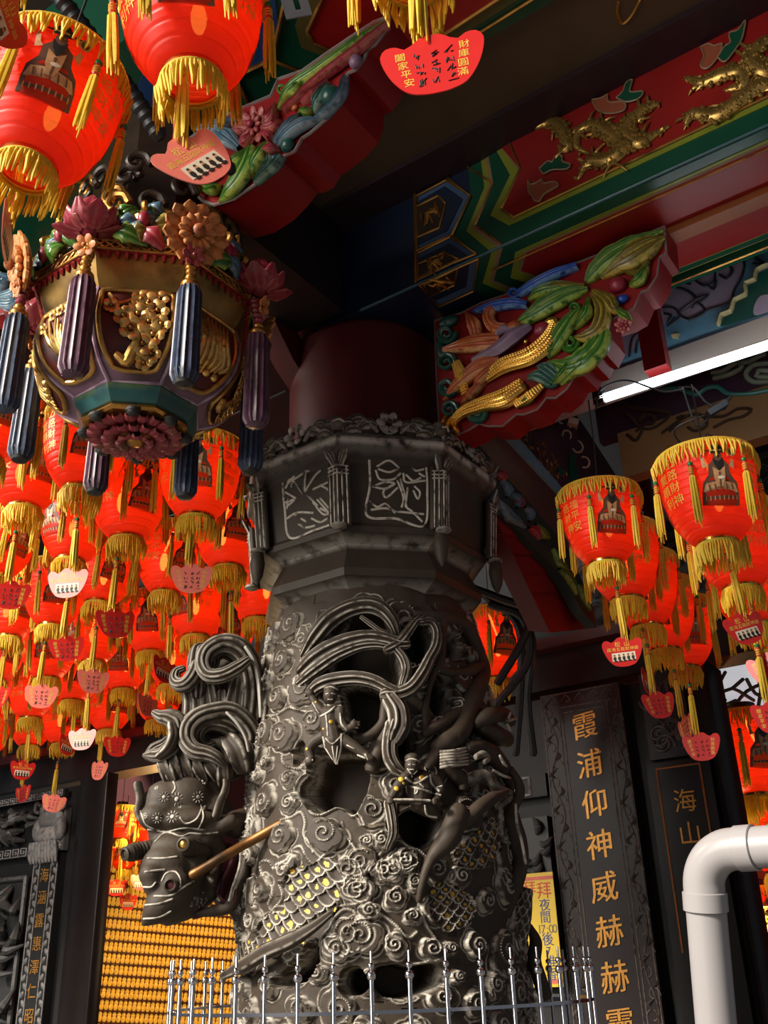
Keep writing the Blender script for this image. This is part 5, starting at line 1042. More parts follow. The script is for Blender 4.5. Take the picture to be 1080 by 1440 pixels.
# right rows, receding toward the wall
GA = 'right lantern row beside dark beam'; GB = 'right lantern row at photo edge'
pa = at_(842, 686, 4.40); pb_ = at_(996, 650, 3.78)
for k, (x, y, d, s_) in enumerate([(855, 793, 3.5, .8), (884, 843, 3.79, .83), (911, 881, 4.08, .86), (936, 914, 4.37, .89), (966, 940, 4.66, .92)]):
    p = at_(x, y, d)+UZ*1.9*LR*s_; lantern(p, face(.32+[0, -1.9, -1.7, -1.3, .5][k]*.35, p), ['front lantern of the row beside the dark carved beam, its printed figure clear', 'second red lantern behind the front one of that beam row', 'third red lantern back in the row beside the beam', 'fourth red lantern back in the row beside the beam', 'last red lantern of the beam row, lowest over the black wall'][k], GA, SH_MID, s_, (rnd.uniform(-.03, .03), .02), .5 if k == 0 else .3)
for k, (x, y, d) in enumerate([(1012, 766, 3.0), (1045, 828, 3.32), (1066, 880, 3.64), (1090, 915, 3.96)]):
    p = at_(x, y, d)+UZ*1.9*LR*.83; lantern(p, face(.28-.6*(k > 0), p), ['largest right lantern under the bulldog wiring, brass capped', 'second lantern behind the largest right one', 'third lantern behind the largest right one', 'fourth lantern behind the largest right one'][k], GB, SH_MID, .83, (0, .02), .35, insc='inscription_b')
RC = 'cards under the right lanterns'
for (x, y, d, rz, tl, pk, lb) in [(873, 896, 4.25, 0, (0, -.02), 0, 'red card fading to white, front printed, under the beam row'), (1038, 862, 3.9, .5, (0, -.28), 0, 'tilted red card with gold heading under the largest right lantern'), (984, 1030, 4.6, math.pi-.1, (0, .0), 0, 'lowest red card, handwritten back, beside the dark pillar panel'),
    (922, 972, 4.7, math.pi+.5, (0, .12), 0, 'red card, handwritten back half turned, above the small black panel'), (961, 1006, 4.8, math.pi-1.15, (0, .1), 0, 'red card seen nearly edge on between two handwritten cards'), (1074, 918, 4.0, math.pi-.3, (0, .1), 0, 'red card cut by the right edge, upper of two'), (1084, 985, 3.9, math.pi, (0, 0), 0, 'red card cut by the right edge, lower of two'), (912, 945, 4.9, 1.2, (0, .3), 0, 'dark red card turned sideways behind the beam row tassels')]:
    p = at_(x, y, d*.80); card(p, face(rz, p), lb, RC, bool(pk), .8, tl, .16)
# lanterns inside the hall, seen through the openings
GI = 'dim red lanterns inside the hall'
for (x, y, d, lb, s_) in [(1045, 1010, 6.2, 'dim red lantern inside the right doorway, nearest one', 1.4), (1008, 1003, 7.5, 'dim red lantern behind the nearest one in the right doorway', 1.3), (1080, 1130, 7.2, 'dim red lantern at the right photo edge above the white pipe', 1.4), (1030, 1150, 8.0, 'small dim red lantern directly above the white pipe elbow run', 1.2), (1062, 1250, 8.2, 'small dim red lantern just below the white pipe run', 1.2), (1090, 1070, 6.9, 'dim red lantern half hidden behind the nearest doorway lantern', 1.3)]:
    lantern(at_(x, y, d), face(.4, at_(x, y, d)), lb, GI, SH_DIM, s_, (0, 0), 0)
p = at_(688, 868, 5.2); lantern(p, face(.5, p), 'red lantern glowing behind the right side of the stone column', GI, SH_HOT, 1., (0, 0), .4)
for n_, (x, y, d) in enumerate([(172, 1136, 8.0), (212, 1143, 8.1), (250, 1132, 8.2), (176, 1180, 8.3), (216, 1188, 8.3)]):
    p = at_(x, y, d); lantern(p, face(.6*n_, p), ['red lantern by the dark post in front of the golden lights', 'red lantern second from the dark post, before the golden lights', 'red lantern behind the dragon brow, before the golden lights', 'farther red lantern by the dark post, low over the golden lights', 'farther red lantern low over the golden lights, beside the dragon eye'][n_], 'red lanterns in the left doorway', SH_HOT, .72, (0, 0), .5)
for n_, (x, y, d) in enumerate([(165, 1236, 8.0), (199, 1228, 8.0), (181, 1256, 8.1), (375, 1290, 8.2), (398, 1285, 8.2)]):
    p = at_(x, y, d); card(p, face(.3*n_, p), ['dark red card before golden lights, nearest the dark post', 'dark red card before golden lights, beside the dragon snout', 'dark red card before golden lights, lowest one', 'dark red card under the dragon jaw, left one', 'dark red card under the dragon jaw, right one'][n_], 'dark cards before the golden lights', False, 1., (0, 0), .1)
# ================================================================== BEAMS AND CEILING
BNAVY = mat('navy_beam_paint', (.010, .018, .045), rough=.35, noise=.3, ns=6); BGRN = mat('dark_green_beam_paint', (.006, .068, .036), rough=.3, noise=.3, ns=6); BOLV = mat('olive_beam_paint', (.22, .25, .022), rough=.4, noise=.3, ns=9); BTAN = mat('tan_beam_paint', (.26, .16, .085), rough=.45, noise=.3, ns=9)
BBLU = mat('slate_blue_beam_paint', (.055, .105, .20), rough=.4, noise=.3, ns=9); BRED = mat('red_beam_panel', (.27, .008, .006), rough=.4, noise=.35, ns=5); BBRN = mat('brown_beam_underside', (.085, .05, .026), hi=(.16, .09, .03), rough=.5, noise=.35, ns=5); BORG = mat('orange_brown_moulding', (.28, .085, .025), rough=.4, noise=.3, ns=8)
T0, ZB = .30, 4.01
beam = tag(empty('painted_beam', L(1.2, T0, ZB)), kind='structure'); BL_ = dict(parent=beam, local=L(1.2, T0, ZB))
mb = MB(); mb.boxL(-.05, 3.2, -.28, T0, ZB, 4.95); mb.build('beam_body', BNAVY, **BL_)
EZ = 2.9   # s where the visible bands are cut off (outside the photo)
def face_poly(pts, off, m, name, right=None, kk='i'):
    P = [ht(*q(kk, p)[0], T0) for p in pts]
    if right: zb_, zt_ = right; P = P+[L(EZ, T0, zb_), L(EZ, T0, zt_)] if zb_ is not None else P
    mb = MB(); mb.prism([p for p in P], DT*off); return mb.build(name, m, smooth=0, **BL_)
zof = lambda x, y: loc(ht(x, y, T0))[2]
zr1 = zof(1080, 139); zr0 = zof(1080, 6); zo = zof(1080, 151)
def band(k, zig, off, m, name, zbot, ztop):   # zig: top to bottom
    P = [ht(*q(k, p)[0], T0) for p in zig]; P[0] = L(loc(P[0])[0]+(ztop-loc(P[0])[2])*.25, T0, ztop); P[-1] = L(loc(P[-1])[0], T0, zbot)
    P += [L(EZ, T0, zbot), L(EZ, T0, ztop)]; mb = MB(); mb.prism(P, DT*off); return mb.build(name, m, smooth=0, **BL_)
band('k15', [(380, 300), (510, 405), (405, 635), (545, 745)], .003, BGRN, 'green_band', ZB+.001, 4.80)
band('k15', [(455, 250), (590, 350), (485, 605), (620, 712)], .005, BOLV, 'olive_band', ZB+.001, 4.78)
band('k15', [(480, 243), (622, 340), (517, 592), (662, 702)], .007, BTAN, 'tan_band', ZB+.001, 4.77)
band('k15', [(495, 237), (645, 332), (540, 577), (690, 682)], .009, BGRN, 'green_band', ZB+.001, 4.76)
band('k15', [(600, 165), (745, 285), (630, 520), (740, 600)], .012, BOLV, 'olive_band', zo, zr0+.05)
band('k15', [(638, 165), (795, 262), (685, 495), (765, 548)], .014, BTAN, 'tan_band', (zo+zr1*2)/3, zr0+.02)
rp_ = band('k15', [(655, 155), (808, 255), (698, 490), (768, 535)], .017, BRED, 'red_panel', zr1, zr0)
mb = MB(); sA = [ht(*q('k15', p)[0], T0)+DT*.018 for p in [(655, 155), (808, 255), (698, 490), (768, 535)]]
mb.tube([L(EZ, T0+.018, zr0), L(loc(sA[0])[0]+.06, T0+.018, zr0)]+sA[1:]+[L(EZ, T0+.018, zr1)], .005, 6, smooth=False)
mb.tube([L(EZ, T0+.018, zr0+.03), L(loc(sA[0])[0]+.06, T0+.018, zr0+.03)], .004, 6, smooth=False)
for zg in ([(495, 237), (645, 332), (540, 577), (690, 682)], [(380, 300), (510, 405), (405, 635), (545, 745)]): mb.tube([ht(*q('k15', p)[0], T0)+DT*.010 for p in zg], .004, 6, smooth=False)
mb.build('gilt_line', GOLDD, **BL_)
mb = MB(); mb.tube([L(.2, T0+.002, ZB), L(EZ, T0+.002, ZB)], .006, 8, smooth=False); mb.build('edge_line', mat('teal_edge_paint', (.05, .12, .15), rough=.4), **BL_)
def hexa(pts_o, pts_i, pts_g, under=False):
    fn = (lambda x, y: hz(*q('k15', (x, y))[0], ZB)) if under else (lambda x, y: ht(*q('k15', (x, y))[0], T0)); n_ = -UZ if under else DT
    for pts, o, m, nm in ((pts_o, .004, BBLU, 'blue_hexagon'), (pts_i, .007, BNAVY, 'navy_hexagon'), (pts_g, .010, DRKW, 'dark_panel')):
        mb = MB(); P = [fn(*p) for p in pts]; mb.prism(P, n_*o); mb.build(nm, m, smooth=0, **BL_)
    mb = MB()
    for pts in (pts_o, pts_g): P = [fn(*p)+n_*.010 for p in pts]; mb.tube(P+[P[0]], .0042, 6, smooth=False)
    c = np.mean([fn(*p) for p in pts_g], 0)+n_*.012
    for k in range(9): a, b = nrs.uniform(-.05, .05, 2), nrs.uniform(-.05, .05, 2); ax = UZ if not under else DT; mb.tube([c+DS*a[0]+ax*a[1], c+DS*(a[0]+b[0])/2+ax*.01, c+DS*b[0]+ax*b[1]], [.004, .008, .003], 6, step=.01)
    mb.build('gilt_ornament', GOLDD, **BL_)
hexa([(195, 405), (370, 312), (510, 402), (405, 632), (200, 722)], [(198, 440), (360, 345), (465, 420), (375, 605), (200, 690)], [(198, 465), (325, 402), (368, 450), (330, 590), (202, 645)])
hexa([(202, 738), (395, 642), (545, 742), (400, 800), (200, 895)], [(205, 768), (385, 680), (500, 750), (400, 795), (202, 885)], [(208, 800), (360, 735), (440, 775), (360, 815), (205, 880)])
hexa([(205, 905), (548, 752), (522, 940), (322, 1032)], [(225, 905), (498, 780), (480, 920), (300, 1000)], [(230, 905), (430, 805), (410, 905), (270, 970)], True)
mb = MB(); mb.tube([ht(*q('k15', p)[0], T0)+DT*.004 for p in [(180, 250), (188, 600), (188, 905)]], .007, 6, smooth=False); mb.build('gilt_line', GOLDD, **BL_)
# underside bands
def uband(k, zig, off, m, name, t_far):
    P = [hz(*q(k, p)[0], ZB) for p in zig]; P[0] = L(loc(P[0])[0], min(T0-.002, loc(P[0])[1]), ZB); t0_ = loc(P[0])[1]
    P += [L(loc(P[-1])[0]+.05, t_far, ZB), L(EZ, t_far, ZB), L(EZ, t0_, ZB)]; mb = MB(); mb.prism(P, -UZ*off); return mb.build(name, m, smooth=0, **BL_)
uband('k15', [(545, 750), (522, 940), (620, 1000)], .003, BGRN, 'green_band', -.26)
uband('k15', [(622, 715), (575, 900), (700, 955)], .005, BOLV, 'olive_band', -.25)
uband('k15', [(662, 708), (620, 890), (740, 942)], .007, BTAN, 'tan_band', -.245)
uband('k15', [(690, 690), (640, 880), (770, 930)], .009, BGRN, 'green_band', -.24)
uband('k15', [(765, 715), (738, 862), (850, 895)], .012, BOLV, 'olive_band', -.21)
uband('k15', [(808, 712), (785, 820), (895, 858)], .014, BTAN, 'tan_band', -.20)
uband('k15', [(830, 712), (800, 815), (920, 850)], .017, BRED, 'red_panel', -.20)
mb = MB(); mb.boxL(1.33, EZ, -.02, .045, ZB-.045, ZB-.016); mb.build('orange_moulding', BORG, **BL_)
mb = MB(); mb.boxL(1.25, EZ, -.29, -.255, ZB-.03, ZB+.002); mb.build('edge_moulding', BGRN, **BL_); mb = MB(); mb.tube([L(1.0, -.262, ZB-.03), L(EZ, -.262, ZB-.03)], .006, 6, smooth=False); mb.tube([L(.75, .22, ZB-.018), L(EZ, .22, ZB-.018)], .004, 6, smooth=False); mb.build('gilt_line', GOLDD, **BL_)
# gilded dragons and painted clouds of the red panel
def dragon_path(pts, r):
    mb = MB(); P = [ht(*q('k17', p)[0], T0+.020) for p in pts]; Pc, rc = catmull(np.array(P), np.array(r)*.00102, .010)
    mb.tube(Pc, rc*.8, 10, smooth=False, flat=.7, up=DT)
    for c, w_ in zip(Pc, rc):
        for _ in range(5): o = nrs.uniform(-1, 1, 2)*w_*.8; mb.ell(c+DS*o[0]+UZ*o[1]+DT*w_*.4*(1-abs(o[1]/w_)), w_*.26, None, 0, 6, 4)
    for c, w_ in list(zip(Pc, rc))[::3]:
        a = nrs.uniform(0, 6.28); e_ = DS*math.cos(a)+UZ*math.sin(a); mb.tube([c+e_*w_*.6, c+e_*w_*1.7+DT*.006, c+e_*w_*2.3], [.006, .006, .002], 5, step=.02)
    return mb
GD = mat('dark_relief_gilding', (.44, .27, .07), rough=.32, metal=.75, noise=.5, ns=30)
dragon_path([(-20, 600), (60, 580), (110, 630), (130, 700), (90, 720)], [20, 30, 34, 28, 10]).build('gilt_dragon', GD, **BL_)
dragon_path([(180, 850), (230, 770), (330, 760), (390, 700), (330, 640), (250, 600), (190, 620), (170, 690), (230, 730)], [8, 26, 40, 44, 40, 34, 26, 16, 6]).build('gilt_dragon', GD, **BL_)
dragon_path([(560, 490), (500, 520), (440, 570), (400, 630), (470, 680), (540, 640), (610, 600)], [10, 30, 36, 40, 36, 20, 8]).build('gilt_dragon', GD, **BL_)
dragon_path([(690, 590), (720, 540), (830, 550), (920, 500), (1000, 440), (1080, 400)], [8, 26, 34, 40, 40, 36]).build('gilt_dragon', GD, **BL_)
dragon_path([(690, 370), (770, 390), (860, 360), (950, 340), (960, 400), (880, 430)], [10, 26, 36, 34, 26, 10]).build('gilt_dragon', GD, **BL_)
dragon_path([(1100, 180), (1040, 220), (1000, 290), (1060, 340), (1100, 330)], [16, 34, 40, 40, 30]).build('gilt_dragon', GD, **BL_)
def pcloud(pts, m):
    mb = MB(); P = [ht(*q('k17', p)[0], T0+.017) for p in pts]; P = catmull(np.array(P+[P[0]]), np.ones(len(P)+1), .008)[0][:-1]; mb.prism(P, DT*.008); mb.build('painted_cloud', m, smooth=30, **BL_)
    mb = MB(); P2 = np.array([p+DT*.008 for p in P]); mb.tube(np.vstack([P2, P2[:1]]), .0035, 5, smooth=False); mb.build('cloud_outline', BTAN, **BL_)
PNK = mat('salmon_cloud_paint', (.30, .075, .035), rough=.4, noise=.3)
pcloud([(0, 805), (40, 770), (60, 775), (75, 748), (105, 745), (110, 772), (145, 785), (130, 808), (60, 812), (20, 830)], BGRN)
pcloud([(-55, 862), (-45, 880), (-20, 875), (10, 858), (20, 875), (70, 868), (90, 885), (60, 905), (20, 930), (0, 960), (-25, 955), (-35, 930), (-50, 920)], PNK)
pcloud([(365, 470), (395, 440), (410, 400), (440, 385), (430, 440), (490, 440), (470, 475), (410, 490)], BGRN); pcloud([(250, 480), (300, 470), (320, 455), (330, 490), (400, 490), (400, 530), (320, 545), (270, 520)], PNK)
pcloud([(845, 280), (880, 225), (905, 210), (900, 165), (940, 150), (975, 105), (960, 190), (930, 240), (880, 300)], BGRN); pcloud([(765, 230), (800, 215), (830, 225), (865, 215), (850, 270), (800, 330), (765, 320), (780, 270)], PNK)
# outer beam over the pendant: only its painted underside shows
ZO = 4.45
ob = tag(empty('outer_beam', L(1, 1.1, ZO)), kind='structure'); OL_ = dict(parent=ob, local=L(1, 1.1, ZO))
mb = MB(); mb.boxL(-3.2, 3.4, .78, 1.50, ZO, 4.98); mb.build('beam_body', BGRN, **OL_)
mb = MB(); mb.boxL(-.6, 3.4, T0+.02, .78, ZO+.03, ZO+.07); mb.build('soffit_board', BBRN, **OL_)
mb = MB(); mb.boxL(-.2, 3.4, T0-.02, T0+.16, ZO+.005, ZO+.03); mb.build('purple_band', mat('dark_purple_band', (.030, .013, .018), rough=.4), **OL_)
fo = lambda x, y, o=0.: hz(x, y, ZO)-UZ*o
def upoly(nm, pts, off, m): mb = MB(); mb.prism([fo(*p) for p in pts], -UZ*off); mb.build(nm, m, smooth=0, **OL_)
gl_ = [(545, 97), (440, 57), (432, 40), (448, 5), (480, -60)]
upoly('red_panel', [(440, 57), (432, 40), (448, 5), (480, -60), (900, -200), (760, -45), (545, 97)], .012, BRED)
upoly('olive_border', [(424, 66), (415, 36), (432, -10), (460, -80), (940, -240), (800, -48), (548, 112)], .006, mat('dull_olive_paint', (.09, .075, .02), rough=.4))
upoly('blue_field', [(392, 40), (375, 86), (330, 108), (240, 150), (180, 150), (250, 0), (380, -60)], .004, mat('blue_beam_paint', (.012, .05, .16), rough=.4, noise=.3, ns=6))
mb = MB(); mb.tube([fo(x, y, .013) for x, y in [(760, -45)]+gl_], .007, 6, smooth=False); mb.tube([fo(1000, -150, .008), fo(775, -20, .008), fo(545, 125, .008)], .006, 6, smooth=False)
mb.tube([fo(*p, .008) for p in [(400, 0), (382, 82), (330, 106), (200, 170)]], .008, 6, smooth=False); mb.tube([fo(*p, .008) for p in [(382, 82), (430, 102)]], .007, 6, smooth=False); mb.tube([fo(*p, .008) for p in [(330, 106), (352, 150)]], .007, 6, smooth=False)
mb.tube([hz(870, 2, ZO+.03), hz(868, 18, ZO+.03), hz(875, 33, ZO+.03), hz(888, 22, ZO+.03), hz(900, 0, ZO+.03)], .006, 6); mb.build('gilt_line', GOLDD, **OL_)
# cross beam from column to pendant with small red struts
mb = MB(); mb.boxL(-.13, .13, .33, 1.0, 4.02, 4.44); tag(mb.build('cross_beam', mat('black_brown_wood', (.012, .006, .006), rough=.5)), kind='structure')
mb = MB(); Pq = [hs(x, y, -.12) for x, y in [(372, 420), (395, 470), (412, 505), (440, 548), (468, 550), (440, 505), (420, 470), (400, 425)]]; mb.prism(Pq, -DS*.10); e_ = mb.build('red_strut', REDD, smooth=30); tag(e_, 'small dark red curved strut between carved pendant and red shaft', 'strut')
# ceiling slab over the porch
mb = MB(); mb.boxL(-9, 4.5, -7, 2.9, 4.98, 5.15); tag(mb.build('ceiling', mat('dark_ceiling_boards', (.03, .014, .010), rough=.6, noise=.4, ns=4)), kind='structure')
mb = MB(); mb.boxL(-9, 4.5, -8, 9, -.12, 0); tag(mb.build('floor', mat('grey_granite_floor', (.16, .15, .14), rough=.5, noise=.3, ns=6)), kind='structure')
# ------------------------------------------------------------------ right bay: cloud board, tube light, posts
PT_ = -.40
CLB = mat('blue_grey_board_paint', (.12, .27, .38), rough=.4, noise=.35, ns=5); MAUV = mat('mauve_grey_board', (.29, .23, .30), rough=.45, noise=.3, ns=7)
cb = tag(empty('cloud_painted_board', L(1.4, PT_, 3.78)), kind='structure'); CBL = dict(parent=cb, local=L(1.4, PT_, 3.78))
mb = MB(); mb.boxL(.55, 3.2, PT_-.05, PT_, 3.775, 4.9); mb.build('board', CLB, **CBL)
f16 = lambda x, y, o=.004: ht(*q('k16', (x, y))[0], PT_)+DT*o
mb = MB(); P = catmull(np.array([f16(*p, 0) for p in [(500, 240), (620, 205), (760, 165), (880, 120), (950, 150), (945, 230), (900, 300), (870, 370), (760, 410), (650, 465), (560, 440), (500, 500), (440, 520), (300, 660), (250, 560), (330, 400)]]), np.ones(16), .01)[0]; mb.prism(P, DT*.004); mb.build('mauve_cloud', MAUV, smooth=0, **CBL)
mb = MB(); LN = [[(505, 250), (570, 240), (545, 290), (510, 300)], [(600, 230), (660, 210), (690, 250), (740, 280), (790, 260), (800, 190), (860, 165), (890, 200), (860, 240), (820, 220)], [(540, 320), (580, 290), (650, 310), (690, 350), (640, 390), (600, 430), (660, 460), (740, 420), (700, 370), (670, 400)], [(690, 350), (760, 330), (700, 380)], [(880, 120), (950, 150), (940, 230), (900, 300), (870, 370), (760, 410), (650, 465)], [(760, 280), (790, 300), (800, 250)], [(610, 220), (610, 260), (660, 270)], [(500, 400), (570, 400), (600, 450), (540, 500)], [(520, 430), (560, 440), (540, 475)], [(980, 60), (1040, 70), (1010, 120), (1060, 160), (1000, 160)], [(330, 660), (350, 560), (410, 520)], [(365, 640), (375, 580), (410, 560)]]
for l_ in LN: mb.tube([f16(*p) for p in l_], .0055, 6, step=.012)
mb.build('carved_line', mat('dark_carved_line', (.02, .022, .03), rough=.5), **CBL)
mb = MB()
for pts in ([(1080, 170), (1020, 200), (1010, 250), (960, 270), (960, 330), (900, 360), (880, 420), (830, 440), (815, 490)], [(590, 560), (600, 550), (570, 555)]): mb.tube([f16(*p, .006) for p in pts], .018, 8, step=.015, flat=.5)
mb.build('cream_cloud_rim', mat('cream_cloud_paint', (.42, .35, .16), rough=.5, noise=.4), **CBL)
mb = MB(); mb.prism(catmull(np.array([f16(*p, 0) for p in [(1085, 190), (1030, 215), (1020, 260), (975, 285), (970, 340), (910, 370), (890, 430), (840, 455), (825, 500), (960, 460), (1085, 420)]]), np.ones(11), .01)[0], DT*.006); mb.build('green_cloud', TGRN, smooth=0, **CBL)
mb = MB(); mb.prism(catmull(np.array([f16(*p, 0) for p in [(1085, 330), (1040, 340), (1010, 390), (1010, 440), (1085, 425)]]), np.ones(5), .01)[0], DT*.009); mb.build('violet_cloud', MAUV, smooth=0, **CBL)
mb = MB(); mb.boxL(.45, 3.2, PT_-.06, PT_+.02, loc(ht(1000, 503, PT_+.02))[2], 3.772); cr = tag(mb.build('trim_1', mat('cream_board', (.30, .245, .21), rough=.5, noise=.15, ns=4)), kind='structure')
ta, tb_ = ht(846, 561, -.26), ht(1140, 466, -.26)
tl = tag(empty('tube_light', ta), 'white fluorescent tube glowing under the cream board', 'lamp'); TL_ = dict(parent=tl, local=ta)
mb = MB(); mb.tube([ta, tb_], .0175, 14, smooth=False); mb.build('tube', mat('tube_glow', (1, 1, 1), emit=9, ecol=(.80, .93, 1)), **TL_)
mb = MB(); dd = (tb_-ta)/np.linalg.norm(tb_-ta); mb.tube([ta-dd*.02, ta+dd*.012], .018, 12, smooth=False); mb.build('end_cap', PVC, **TL_)
mb = MB(); mb.box(ta-dd*.01+UZ*.012, (dd, DT, UZ), (.02, .016, .034)); mb.build('lamp_holder', BLACK, **TL_)
mb = MB()
for x0, x1 in (((862, 548), (1000, 552)),): mb.tube([ht(838, 575, -.24), ht(845, 548, -.24), ht(880, 535, -.24), ht(930, 550, -.24), ht(960, 548, -.25)], .004, 6)
mb.build('feed_wire', WIRE, **TL_)
def vpost(x0, y0, wpx, y1, t, m, name, label):
    a = loc(ht(x0, y0, t)); b = loc(ht(x0+wpx, y0, t)); z1 = loc(ht(x0, y1, t))[2]; mb = MB(); mb.boxL(a[0], b[0], t-.06, t, min(a[2], z1), max(a[2], z1)); o = mb.build(name, m); tag(o, kind='structure'); return o
vpost(906, 522, 33, 330, -.24, REDW, 'trim_2', ''); vpost(908, 632, 30, 560, -1.60, REDD, 'trim_3', ''); vpost(917, 855, 22, 632, -1.62, REDD, 'trim_4', '')
TS = -.95
sf = tag(empty('scroll_soffit', ht(980, 600, TS)), kind='structure'); SFL = dict(parent=sf, local=ht(980, 600, TS))
za = loc(ht(1000, 505, TS))[2]; zb2 = loc(ht(1000, 572, TS))[2]; zc = loc(ht(1000, 640, TS))[2]; s0_ = loc(ht(868, 590, TS))[0]
mb = MB(); mb.boxL(s0_-.1, 3.2, TS-.05, TS, zb2, za+.5); mb.build('purple_board', mat('deep_purple_board', (.05, .016, .03), rough=.5, noise=.3, ns=5), **SFL)
mb = MB(); mb.boxL(s0_, 3.2, TS-.05, TS+.03, zc, zb2); mb.build('brown_board', mat('brown_board', (.26, .135, .05), rough=.45, noise=.3, ns=4), **SFL)
fs_ = lambda x, y, o=.032: ht(*q('k16', (x, y))[0], TS)+DT*o
mb = MB()
for pts in ([(290, 910), (350, 950), (420, 960), (560, 985), (480, 1060), (400, 1060), (350, 1000), (300, 970)], [(400, 1020), (430, 990), (480, 1010), (470, 1040), (430, 1045)], [(520, 1090), (590, 1040), (680, 990), (740, 1000), (760, 1050), (700, 1080), (660, 1060)], [(740, 1000), (850, 1000), (930, 960), (1000, 965), (960, 1000), (880, 1020), (800, 1060)], [(380, 1080), (420, 1050), (380, 1130), (330, 1100)], [(600, 1010), (640, 1000), (560, 1080)]): mb.tube([fs_(*p) for p in pts], .008, 6, step=.012)
mb.build('scroll_line', mat('dark_scroll_line', (.045, .02, .008), hi=(.3, .2, .1), rough=.5), **SFL)
mb = MB(); mb.tube([fs_(*p, .034) for p in [(500, 855), (600, 850), (700, 885), (760, 850), (820, 845), (880, 880), (1000, 880), (1080, 865), (1200, 840)]], .010, 8); mb.build('teal_wave', mat('teal_wave_paint', (.03, .16, .13), rough=.4), **SFL)
mb = MB()
for pts in ([(780, 750), (840, 740), (900, 700), (980, 690), (1030, 660), (1060, 650)], [(790, 780), (870, 760), (940, 720), (910, 690)], [(1080, 700), (1000, 710), (960, 760), (1000, 800), (1080, 800)], [(1080, 740), (1030, 740), (1020, 770), (1080, 775)]): mb.tube([fs_(*p, .004) for p in pts], .012, 8, step=.015)
mb.build('pale_scroll', mat('pale_green_scroll', (.22, .25, .17), rough=.5, noise=.4), **SFL)
# ------------------------------------------------------------------ dark receding beam and carved bracket between column and wall
rb = tag(empty('receding_beam', hs(745, 640, .50)), kind='structure'); RL_ = dict(parent=rb, local=hs(745, 640, .50))
h5 = lambda x, y, s=.50: hs(*q('k18', (x, y))[0], s)
mb = MB(); mb.prism([h5(235, 185), (h5(620, 590)), h5(860, 830), h5(1100, 700), h5(780, 200), h5(600, -60), h5(300, -60)], -DS*.22); mb.build('beam_body', mat('plum_beam_paint', (.055, .022, .035), rough=.45, noise=.4, ns=6), smooth=0, **RL_)
mb = MB(); mb.prism([h5(235, 183), h5(620, 592), h5(860, 834), h5(872, 815), h5(640, 560), h5(300, 170)], DS*.012); mb.build('pale_blue_edge', mat('pale_blue_edge_paint', (.14, .25, .30), rough=.35, noise=.3), smooth=0, **RL_)
mb = MB()
for k in range(70):
    u = nrs.uniform(0, 1); x, y = 350+u*260+nrs.uniform(-40, 60), 140+u*330+nrs.uniform(-50, 60); a = nrs.uniform(.6, 1.6)
    mb.tube([h5(x, y)+DS*.004, h5(x+10*math.cos(a), y+22*math.sin(a))+DS*.006], [.006, .002], 5, smooth=False)
mb.build('flaking_gilt', GOLDD, **RL_)
mb = MB(); mb.prism([h5(590, 400), h5(640, 430), h5(635, 460), h5(600, 450)], DS*.008); mb.prism([h5(660, 330), h5(690, 330), h5(720, 520), h5(690, 570), h5(660, 440)], DS*.008); mb.build('green_border', BGRN, smooth=0, **RL_)
SB = [(20, 270), (130, 262), (280, 440), (430, 600), (560, 760), (660, 880), (750, 1080), (810, 1230), (825, 1335), (745, 1250), (650, 1080), (560, 965), (440, 850), (390, 790), (290, 700), (220, 650), (150, 420)]
o = hs(*q('k18', (430, 700))[0], .44); e_ = tag(empty('receding_bracket', o), 'dark carved bracket with blue leaves and stepped red underside, right of the capital', 'carved bracket'); EL = dict(parent=e_, local=o)
mb = MB(); mb.prism([h5(*p, .44) for p in SB], -DS*.05); mb.build('board', mat('dark_green_board', (.020, .034, .028), rough=.5, noise=.4, ns=6), smooth=20, **EL)
for nm, m_, its in (('blue_leaf', LBLU, [[(150, 350), (200, 420), (220, 470)], [(230, 560), (220, 610), (240, 650)], [(260, 480), (300, 540), (290, 580)], [(310, 560), (360, 600), (350, 640)], [(240, 600), (300, 680), (400, 760)], [(400, 640), (430, 680), (420, 720)]]), ('green_leaf', LGRN, [[(460, 740), (500, 790), (540, 820)], [(560, 880), (600, 960), (660, 1040)], [(700, 1090), (740, 1150), (780, 1240)], [(600, 1000), (660, 1060), (700, 1150)]]), ('red_bloom', CRIM, [[(340, 600), (370, 610), (380, 640)], [(420, 760), (460, 780), (480, 830)], [(230, 440), (260, 460), (270, 500)]])):
    for pts in its: mb = MB(); mb.leaf([h5(*p, .44)+DS*.012 for p in pts], [.006, .028, .004], DS, .018, edge=.6, thick=.02); mb.build(nm, m_, **EL)
for k in range(6):
    u0, u1 = k/6, (k+1)/6; lx = lambda u: np.array([225+u*330, 680+u*690]); rx = lambda u: np.array([270+u*560, 700+u*640])
    a, b, c, d = lx(u0), lx(u1), rx(u1), rx(u0); P = [h5(*p, .42-.012*k) for p in (a, d, c, b)]; mb = MB(); mb.prism(P, -DS*.10+UZ*.03); mb.build('red_step', REDW, smooth=0, **EL)
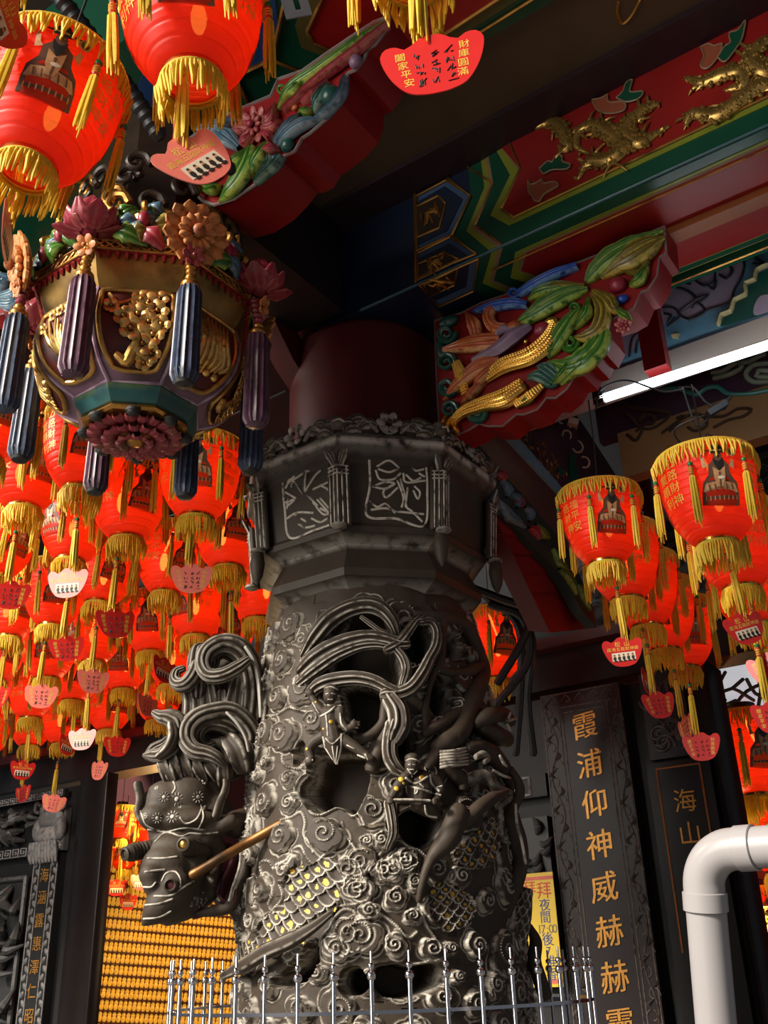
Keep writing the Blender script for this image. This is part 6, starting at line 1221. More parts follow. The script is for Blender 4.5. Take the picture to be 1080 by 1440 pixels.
# ================================================================== THE FRONT WALL
W = -2.0
WALLM = mat('black_stone_wall', (.013, .012, .012), rough=.5, noise=.4, ns=5, bump=.2, spec=.3); SLATE = mat('grey_carved_stone', (.075, .07, .068), hi=(.34, .32, .30), rough=.55, noise=.4, ns=14)
wl = lambda x, y, t=W: loc(ht(x, y, t))
wall = tag(empty('wall_front', L(-.2, W-.1, 0)), kind='structure'); WL = dict(parent=wall, local=L(-.2, W-.1, 0))
sR = wl(1000, 1000)[0]
mb = MB(); mb.boxL(-1.35, sR, W-.25, W-.05, 0, 2.95); mb.build('right_bay', WALLM, **WL)
mb = MB(); mb.boxL(-9, wl(132, 1200)[0], W-.14, W-.05, 0, 2.95); mb.build('left_bay', WALLM, **WL)
mb = MB(); mb.boxL(-9, 3.4, W-.25, W-.02, 2.99, 3.22); mb.build('lintel', WALLM, **WL)
mb = MB(); mb.boxL(-9, 3.4, W-.25, W-.08, 3.22, 4.95); mb.build('upper_wall', mat('slate_upper_wall', (.035, .04, .045), rough=.6, noise=.3, ns=5), **WL)
mb = MB(); mb.boxL(-9, 3.4, W-.02, W+.06, 3.20, 3.26); mb.build('lintel_moulding', REDD, **WL)
# fish-scale stone lattice
lat = tag(empty('stone_lattice', L(1.0, W-.06, 3.5)), 'pierced grey stone lattice of overlapping scales behind the right lanterns', 'lattice'); mb = MB(); mb.boxL(.02, 2.2, W-.075, W-.05, 3.27, 3.30); mb.boxL(.02, 2.2, W-.075, W-.05, 4.02, 4.05)
mb.build('frame', SLATE, lat, local=L(1.0, W-.06, 3.5)); mb = MB()
for j in range(9):
    for i in range(25):
        c = L(.06+i*.088+.044*(j % 2), W-.06, 3.32+j*.078)
        for rr in (.046, .030): mb.tube([c+DS*rr*math.cos(a)+UZ*rr*math.sin(a) for a in np.linspace(-.2, math.pi+.2, 9)], .0048, 5, smooth=False, cap=False)
mb.build('scale_tracery', SLATE, lat, local=L(1.0, W-.06, 3.5))
# couplet board
LAQ = mat('brown_black_lacquer', (.016, .009, .0085), hi=(.22, .17, .15), rough=.4, noise=.3, ns=6, spec=.3); LAQC = mat('carved_lacquer_border', (.024, .016, .014), hi=(.20, .16, .13), rough=.5, noise=.4, ns=20, spec=.3); GLET = mat('gilt_lettering', (.55, .25, .045), hi=None, rough=.4, metal=.55, noise=.5, ns=40)
bs0, bs1, bz = wl(763, 981)[0], wl(873, 961)[0], wl(820, 970)[2]
o = L((bs0+bs1)/2, W+.05, bz); cbd = tag(empty('couplet_board', o), 'tall dark lacquered board with gilt calligraphy column and carved vine border', 'signboard'); CB = dict(parent=cbd, local=o)
mb = MB(); mb.boxL(bs0, bs1, W-.05, W+.03, .25, bz); mb.build('board', LAQ, **CB)
si0, si1, zi = wl(*q('k22', (140, 160))[0])[0], wl(*q('k22', (335, 130))[0])[0], wl(*q('k22', (240, 148))[0])[2]
mb = MB()
for a, b, zt_ in ((bs0+.008, bs1-.008, bz-.008), (si0, si1, zi), (si0+.02, si1-.02, zi-.03)): mb.tube([L(a, W+.031, .3), L(a, W+.031, zt_), L(b, W+.031, zt_), L(b, W+.031, .3)], .0035, 5, smooth=False, paint=.8)
for sd, sa, sb in ((0, bs0, si0), (1, si1, bs1)):
    m0 = (sa+sb)/2; amp = (sb-sa)*.26
    mb.tube([L(m0+amp*math.sin(z*17+sd*3), W+.032, z) for z in np.arange(.3, bz-.05, .03)], .0035, 5, smooth=False, paint=.5)
    for n_, z in enumerate(np.arange(.35, bz-.06, .092)):
        c = np.array([m0+amp*.3*(-1)**n_, z]); tt = np.linspace(0, 5.0, 11); mb.tube([L(c[0]+(.036-.006*t)*math.cos(t)*(-1)**n_, W+.032, c[1]+(.042-.006*t)*math.sin(t)) for t in tt], .0032, 5, smooth=False, paint=.7)
        mb.leaf([L(c[0], W+.033, c[1]+.03), L(c[0]+.02*(-1)**n_, W+.033, c[1]+.05), L(c[0]+.01, W+.033, c[1]+.075)], [.004, .010, .002], DT, .006, edge=.5)
m0 = (bs0+bs1)/2
for k in range(5): x = bs0+.07+k*(bs1-bs0-.14)/4; mb.tube([L(x-.03, W+.032, (bz+zi)/2-.01), L(x, W+.032, (bz+zi)/2+.02), L(x+.025, W+.032, (bz+zi)/2-.005), L(x, W+.032, (bz+zi)/2-.015)], .0035, 5, paint=.7)
mb.build('vine_border', LAQC, **CB)
c1 = wl(*q('k22', (253, 232))[0]); c7 = wl(*q('k22', (362, 1248))[0]); mb = MB(); cs = (c1[0]+c7[0])/2; dz = (c7[2]-c1[2])/6
for i, ch in enumerate('霞浦仰神威赫赫靈'):
    write(mb, ch, L(cs, W+.031, c1[2]+dz*i), DS+UZ*.11, -UZ, .150, (0, 0, 0), thick=.004); write(mb, ch, L(cs+.0035, W+.031, c1[2]+dz*i+.001), DS+UZ*.11, -UZ, .150, (0, 0, 0), thick=.0045)
mb.build('inscription', GLET, smooth=0, **CB)
# narrow pillar panel with two characters
p0, p1 = wl(*q('k22', (527, 408))[0], W+.02), wl(*q('k22', (703, 395))[0], W+.02); o = L((p0[0]+p1[0])/2, W+.02, p0[2])
pp = tag(empty('pillar_panel', o), 'narrow black stone panel with thin orange border and two gilt characters', 'stone panel'); PP_ = dict(parent=pp, local=o)
mb = MB(); mb.boxL(p0[0]-.05, p1[0]+.05, W-.05, W+.02, .2, p0[2]+.03); mb.build('slab', mat('black_stone_panel', (.011, .010, .010), rough=.4, noise=.3, ns=8, spec=.3), **PP_)
zbm = wl(*q('k22', (630, 1150))[0], W+.02)[2]; mb = MB(); mb.tube([L(p1[0], W+.021, zbm), L(p1[0], W+.021, p0[2]), L(p0[0], W+.021, p0[2]), L(p0[0], W+.021, zbm)], .0055, 5, smooth=False); mb.build('orange_border', mat('orange_line_paint', (.36, .12, .02), rough=.5, noise=.5, ns=30), **PP_)
mb = MB(); ca = wl(*q('k22', (635, 535))[0], W+.02); cb_ = wl(*q('k22', (655, 668))[0], W+.02)
for ch, c in (('海', ca), ('山', cb_)): write(mb, ch, L(ca[0]+.01, W+.021, c[2]), DS, -UZ, .118, (0, 0, 0), thick=.003)
for ch, yy in (('中', 1190), ('興', 1230), ('敬', 1330), ('獻', 1380)): c = wl(*q('k22', (655+(yy-1190)*.1, yy))[0], W+.02); write(mb, ch, L(ca[0]-.02, W+.021, c[2]), DS, -UZ, .05, (0, 0, 0), thick=.002)
mb.build('inscription', GLET, smooth=0, **PP_)
# carved scroll panel above it
mb = MB(); a, b = wl(905, 960, W+.02), wl(985, 1075, W+.02)
mb.boxL(a[0]-.03, b[0]-.03, W-.05, W-.0, p0[2]+.05, 2.97)
for k in range(14): c = np.array([nrs.uniform(a[0], b[0]-.06), nrs.uniform(p0[2]+.1, 2.9)]); tt = np.linspace(0, 5.5, 12); mb.tube([L(c[0]+(.06-.009*t)*math.cos(t+k), W+.002, c[1]+(.06-.009*t)*math.sin(t+k)) for t in tt], [.010]*12, 6, smooth=False, paint=.35)
tag(mb.build('scroll_relief', mat('black_scroll_stone', (.022, .021, .021), hi=(.2, .18, .16), rough=.45, noise=.4, ns=12)), 'black stone relief of scrolls above the narrow pillar panel', 'relief')
# polished posts flanking the doorways
def post(x0, y0, x1, y1, t, d, name):
    a, b = wl(x0, y0, t), wl(x1, y1, t); mb = MB(); c0, c1_ = min(a[0], b[0]), max(a[0], b[0]); r = .012
    mb.prism([L(c0+r, t, 0), L(c1_-r, t, 0), L(c1_, t-r, 0), L(c1_, t-d, 0), L(c0, t-d, 0), L(c0, t-r, 0)], UZ*2.98); o = mb.build(name, SHINY, smooth=50); tag(o, kind='structure'); return o
post(1000, 1000, 1040, 1218, W+.03, .28, 'trim_5'); post(102, 1200, 142, 1200, W+.05, .10, 'trim_6')
# frieze key pattern
def meander(name, s0, s1, z0, z1, t, label, structure=True):
    mb = MB(); mb.boxL(s0, s1, t-.04, t, z0, z1); o = mb.build(name, WALLM); tag(o, kind='structure'); h = z1-z0; u = h*.16; mb = MB(); s = s0+.02
    while s < s1-h*1.3:
        pts = [(0, .12), (1.25, .12), (1.25, .88), (.25, .88), (.25, .38), (.85, .38), (.85, .62), (.5, .62)]
        mb.tube([L(s+p[0]*h*.9, t+.003, z0+p[1]*h) for p in pts], u*.45, 4, smooth=False, ph=math.pi/4, paint=.5); s += h*1.3
    k = mb.build('key_pattern', SLATE, o, smooth=20); return o
zk = wl(750, 1090)[2]; meander('trim_7', -1.3, bs0-.02, wl(750, 1122)[2], zk, W+.02, '')
mb = MB(); mb.boxL(-1.2, bs0-.04, W-.05, W+.01, 1.95, zk-.22)
for k in range(60): c = np.array([nrs.uniform(-1.15, bs0-.08), nrs.uniform(2.0, zk-.26)]); a = nrs.uniform(0, 6.28); mb.tube([L(c[0], W+.01, c[1]), L(c[0]+.04*math.cos(a), W+.045, c[1]+.04*math.sin(a)), L(c[0]+.07*math.cos(a+.8), W+.012, c[1]+.07*math.sin(a+.8))], [.012, .02, .006], 7, step=.02, paint=.2)
tag(mb.build('stone_relief', mat('dark_relief_stone', (.026, .025, .025), hi=(.25, .23, .21), rough=.5, noise=.4, ns=12)), 'dark carved stone relief between the column and the couplet board', 'relief')
# yellow notice and white poster
YEL = mat('yellow_notice', (.72, .48, .025), rough=.4, noise=.06); a, b, c = wl(738, 1229, W+.09), wl(777, 1228, W+.09), wl(783, 1388, W+.09)
o = L((a[0]+b[0])/2, W+.09, a[2]); nt_ = tag(empty('yellow_notice', o), 'yellow paper notice with red and blue characters beside the couplet board', 'notice'); NL = dict(parent=nt_, local=o); ya0, ya1 = a[0]-.10, b[0]
mb = MB(); mb.boxL(ya0, ya1, W+.085, W+.09, c[2], a[2]); mb.build('sheet', YEL, **NL)
mb = MB(); mb.boxL(ya0, ya1, W+.0901, W+.091, a[2]-.035, a[2]-.018); mb.boxL(ya0, ya1, W+.0901, W+.091, c[2]+.015, c[2]+.035); mb.build('pink_line', mat('pink_print', (.62, .12, .07), rough=.5), **NL)
mr, mbl, mg = MB(), MB(), MB()
for ch, (x, y), sz, m_ in (('拜', (652, 412), .085, mr), ('夜', (657, 505), .062, mbl), ('間', (662, 582), .062, mbl), ('後', (677, 722), .064, mbl), ('7', (682, 795), .055, mbl), ('准', (700, 862), .06, mbl), ('香', (702, 945), .06, mbl), ('拜', (560, 402), .075, mr)):
    g = wl(*q('k14', (x, y))[0], W+.09); write(m_, ch, L(g[0], W+.0905, g[2]), DS, -UZ, sz, (0, 0, 0), thick=.001)
for i, ch in enumerate('17:00'): g = wl(*q('k14', (625+i*24, 655))[0], W+.09); write(mg, ch, L(g[0], W+.0905, wl(*q('k14', (675, 655))[0], W+.09)[2]), DS, -UZ, .058, (0, 0, 0), thick=.001)
mr.build('red_characters', mat('red_print', (.60, .03, .02), rough=.5), smooth=0, **NL); mbl.build('blue_characters', mat('blue_print', (.02, .05, .22), rough=.5), smooth=0, **NL); mg.build('grey_numerals', mat('grey_print', (.16, .12, .07), rough=.5), smooth=0, **NL)
a, c = wl(648, 1175, W+.06), wl(728, 1370, W+.06); o = L((a[0]+c[0])/2, W+.06, a[2]); wp = tag(empty('white_poster', o), 'white printed poster glimpsed through the stone stems right of the column', 'poster'); PLc = dict(parent=wp, local=o)
mb = MB(); mb.boxL(a[0], c[0], W+.055, W+.06, c[2], a[2]+.12); mb.build('sheet', mat('glowing_white_paper', (.78, .76, .74), rough=.6, noise=.03, emit=.12, ecol=(1, 1, 1)), **PLc)  # sheet emits a faint glow, brightness put into the paper itself
mb = MB(); g0, g1 = wl(*q('k14', (355, 400))[0], W+.06), wl(*q('k14', (362, 530))[0], W+.06)
for k in range(9): mb.box(L(g0[0]+(g1[0]-g0[0])*k/9, W+.0605, g0[2]+(g1[2]-g0[2])*k/9), (DS, DT, UZ), (.004, .0006, .006))
for k in range(7): g = wl(*q('k14', (285+k*6, 715+k*8))[0], W+.06); mb.box(L(g[0], W+.0605, g[2]), (DS, DT, UZ), (.006, .0006, .004))
g = wl(*q('k14', (366, 560))[0], W+.06); write(mb, '往', L(g[0], W+.0605, g[2]), DS, -UZ, .035, (0, 0, 0), thick=.001); mb.build('dotted_route', mat('grey_ink', (.1, .1, .11), rough=.6), smooth=0, **PLc)
mb = MB(); g = wl(*q('k14', (270, 310))[0], W+.06); mb.boxL(g[0]-.05, g[0]+.05, W+.0602, W+.061, g[2]-.05, g[2]+.05); g = wl(*q('k14', (370, 210))[0], W+.06); mb.boxL(g[0]-.04, g[0]+.04, W+.0602, W+.061, g[2]-.06, g[2]+.06); mb.build('orange_print', mat('orange_print', (.75, .36, .07), rough=.6), smooth=0, **PLc)
# left jamb: inscription strip, guardian lion, relief panel, frieze
f21 = lambda x, y, t=W: wl(*q('k21', (x, y))[0], t)
a, b = f21(208, 495), f21(345, 485); o = L((a[0]+b[0])/2, W+.02, a[2]); js = tag(empty('inscribed_jamb', o), 'narrow stone jamb with small gilt characters beside the dark post', 'stone jamb'); JL = dict(parent=js, local=o); j0, j1 = a[0], b[0]
mb = MB(); mb.boxL(j0, j1, W-.05, W+.02, .2, a[2]); mb.build('slab', WALLM, **JL)
mb = MB()
for sa, sb in ((j0+.008, j0+.075), (j1-.075, j1-.008)):
    for n_, z in enumerate(np.arange(.25, a[2]-.05, .055)): mb.ell(L((sa+sb)/2+.012*(-1)**n_, W+.02, z), (.018, .010, .03), np.stack([DS*.8+UZ*.6*(-1)**n_, DT, UZ*.8-DS*.6*(-1)**n_]), 0, 8, 5, paint=.3)
    for s_ in (sa, sb): mb.tube([L(s_, W+.021, .2), L(s_, W+.021, a[2]-.06)], .005, 5, smooth=False, paint=.5)
for k in range(6): mb.ell(L(j0+.05+k*(j1-j0-.1)/5, W+.02, a[2]-.045), (.03, .01, .018), np.stack([DS, DT, UZ]), 0, 8, 5, paint=.3)
mb.build('carved_border', SLATE, **JL)
mb = MB(); c1, c6 = f21(265, 602), f21(192, 1255); sm = (j0+j1)/2
for i, ch in enumerate('海涵露惠澤仁昭'): write(mb, ch, L(sm, W+.021, c1[2]+(c6[2]-c1[2])*i/5), DS, -UZ, .105, (0, 0, 0), thick=.003)
mb.build('inscription', GLET, smooth=0, **JL)
zl = f21(290, 360)[2]; sl = f21(290, 360)[0]; o = L(sl, W+.02, zl); mb = MB(); mb.boxL(j0, j1+.02, W-.04, W+.01, f21(290, 470)[2], f21(290, 235)[2]); cc = lambda a, z, o_=.03: L(sl+a, W+o_, zl+z)
AXS = np.stack([DS, DT, UZ])
for (dx, dz, rx, rz, pt) in [(0, .10, .14, .10, .2), (-.07, .16, .05, .04, .5), (.06, .16, .05, .04, .5), (0, .12, .04, .05, .4), (0, -.02, .15, .07, .6), (0, -.11, .16, .06, .4), (.13, .02, .05, .09, .3), (-.13, .02, .05, .09, .3), (0, .05, .10, .025, .1)]: mb.ell(cc(dx, dz, .02), (rx, .045, rz), AXS, 0, 14, 8, paint=pt)
for k in range(9): mb.tube([cc(-.14+.035*k, -.08, .07), cc(-.15+.037*k, -.16, .06), cc(-.14+.036*k, -.22, .05)], [.014, .018, .010], 7, paint=.5)
for s_ in (-1, 1): mb.lathe([(.012, 0), (.03, .01), (.022, .02)], cc(.06*s_, .17, .055), np.stack([DS, -UZ, DT]), 12, paint=[.2, .8, .3]); mb.tube([cc(.1*s_, .2, .05), cc(.15*s_, .22, .05), cc(.17*s_, .17, .04), cc(.13*s_, .15, .04)], .014, 8, paint=.4)
tag(mb.build('guardian_lion_relief', SLATE), 'grey stone lion face relief above the inscribed jamb', 'relief')
zt_ = f21(60, 460)[2]; meander('trim_8', -8, j0-.03, f21(60, 515)[2], zt_, W+.02, ''); zt2 = f21(120, 165)[2]; meander('trim_9', -8, j1, f21(120, 205)[2], zt2, W+.03, '')
mb = MB(); e0 = f21(140, 620)[0]
mb.boxL(-6.5, e0, W-.06, W-.03, .2, f21(60, 625)[2])
for k in range(150):
    c = np.array([e0-nrs.uniform(.05, 1.5), nrs.uniform(.9, f21(60, 640)[2]-.05)]); a = nrs.uniform(0, 6.28); r_ = nrs.uniform(.05, .11)
    mb.tube([L(c[0], W-.03, c[1]), L(c[0]+r_*math.cos(a), W+.06, c[1]+r_*math.sin(a)), L(c[0]+r_*1.5*math.cos(a+.8), W, c[1]+r_*1.5*math.sin(a+.8))], [.02, .035, .01], 7, step=.03, paint=.12)
mb.tube([L(-8, W-.01, f21(60, 625)[2]), L(e0, W-.01, f21(60, 625)[2]), L(e0, W-.01, .2)], .02, 6, smooth=False, paint=.3)
tag(mb.build('stone_relief', MATS['dark_relief_stone']), 'deep dark stone relief panel at the lower left photo edge', 'relief')
mb = MB(); e1 = j0-.03
for k in range(60):
    c = np.array([e1-nrs.uniform(.02, 1.2), nrs.uniform(zt_+.05, f21(120, 215)[2]-.04)]); a = nrs.uniform(0, 6.28); r_ = nrs.uniform(.03, .07)
    mb.tube([L(c[0], W-.03, c[1]), L(c[0]+r_*math.cos(a), W+.05, c[1]+r_*math.sin(a)), L(c[0]+r_*1.5*math.cos(a+.8), W, c[1]+r_*1.5*math.sin(a+.8))], [.016, .028, .01], 7, step=.03, paint=.12)
tag(mb.build('stone_relief', MATS['dark_relief_stone']), 'dark pierced stone relief between the two key pattern friezes', 'relief')
# ------------------------------------------------------------------ rack of golden prayer lights in the left doorway
GLW = mat('prayer_light_gold', (.75, .40, .05), rough=.35, noise=.2, ns=90, emit=.40, ecol=(1., .50, .05)); RKM = mat('red_brown_rack', (.12, .02, .006), rough=.5)
g0 = dep(92, 1335, 8.45); az = R_(62); gu = np.array([math.sin(az), math.cos(az), -.085]); gu /= np.linalg.norm(gu); gn = np.array([math.cos(az), -math.sin(az), 0])*1.0; gv = np.cross(gu, -gn); gv = gv if gv[2] > 0 else -gv
rk = tag(empty('prayer_light_rack', g0), 'wall of tiny golden prayer lights in rows inside the left doorway', 'prayer lights'); GK = dict(parent=rk, local=g0)
cw, chh = .0405, .0915; NCOL, NROW = 48, 20
mb = MB(); mb.box(g0+gu*cw*NCOL/2-gn*.03+gv*.0, (gu, gn, gv), (cw*NCOL/2+.05, .02, chh*NROW/2+.02)); mb.build('rack_board', RKM, **GK)
sh = MB(); sh.box((0, 0, 0), (gu, gn, gv), (cw*NCOL/2, .03, .006)); sh0 = sh.build('shelf', mat('rack_shelf', (.10, .018, .006), rough=.5), rk)
cm = MB(); cm.ell(-gv*.010, (cw*.47, cw*.40, .030), np.stack([gu, gn, gv]), 0, 10, 7); cm.ell(gv*.022, (cw*.42, cw*.40, .021), np.stack([gu, gn, gv]), 0, 10, 7); c0 = cm.build('prayer_light', GLW, rk); CM = c0.data
seen = []; rest = MB()
for r in range(NROW):
    zr = (r-NROW/2+.5)*chh
    s_ = sh0 if r == 0 else sh0.copy()
    if r: COL.objects.link(s_)
    s_.location = Vector(gu*cw*NCOL/2+gv*(zr-chh*.5+.004))
    for c in range(NCOL):
        P = g0+gu*cw*(c+.5)+gv*zr; x, y = proj(P); vis = 140 < x < 335 and y < 1445 and not (190 < x < 330 and y < 1290)
        seen.append((0 if vis else 1, -y if False else rnd.random(), P))
seen.sort(key=lambda a: a[:2])
for n_, (v_, _, P) in enumerate(seen):
    if n_ < 99:
        o = c0 if n_ == 0 else c0.copy()
        if n_: COL.objects.link(o)
        o.location = Vector(P-g0)
    else:
        b = P-g0; V_ = np.array([vv.co[:] for vv in CM.vertices]) if n_ == 99 else V_; F_ = [list(p.vertices) for p in CM.polygons] if n_ == 99 else F_
        rest.add(V_+b, F_)
tag(rest.build('prayer_lights', GLW, rk), kind='stuff')
# ------------------------------------------------------------------ hall interior seen through the doorways
mb = MB(); mb.boxL(-9, 4.4, -6.6, -6.5, 0, 4.95); tag(mb.build('wall_back', mat('dark_red_hall_wall', (.10, .008, .006), rough=.6)), kind='structure')
# gilded altar carving at the right edge
o = dep(1072, 1390, 6.5); al = tag(empty('gilded_altar', o), 'bright gilded altar carving at the lower right edge behind the black post', 'altar'); AL = dict(parent=al, local=o)
mb = MB(); mb.box(o+DS*.3-DT*.05, (DS, DT, UZ), (.42, .03, .50)); mb.build('back_panel', GOLDD, **AL); mb = MB()
for k in range(150):
    c = o+DS*nrs.uniform(-.12, .5)+UZ*nrs.uniform(-.45, .50); tt = np.linspace(0, 5.5, 10); r_ = nrs.uniform(.03, .06); mb.tube([c+DS*(r_*(1-t/7))*math.cos(t+k)+UZ*(r_*(1-t/7))*math.sin(t+k) for t in tt], [.009]*10, 6, smooth=False)
tag(mb.build('gilt_filigree', GOLD, **AL), kind='stuff')
light('altar_fill', 'POINT', o+DT*.9+UZ*.5-DS*.1, o, 40, (1, .72, .35), shadow_soft_size=.1)  # point fill added to light the gilding, no fixture stands there
light('hall_fill', 'POINT', dep(1090, 1080, 7.2)-DT*.4, o, 90, (1, .10, .03), shadow_soft_size=.25); light('hall_fill', 'POINT', dep(260, 1180, 7.7), o, 110, (1, .68, .28), shadow_soft_size=.2)  # added fills: red glow for the hall, warm light on the rack
# bright opening over the right doorway with branches
a, b = dep(985, 1000, 7.5), dep(1110, 955, 7.5); mb = MB(); c = (a+b)/2; mb.box(c, (DS, DT, UZ), (.55, .01, .30)); o = mb.build('window_1', mat('bright_sky_pane', (.7, .8, .9), emit=.5, ecol=(.78, .86, .95))); tag(o, kind='structure')
mb = MB()
for pts in ([(985, 960), (1010, 975), (1030, 968), (1060, 985)], [(1000, 950), (1015, 985), (1030, 1010)], [(1010, 975), (1000, 995)], [(1030, 968), (1045, 955)], [(1050, 955), (1062, 975), (1085, 985)], [(990, 940), (1000, 965), (1020, 985)], [(1020, 945), (1012, 960), (1018, 990)], [(1060, 945), (1070, 965), (1066, 995)], [(1035, 990), (1050, 972), (1075, 960)], [(995, 985), (1015, 992), (1035, 985)]): mb.tube([dep(x, y, 7.3) for x, y in pts], .014, 6, step=.05)
tag(mb.build('dark_branches', mat('branch_bark', (.02, .015, .012), rough=.7)), 'dark bare twigs against the bright opening above the right doorway', 'branches', kind='stuff')
# ------------------------------------------------------------------ white drain pipe in front, right
PW = .046; pa_ = dep(988, 1222, 2.25); pe = [dep(1021, 1600, 2.12), dep(997, 1330, 2.20), pa_]; ph = [dep(1019, 1200, 2.22), dep(1140, 1186, 2.10)]
pr = tag(empty('drain_pipe', pe[0]), 'white plastic drain pipe with elbow in front of the right wall', 'pipe'); PRL = dict(parent=pr, local=pe[0]); rp2 = 28/F*2.2
cor = dep(986, 1197, 2.25)
mb = MB(); mb.tube([pe[0], cor+(pe[1]-cor)*.28], rp2, 28, smooth=False, cap=False); mb.build('vertical_run', PVC, **PRL)
mb = MB(); mb.tube([cor+(ph[1]-cor)*.28, ph[1]], rp2, 28, smooth=False, cap=False); mb.build('horizontal_run', PVC, **PRL)
va = (pe[1]-cor)/np.linalg.norm(pe[1]-cor); vh = (ph[1]-cor)/np.linalg.norm(ph[1]-cor); rr_ = .075; cen = cor+va*rr_+vh*rr_
arc = [cen-vh*rr_*math.cos(t)-va*rr_*math.sin(t) for t in np.linspace(0, math.pi/2, 14)]
mb = MB(); mb.tube([cor+va*(rr_+.03)]+arc+[cor+vh*(rr_+.03)], rp2*1.03, 28, smooth=False, cap=False); el = mb.build('elbow', PVC, **PRL)
for v_, nm in ((va, 'coupling'), (vh, 'coupling')):
    mb = MB(); mb.tube([cor+v_*(rr_+.012), cor+v_*(rr_+.014), cor+v_*(rr_+.052), cor+v_*(rr_+.054)], [rp2*1.04, rp2*1.11, rp2*1.11, rp2*1.04], 28, smooth=False, cap=False); mb.build(nm, PVC, **PRL)
# ------------------------------------------------------------------ cables, hooks and fittings
def cable(label, pts, r, m=WIRE, ridged=False, name='cable'):
    mb = MB(); P = np.array([dep(*p) for p in pts]); 
    if ridged: Pc, _ = catmull(P, np.ones(len(P)), r*.45); mb.tube(Pc, [r*(1 if i % 2 else .82) for i in range(len(Pc))], 14, smooth=False)
    else: mb.tube(P, r, 7, step=.02)
    return tag(mb.build(name, m), label, 'cable')
cable('black corrugated conduit crossing behind the near lanterns, upper left', [(40, -60, 2.95), (110, 30, 3.0), (170, 110, 3.05), (225, 190, 3.1)], .030, BLACK, True, 'conduit')
cable('black corrugated conduit behind the flower bracket leaves', [(285, 200, 3.0), (305, 212, 3.0), (325, 240, 3.05)], .022, BLACK, True, 'conduit')
cable('black cable looping down from tube light to bulldog clip', [(960, 545, 3.75), (968, 570, 3.75), (980, 600, 3.72), (1000, 585, 3.7), (1020, 572, 3.7)], .004)
cable('second black cable sagging from the tube light', [(955, 545, 3.76), (975, 545, 3.76), (992, 565, 3.74), (1010, 575, 3.72)], .004)
cable('thin wire loops over the largest right lantern', [(1020, 575, 3.7), (975, 590, 3.72), (948, 605, 3.74), (960, 625, 3.74), (985, 632, 3.76)], .003)
cable('thin wire ring gripping the brass lantern cap', [(985, 628, 3.75), (995, 610, 3.75), (1008, 622, 3.75), (1000, 640, 3.75)], .003)
for n_, pts in enumerate([[(700, 960, 4.6), (735, 900, 4.6), (745, 860, 4.6), (700, 840, 4.6), (660, 825, 4.6)], [(690, 1000, 4.7), (742, 930, 4.7), (735, 870, 4.7), (690, 850, 4.7)], [(750, 1060, 4.9), (742, 980, 4.9), (748, 900, 4.9), (722, 850, 4.9)], [(725, 1060, 4.8), (732, 960, 4.8), (728, 880, 4.8), (680, 836, 4.8)]]):
    cable(['thick black cable arching beside the red lantern behind the column', 'inner black cable arching behind the column', 'outermost black cable hanging beside the couplet board', 'black cable nearest the glowing red lantern'][n_], pts, .020)
mb = MB(); 
for (x, y, d) in [(1008, 575, 3.7)]: c = dep(x, y, d); mb.box(c, (np.array([.85, 0, .5]), np.array([0, 1, 0]), np.array([-.5, 0, .85])), (.045, .014, .012)); mb.tube([c+np.array([.03, 0, .02]), c+np.array([.06, 0, .05])], .007, 6, smooth=False)
tag(mb.build('bulldog_clip', BLACK), 'black plastic clamp hanging on cables below the tube light', 'clamp')
hk = dep(800, 620, 4.1); ch_ = tag(empty('hook_chain', hk), 'pale hooks and chain links holding the front beam row lantern', 'chain')
for (x, y, r_) in [(797, 612, .018), (812, 628, .022), (806, 600, .014), (822, 650, .02), (790, 590, .014)]:
    mb = MB(); c = dep(x, y, 4.15); mb.tube([c+np.array([r_*math.cos(t), 0, r_*1.3*math.sin(t)]) for t in np.linspace(.6+x*.7, 4.6+x*.7, 14)], .0045, 6, smooth=False); mb.build('hook', mat('bone_plastic', (.22, .16, .11), rough=.4), ch_, local=hk)
mb = MB(); c = dep(806, 594, 4.05); mb.box(c, (np.array([.9, 0, -.3]), np.array([0, 1, 0]), np.array([.3, 0, .9])), (.022, .012, .016)); mb.build('connector', mat('bone_plastic', (.4, .3, .2)), ch_, local=hk)
st = dep(414, 8, 2.9); mb = MB(); a1, a2 = np.array([.95, 0, .2]), np.array([-.2, 0, .95]); bx = [st+a1*x+a2*z for x, z in [(-.035, -.05), (.045, -.05), (.045, .12), (-.035, .12)]]; ho = [st+a1*x+a2*z for x, z in [(0, -.02), (.018, -.02), (.018, .05), (0, .05)]]
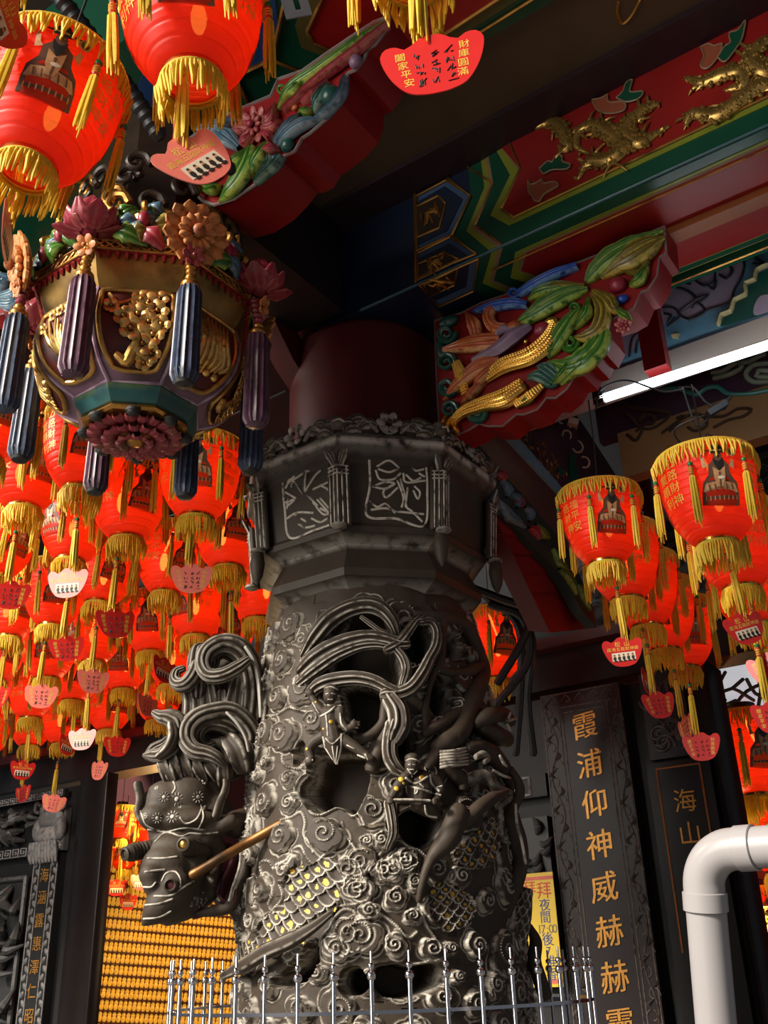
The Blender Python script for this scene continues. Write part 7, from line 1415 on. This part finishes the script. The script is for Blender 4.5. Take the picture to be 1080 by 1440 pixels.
mb.add(np.vstack([bx, ho]+[[p-np.array([0, -.004, 0]) for p in bx], [p-np.array([0, -.004, 0]) for p in ho]]), [[0, 1, 5, 4], [1, 2, 6, 5], [2, 3, 7, 6], [3, 0, 4, 7]]+[[8, 12, 13, 9], [9, 13, 14, 10], [10, 14, 15, 11], [11, 15, 12, 8]]+[[0, 8, 9, 1], [1, 9, 10, 2], [2, 10, 11, 3], [3, 11, 8, 0], [4, 5, 13, 12], [5, 6, 14, 13], [6, 7, 15, 14], [7, 4, 12, 15]])
tag(mb.build('slotted_bracket', mat('grey_steel', (.28, .28, .30), rough=.4, metal=.6)), 'grey slotted steel bracket fixed to the outer beam at the top', 'bracket')
# ================================================================== CAMERA, LIGHT
cam = bpy.data.cameras.new('camera'); co = bpy.data.objects.new('camera', cam); COL.objects.link(co)
cam.sensor_fit = 'VERTICAL'; cam.sensor_height = 36; cam.sensor_width = 27; cam.lens = 36*F/1440; cam.clip_end = 200; cam.clip_start = .05
co.matrix_world = Matrix((( CR[0], CU[0], -FW[0], CAM[0]), (CR[1], CU[1], -FW[1], CAM[1]), (CR[2], CU[2], -FW[2], CAM[2]), (0, 0, 0, 1)))
sc = bpy.context.scene; sc.camera = co
w = bpy.data.worlds.new('sky'); sc.world = w; w.use_nodes = True; bg = w.node_tree.nodes['Background']
bg.inputs['Color'].default_value = (.80, .88, 1, 1); bg.inputs['Strength'].default_value = SKY
light('sun', 'SUN', (-8, -5, 9), (-8+.80, -5+.55, 9-.62), SUN, (1, .93, .82), angle=R_(9))
light('courtyard_fill', 'AREA', L(-1.5, 5.5, 3.6), L(-1.2, -.2, 3.2), FILL, (1, .95, .86), size=3.0)  # soft fill added to carry courtyard daylight onto lanterns and pendant
light('porch_fill', 'AREA', L(-2.6, 2.0, 4.4), L(-3.2, -.6, 3.3), 130, (1, .95, .85), size=.9)  # added fill that brightens the left lantern crowd, no fixture modelled
sc.view_settings.view_transform = 'Standard'; sc.view_settings.look = 'None'; sc.view_settings.gamma = 1; sc.view_settings.use_curve_mapping = False
sc.view_settings.exposure = EXPO
sc.cycles.max_bounces = 6; sc.cycles.transparent_max_bounces = 10; sc.cycles.diffuse_bounces = 3; sc.cycles.glossy_bounces = 3; sc.cycles.transmission_bounces = 4
sc.cycles.sample_clamp_indirect = 4; sc.cycles.caustics_reflective = False; sc.cycles.caustics_refractive = False
bpy.context.view_layer.update()
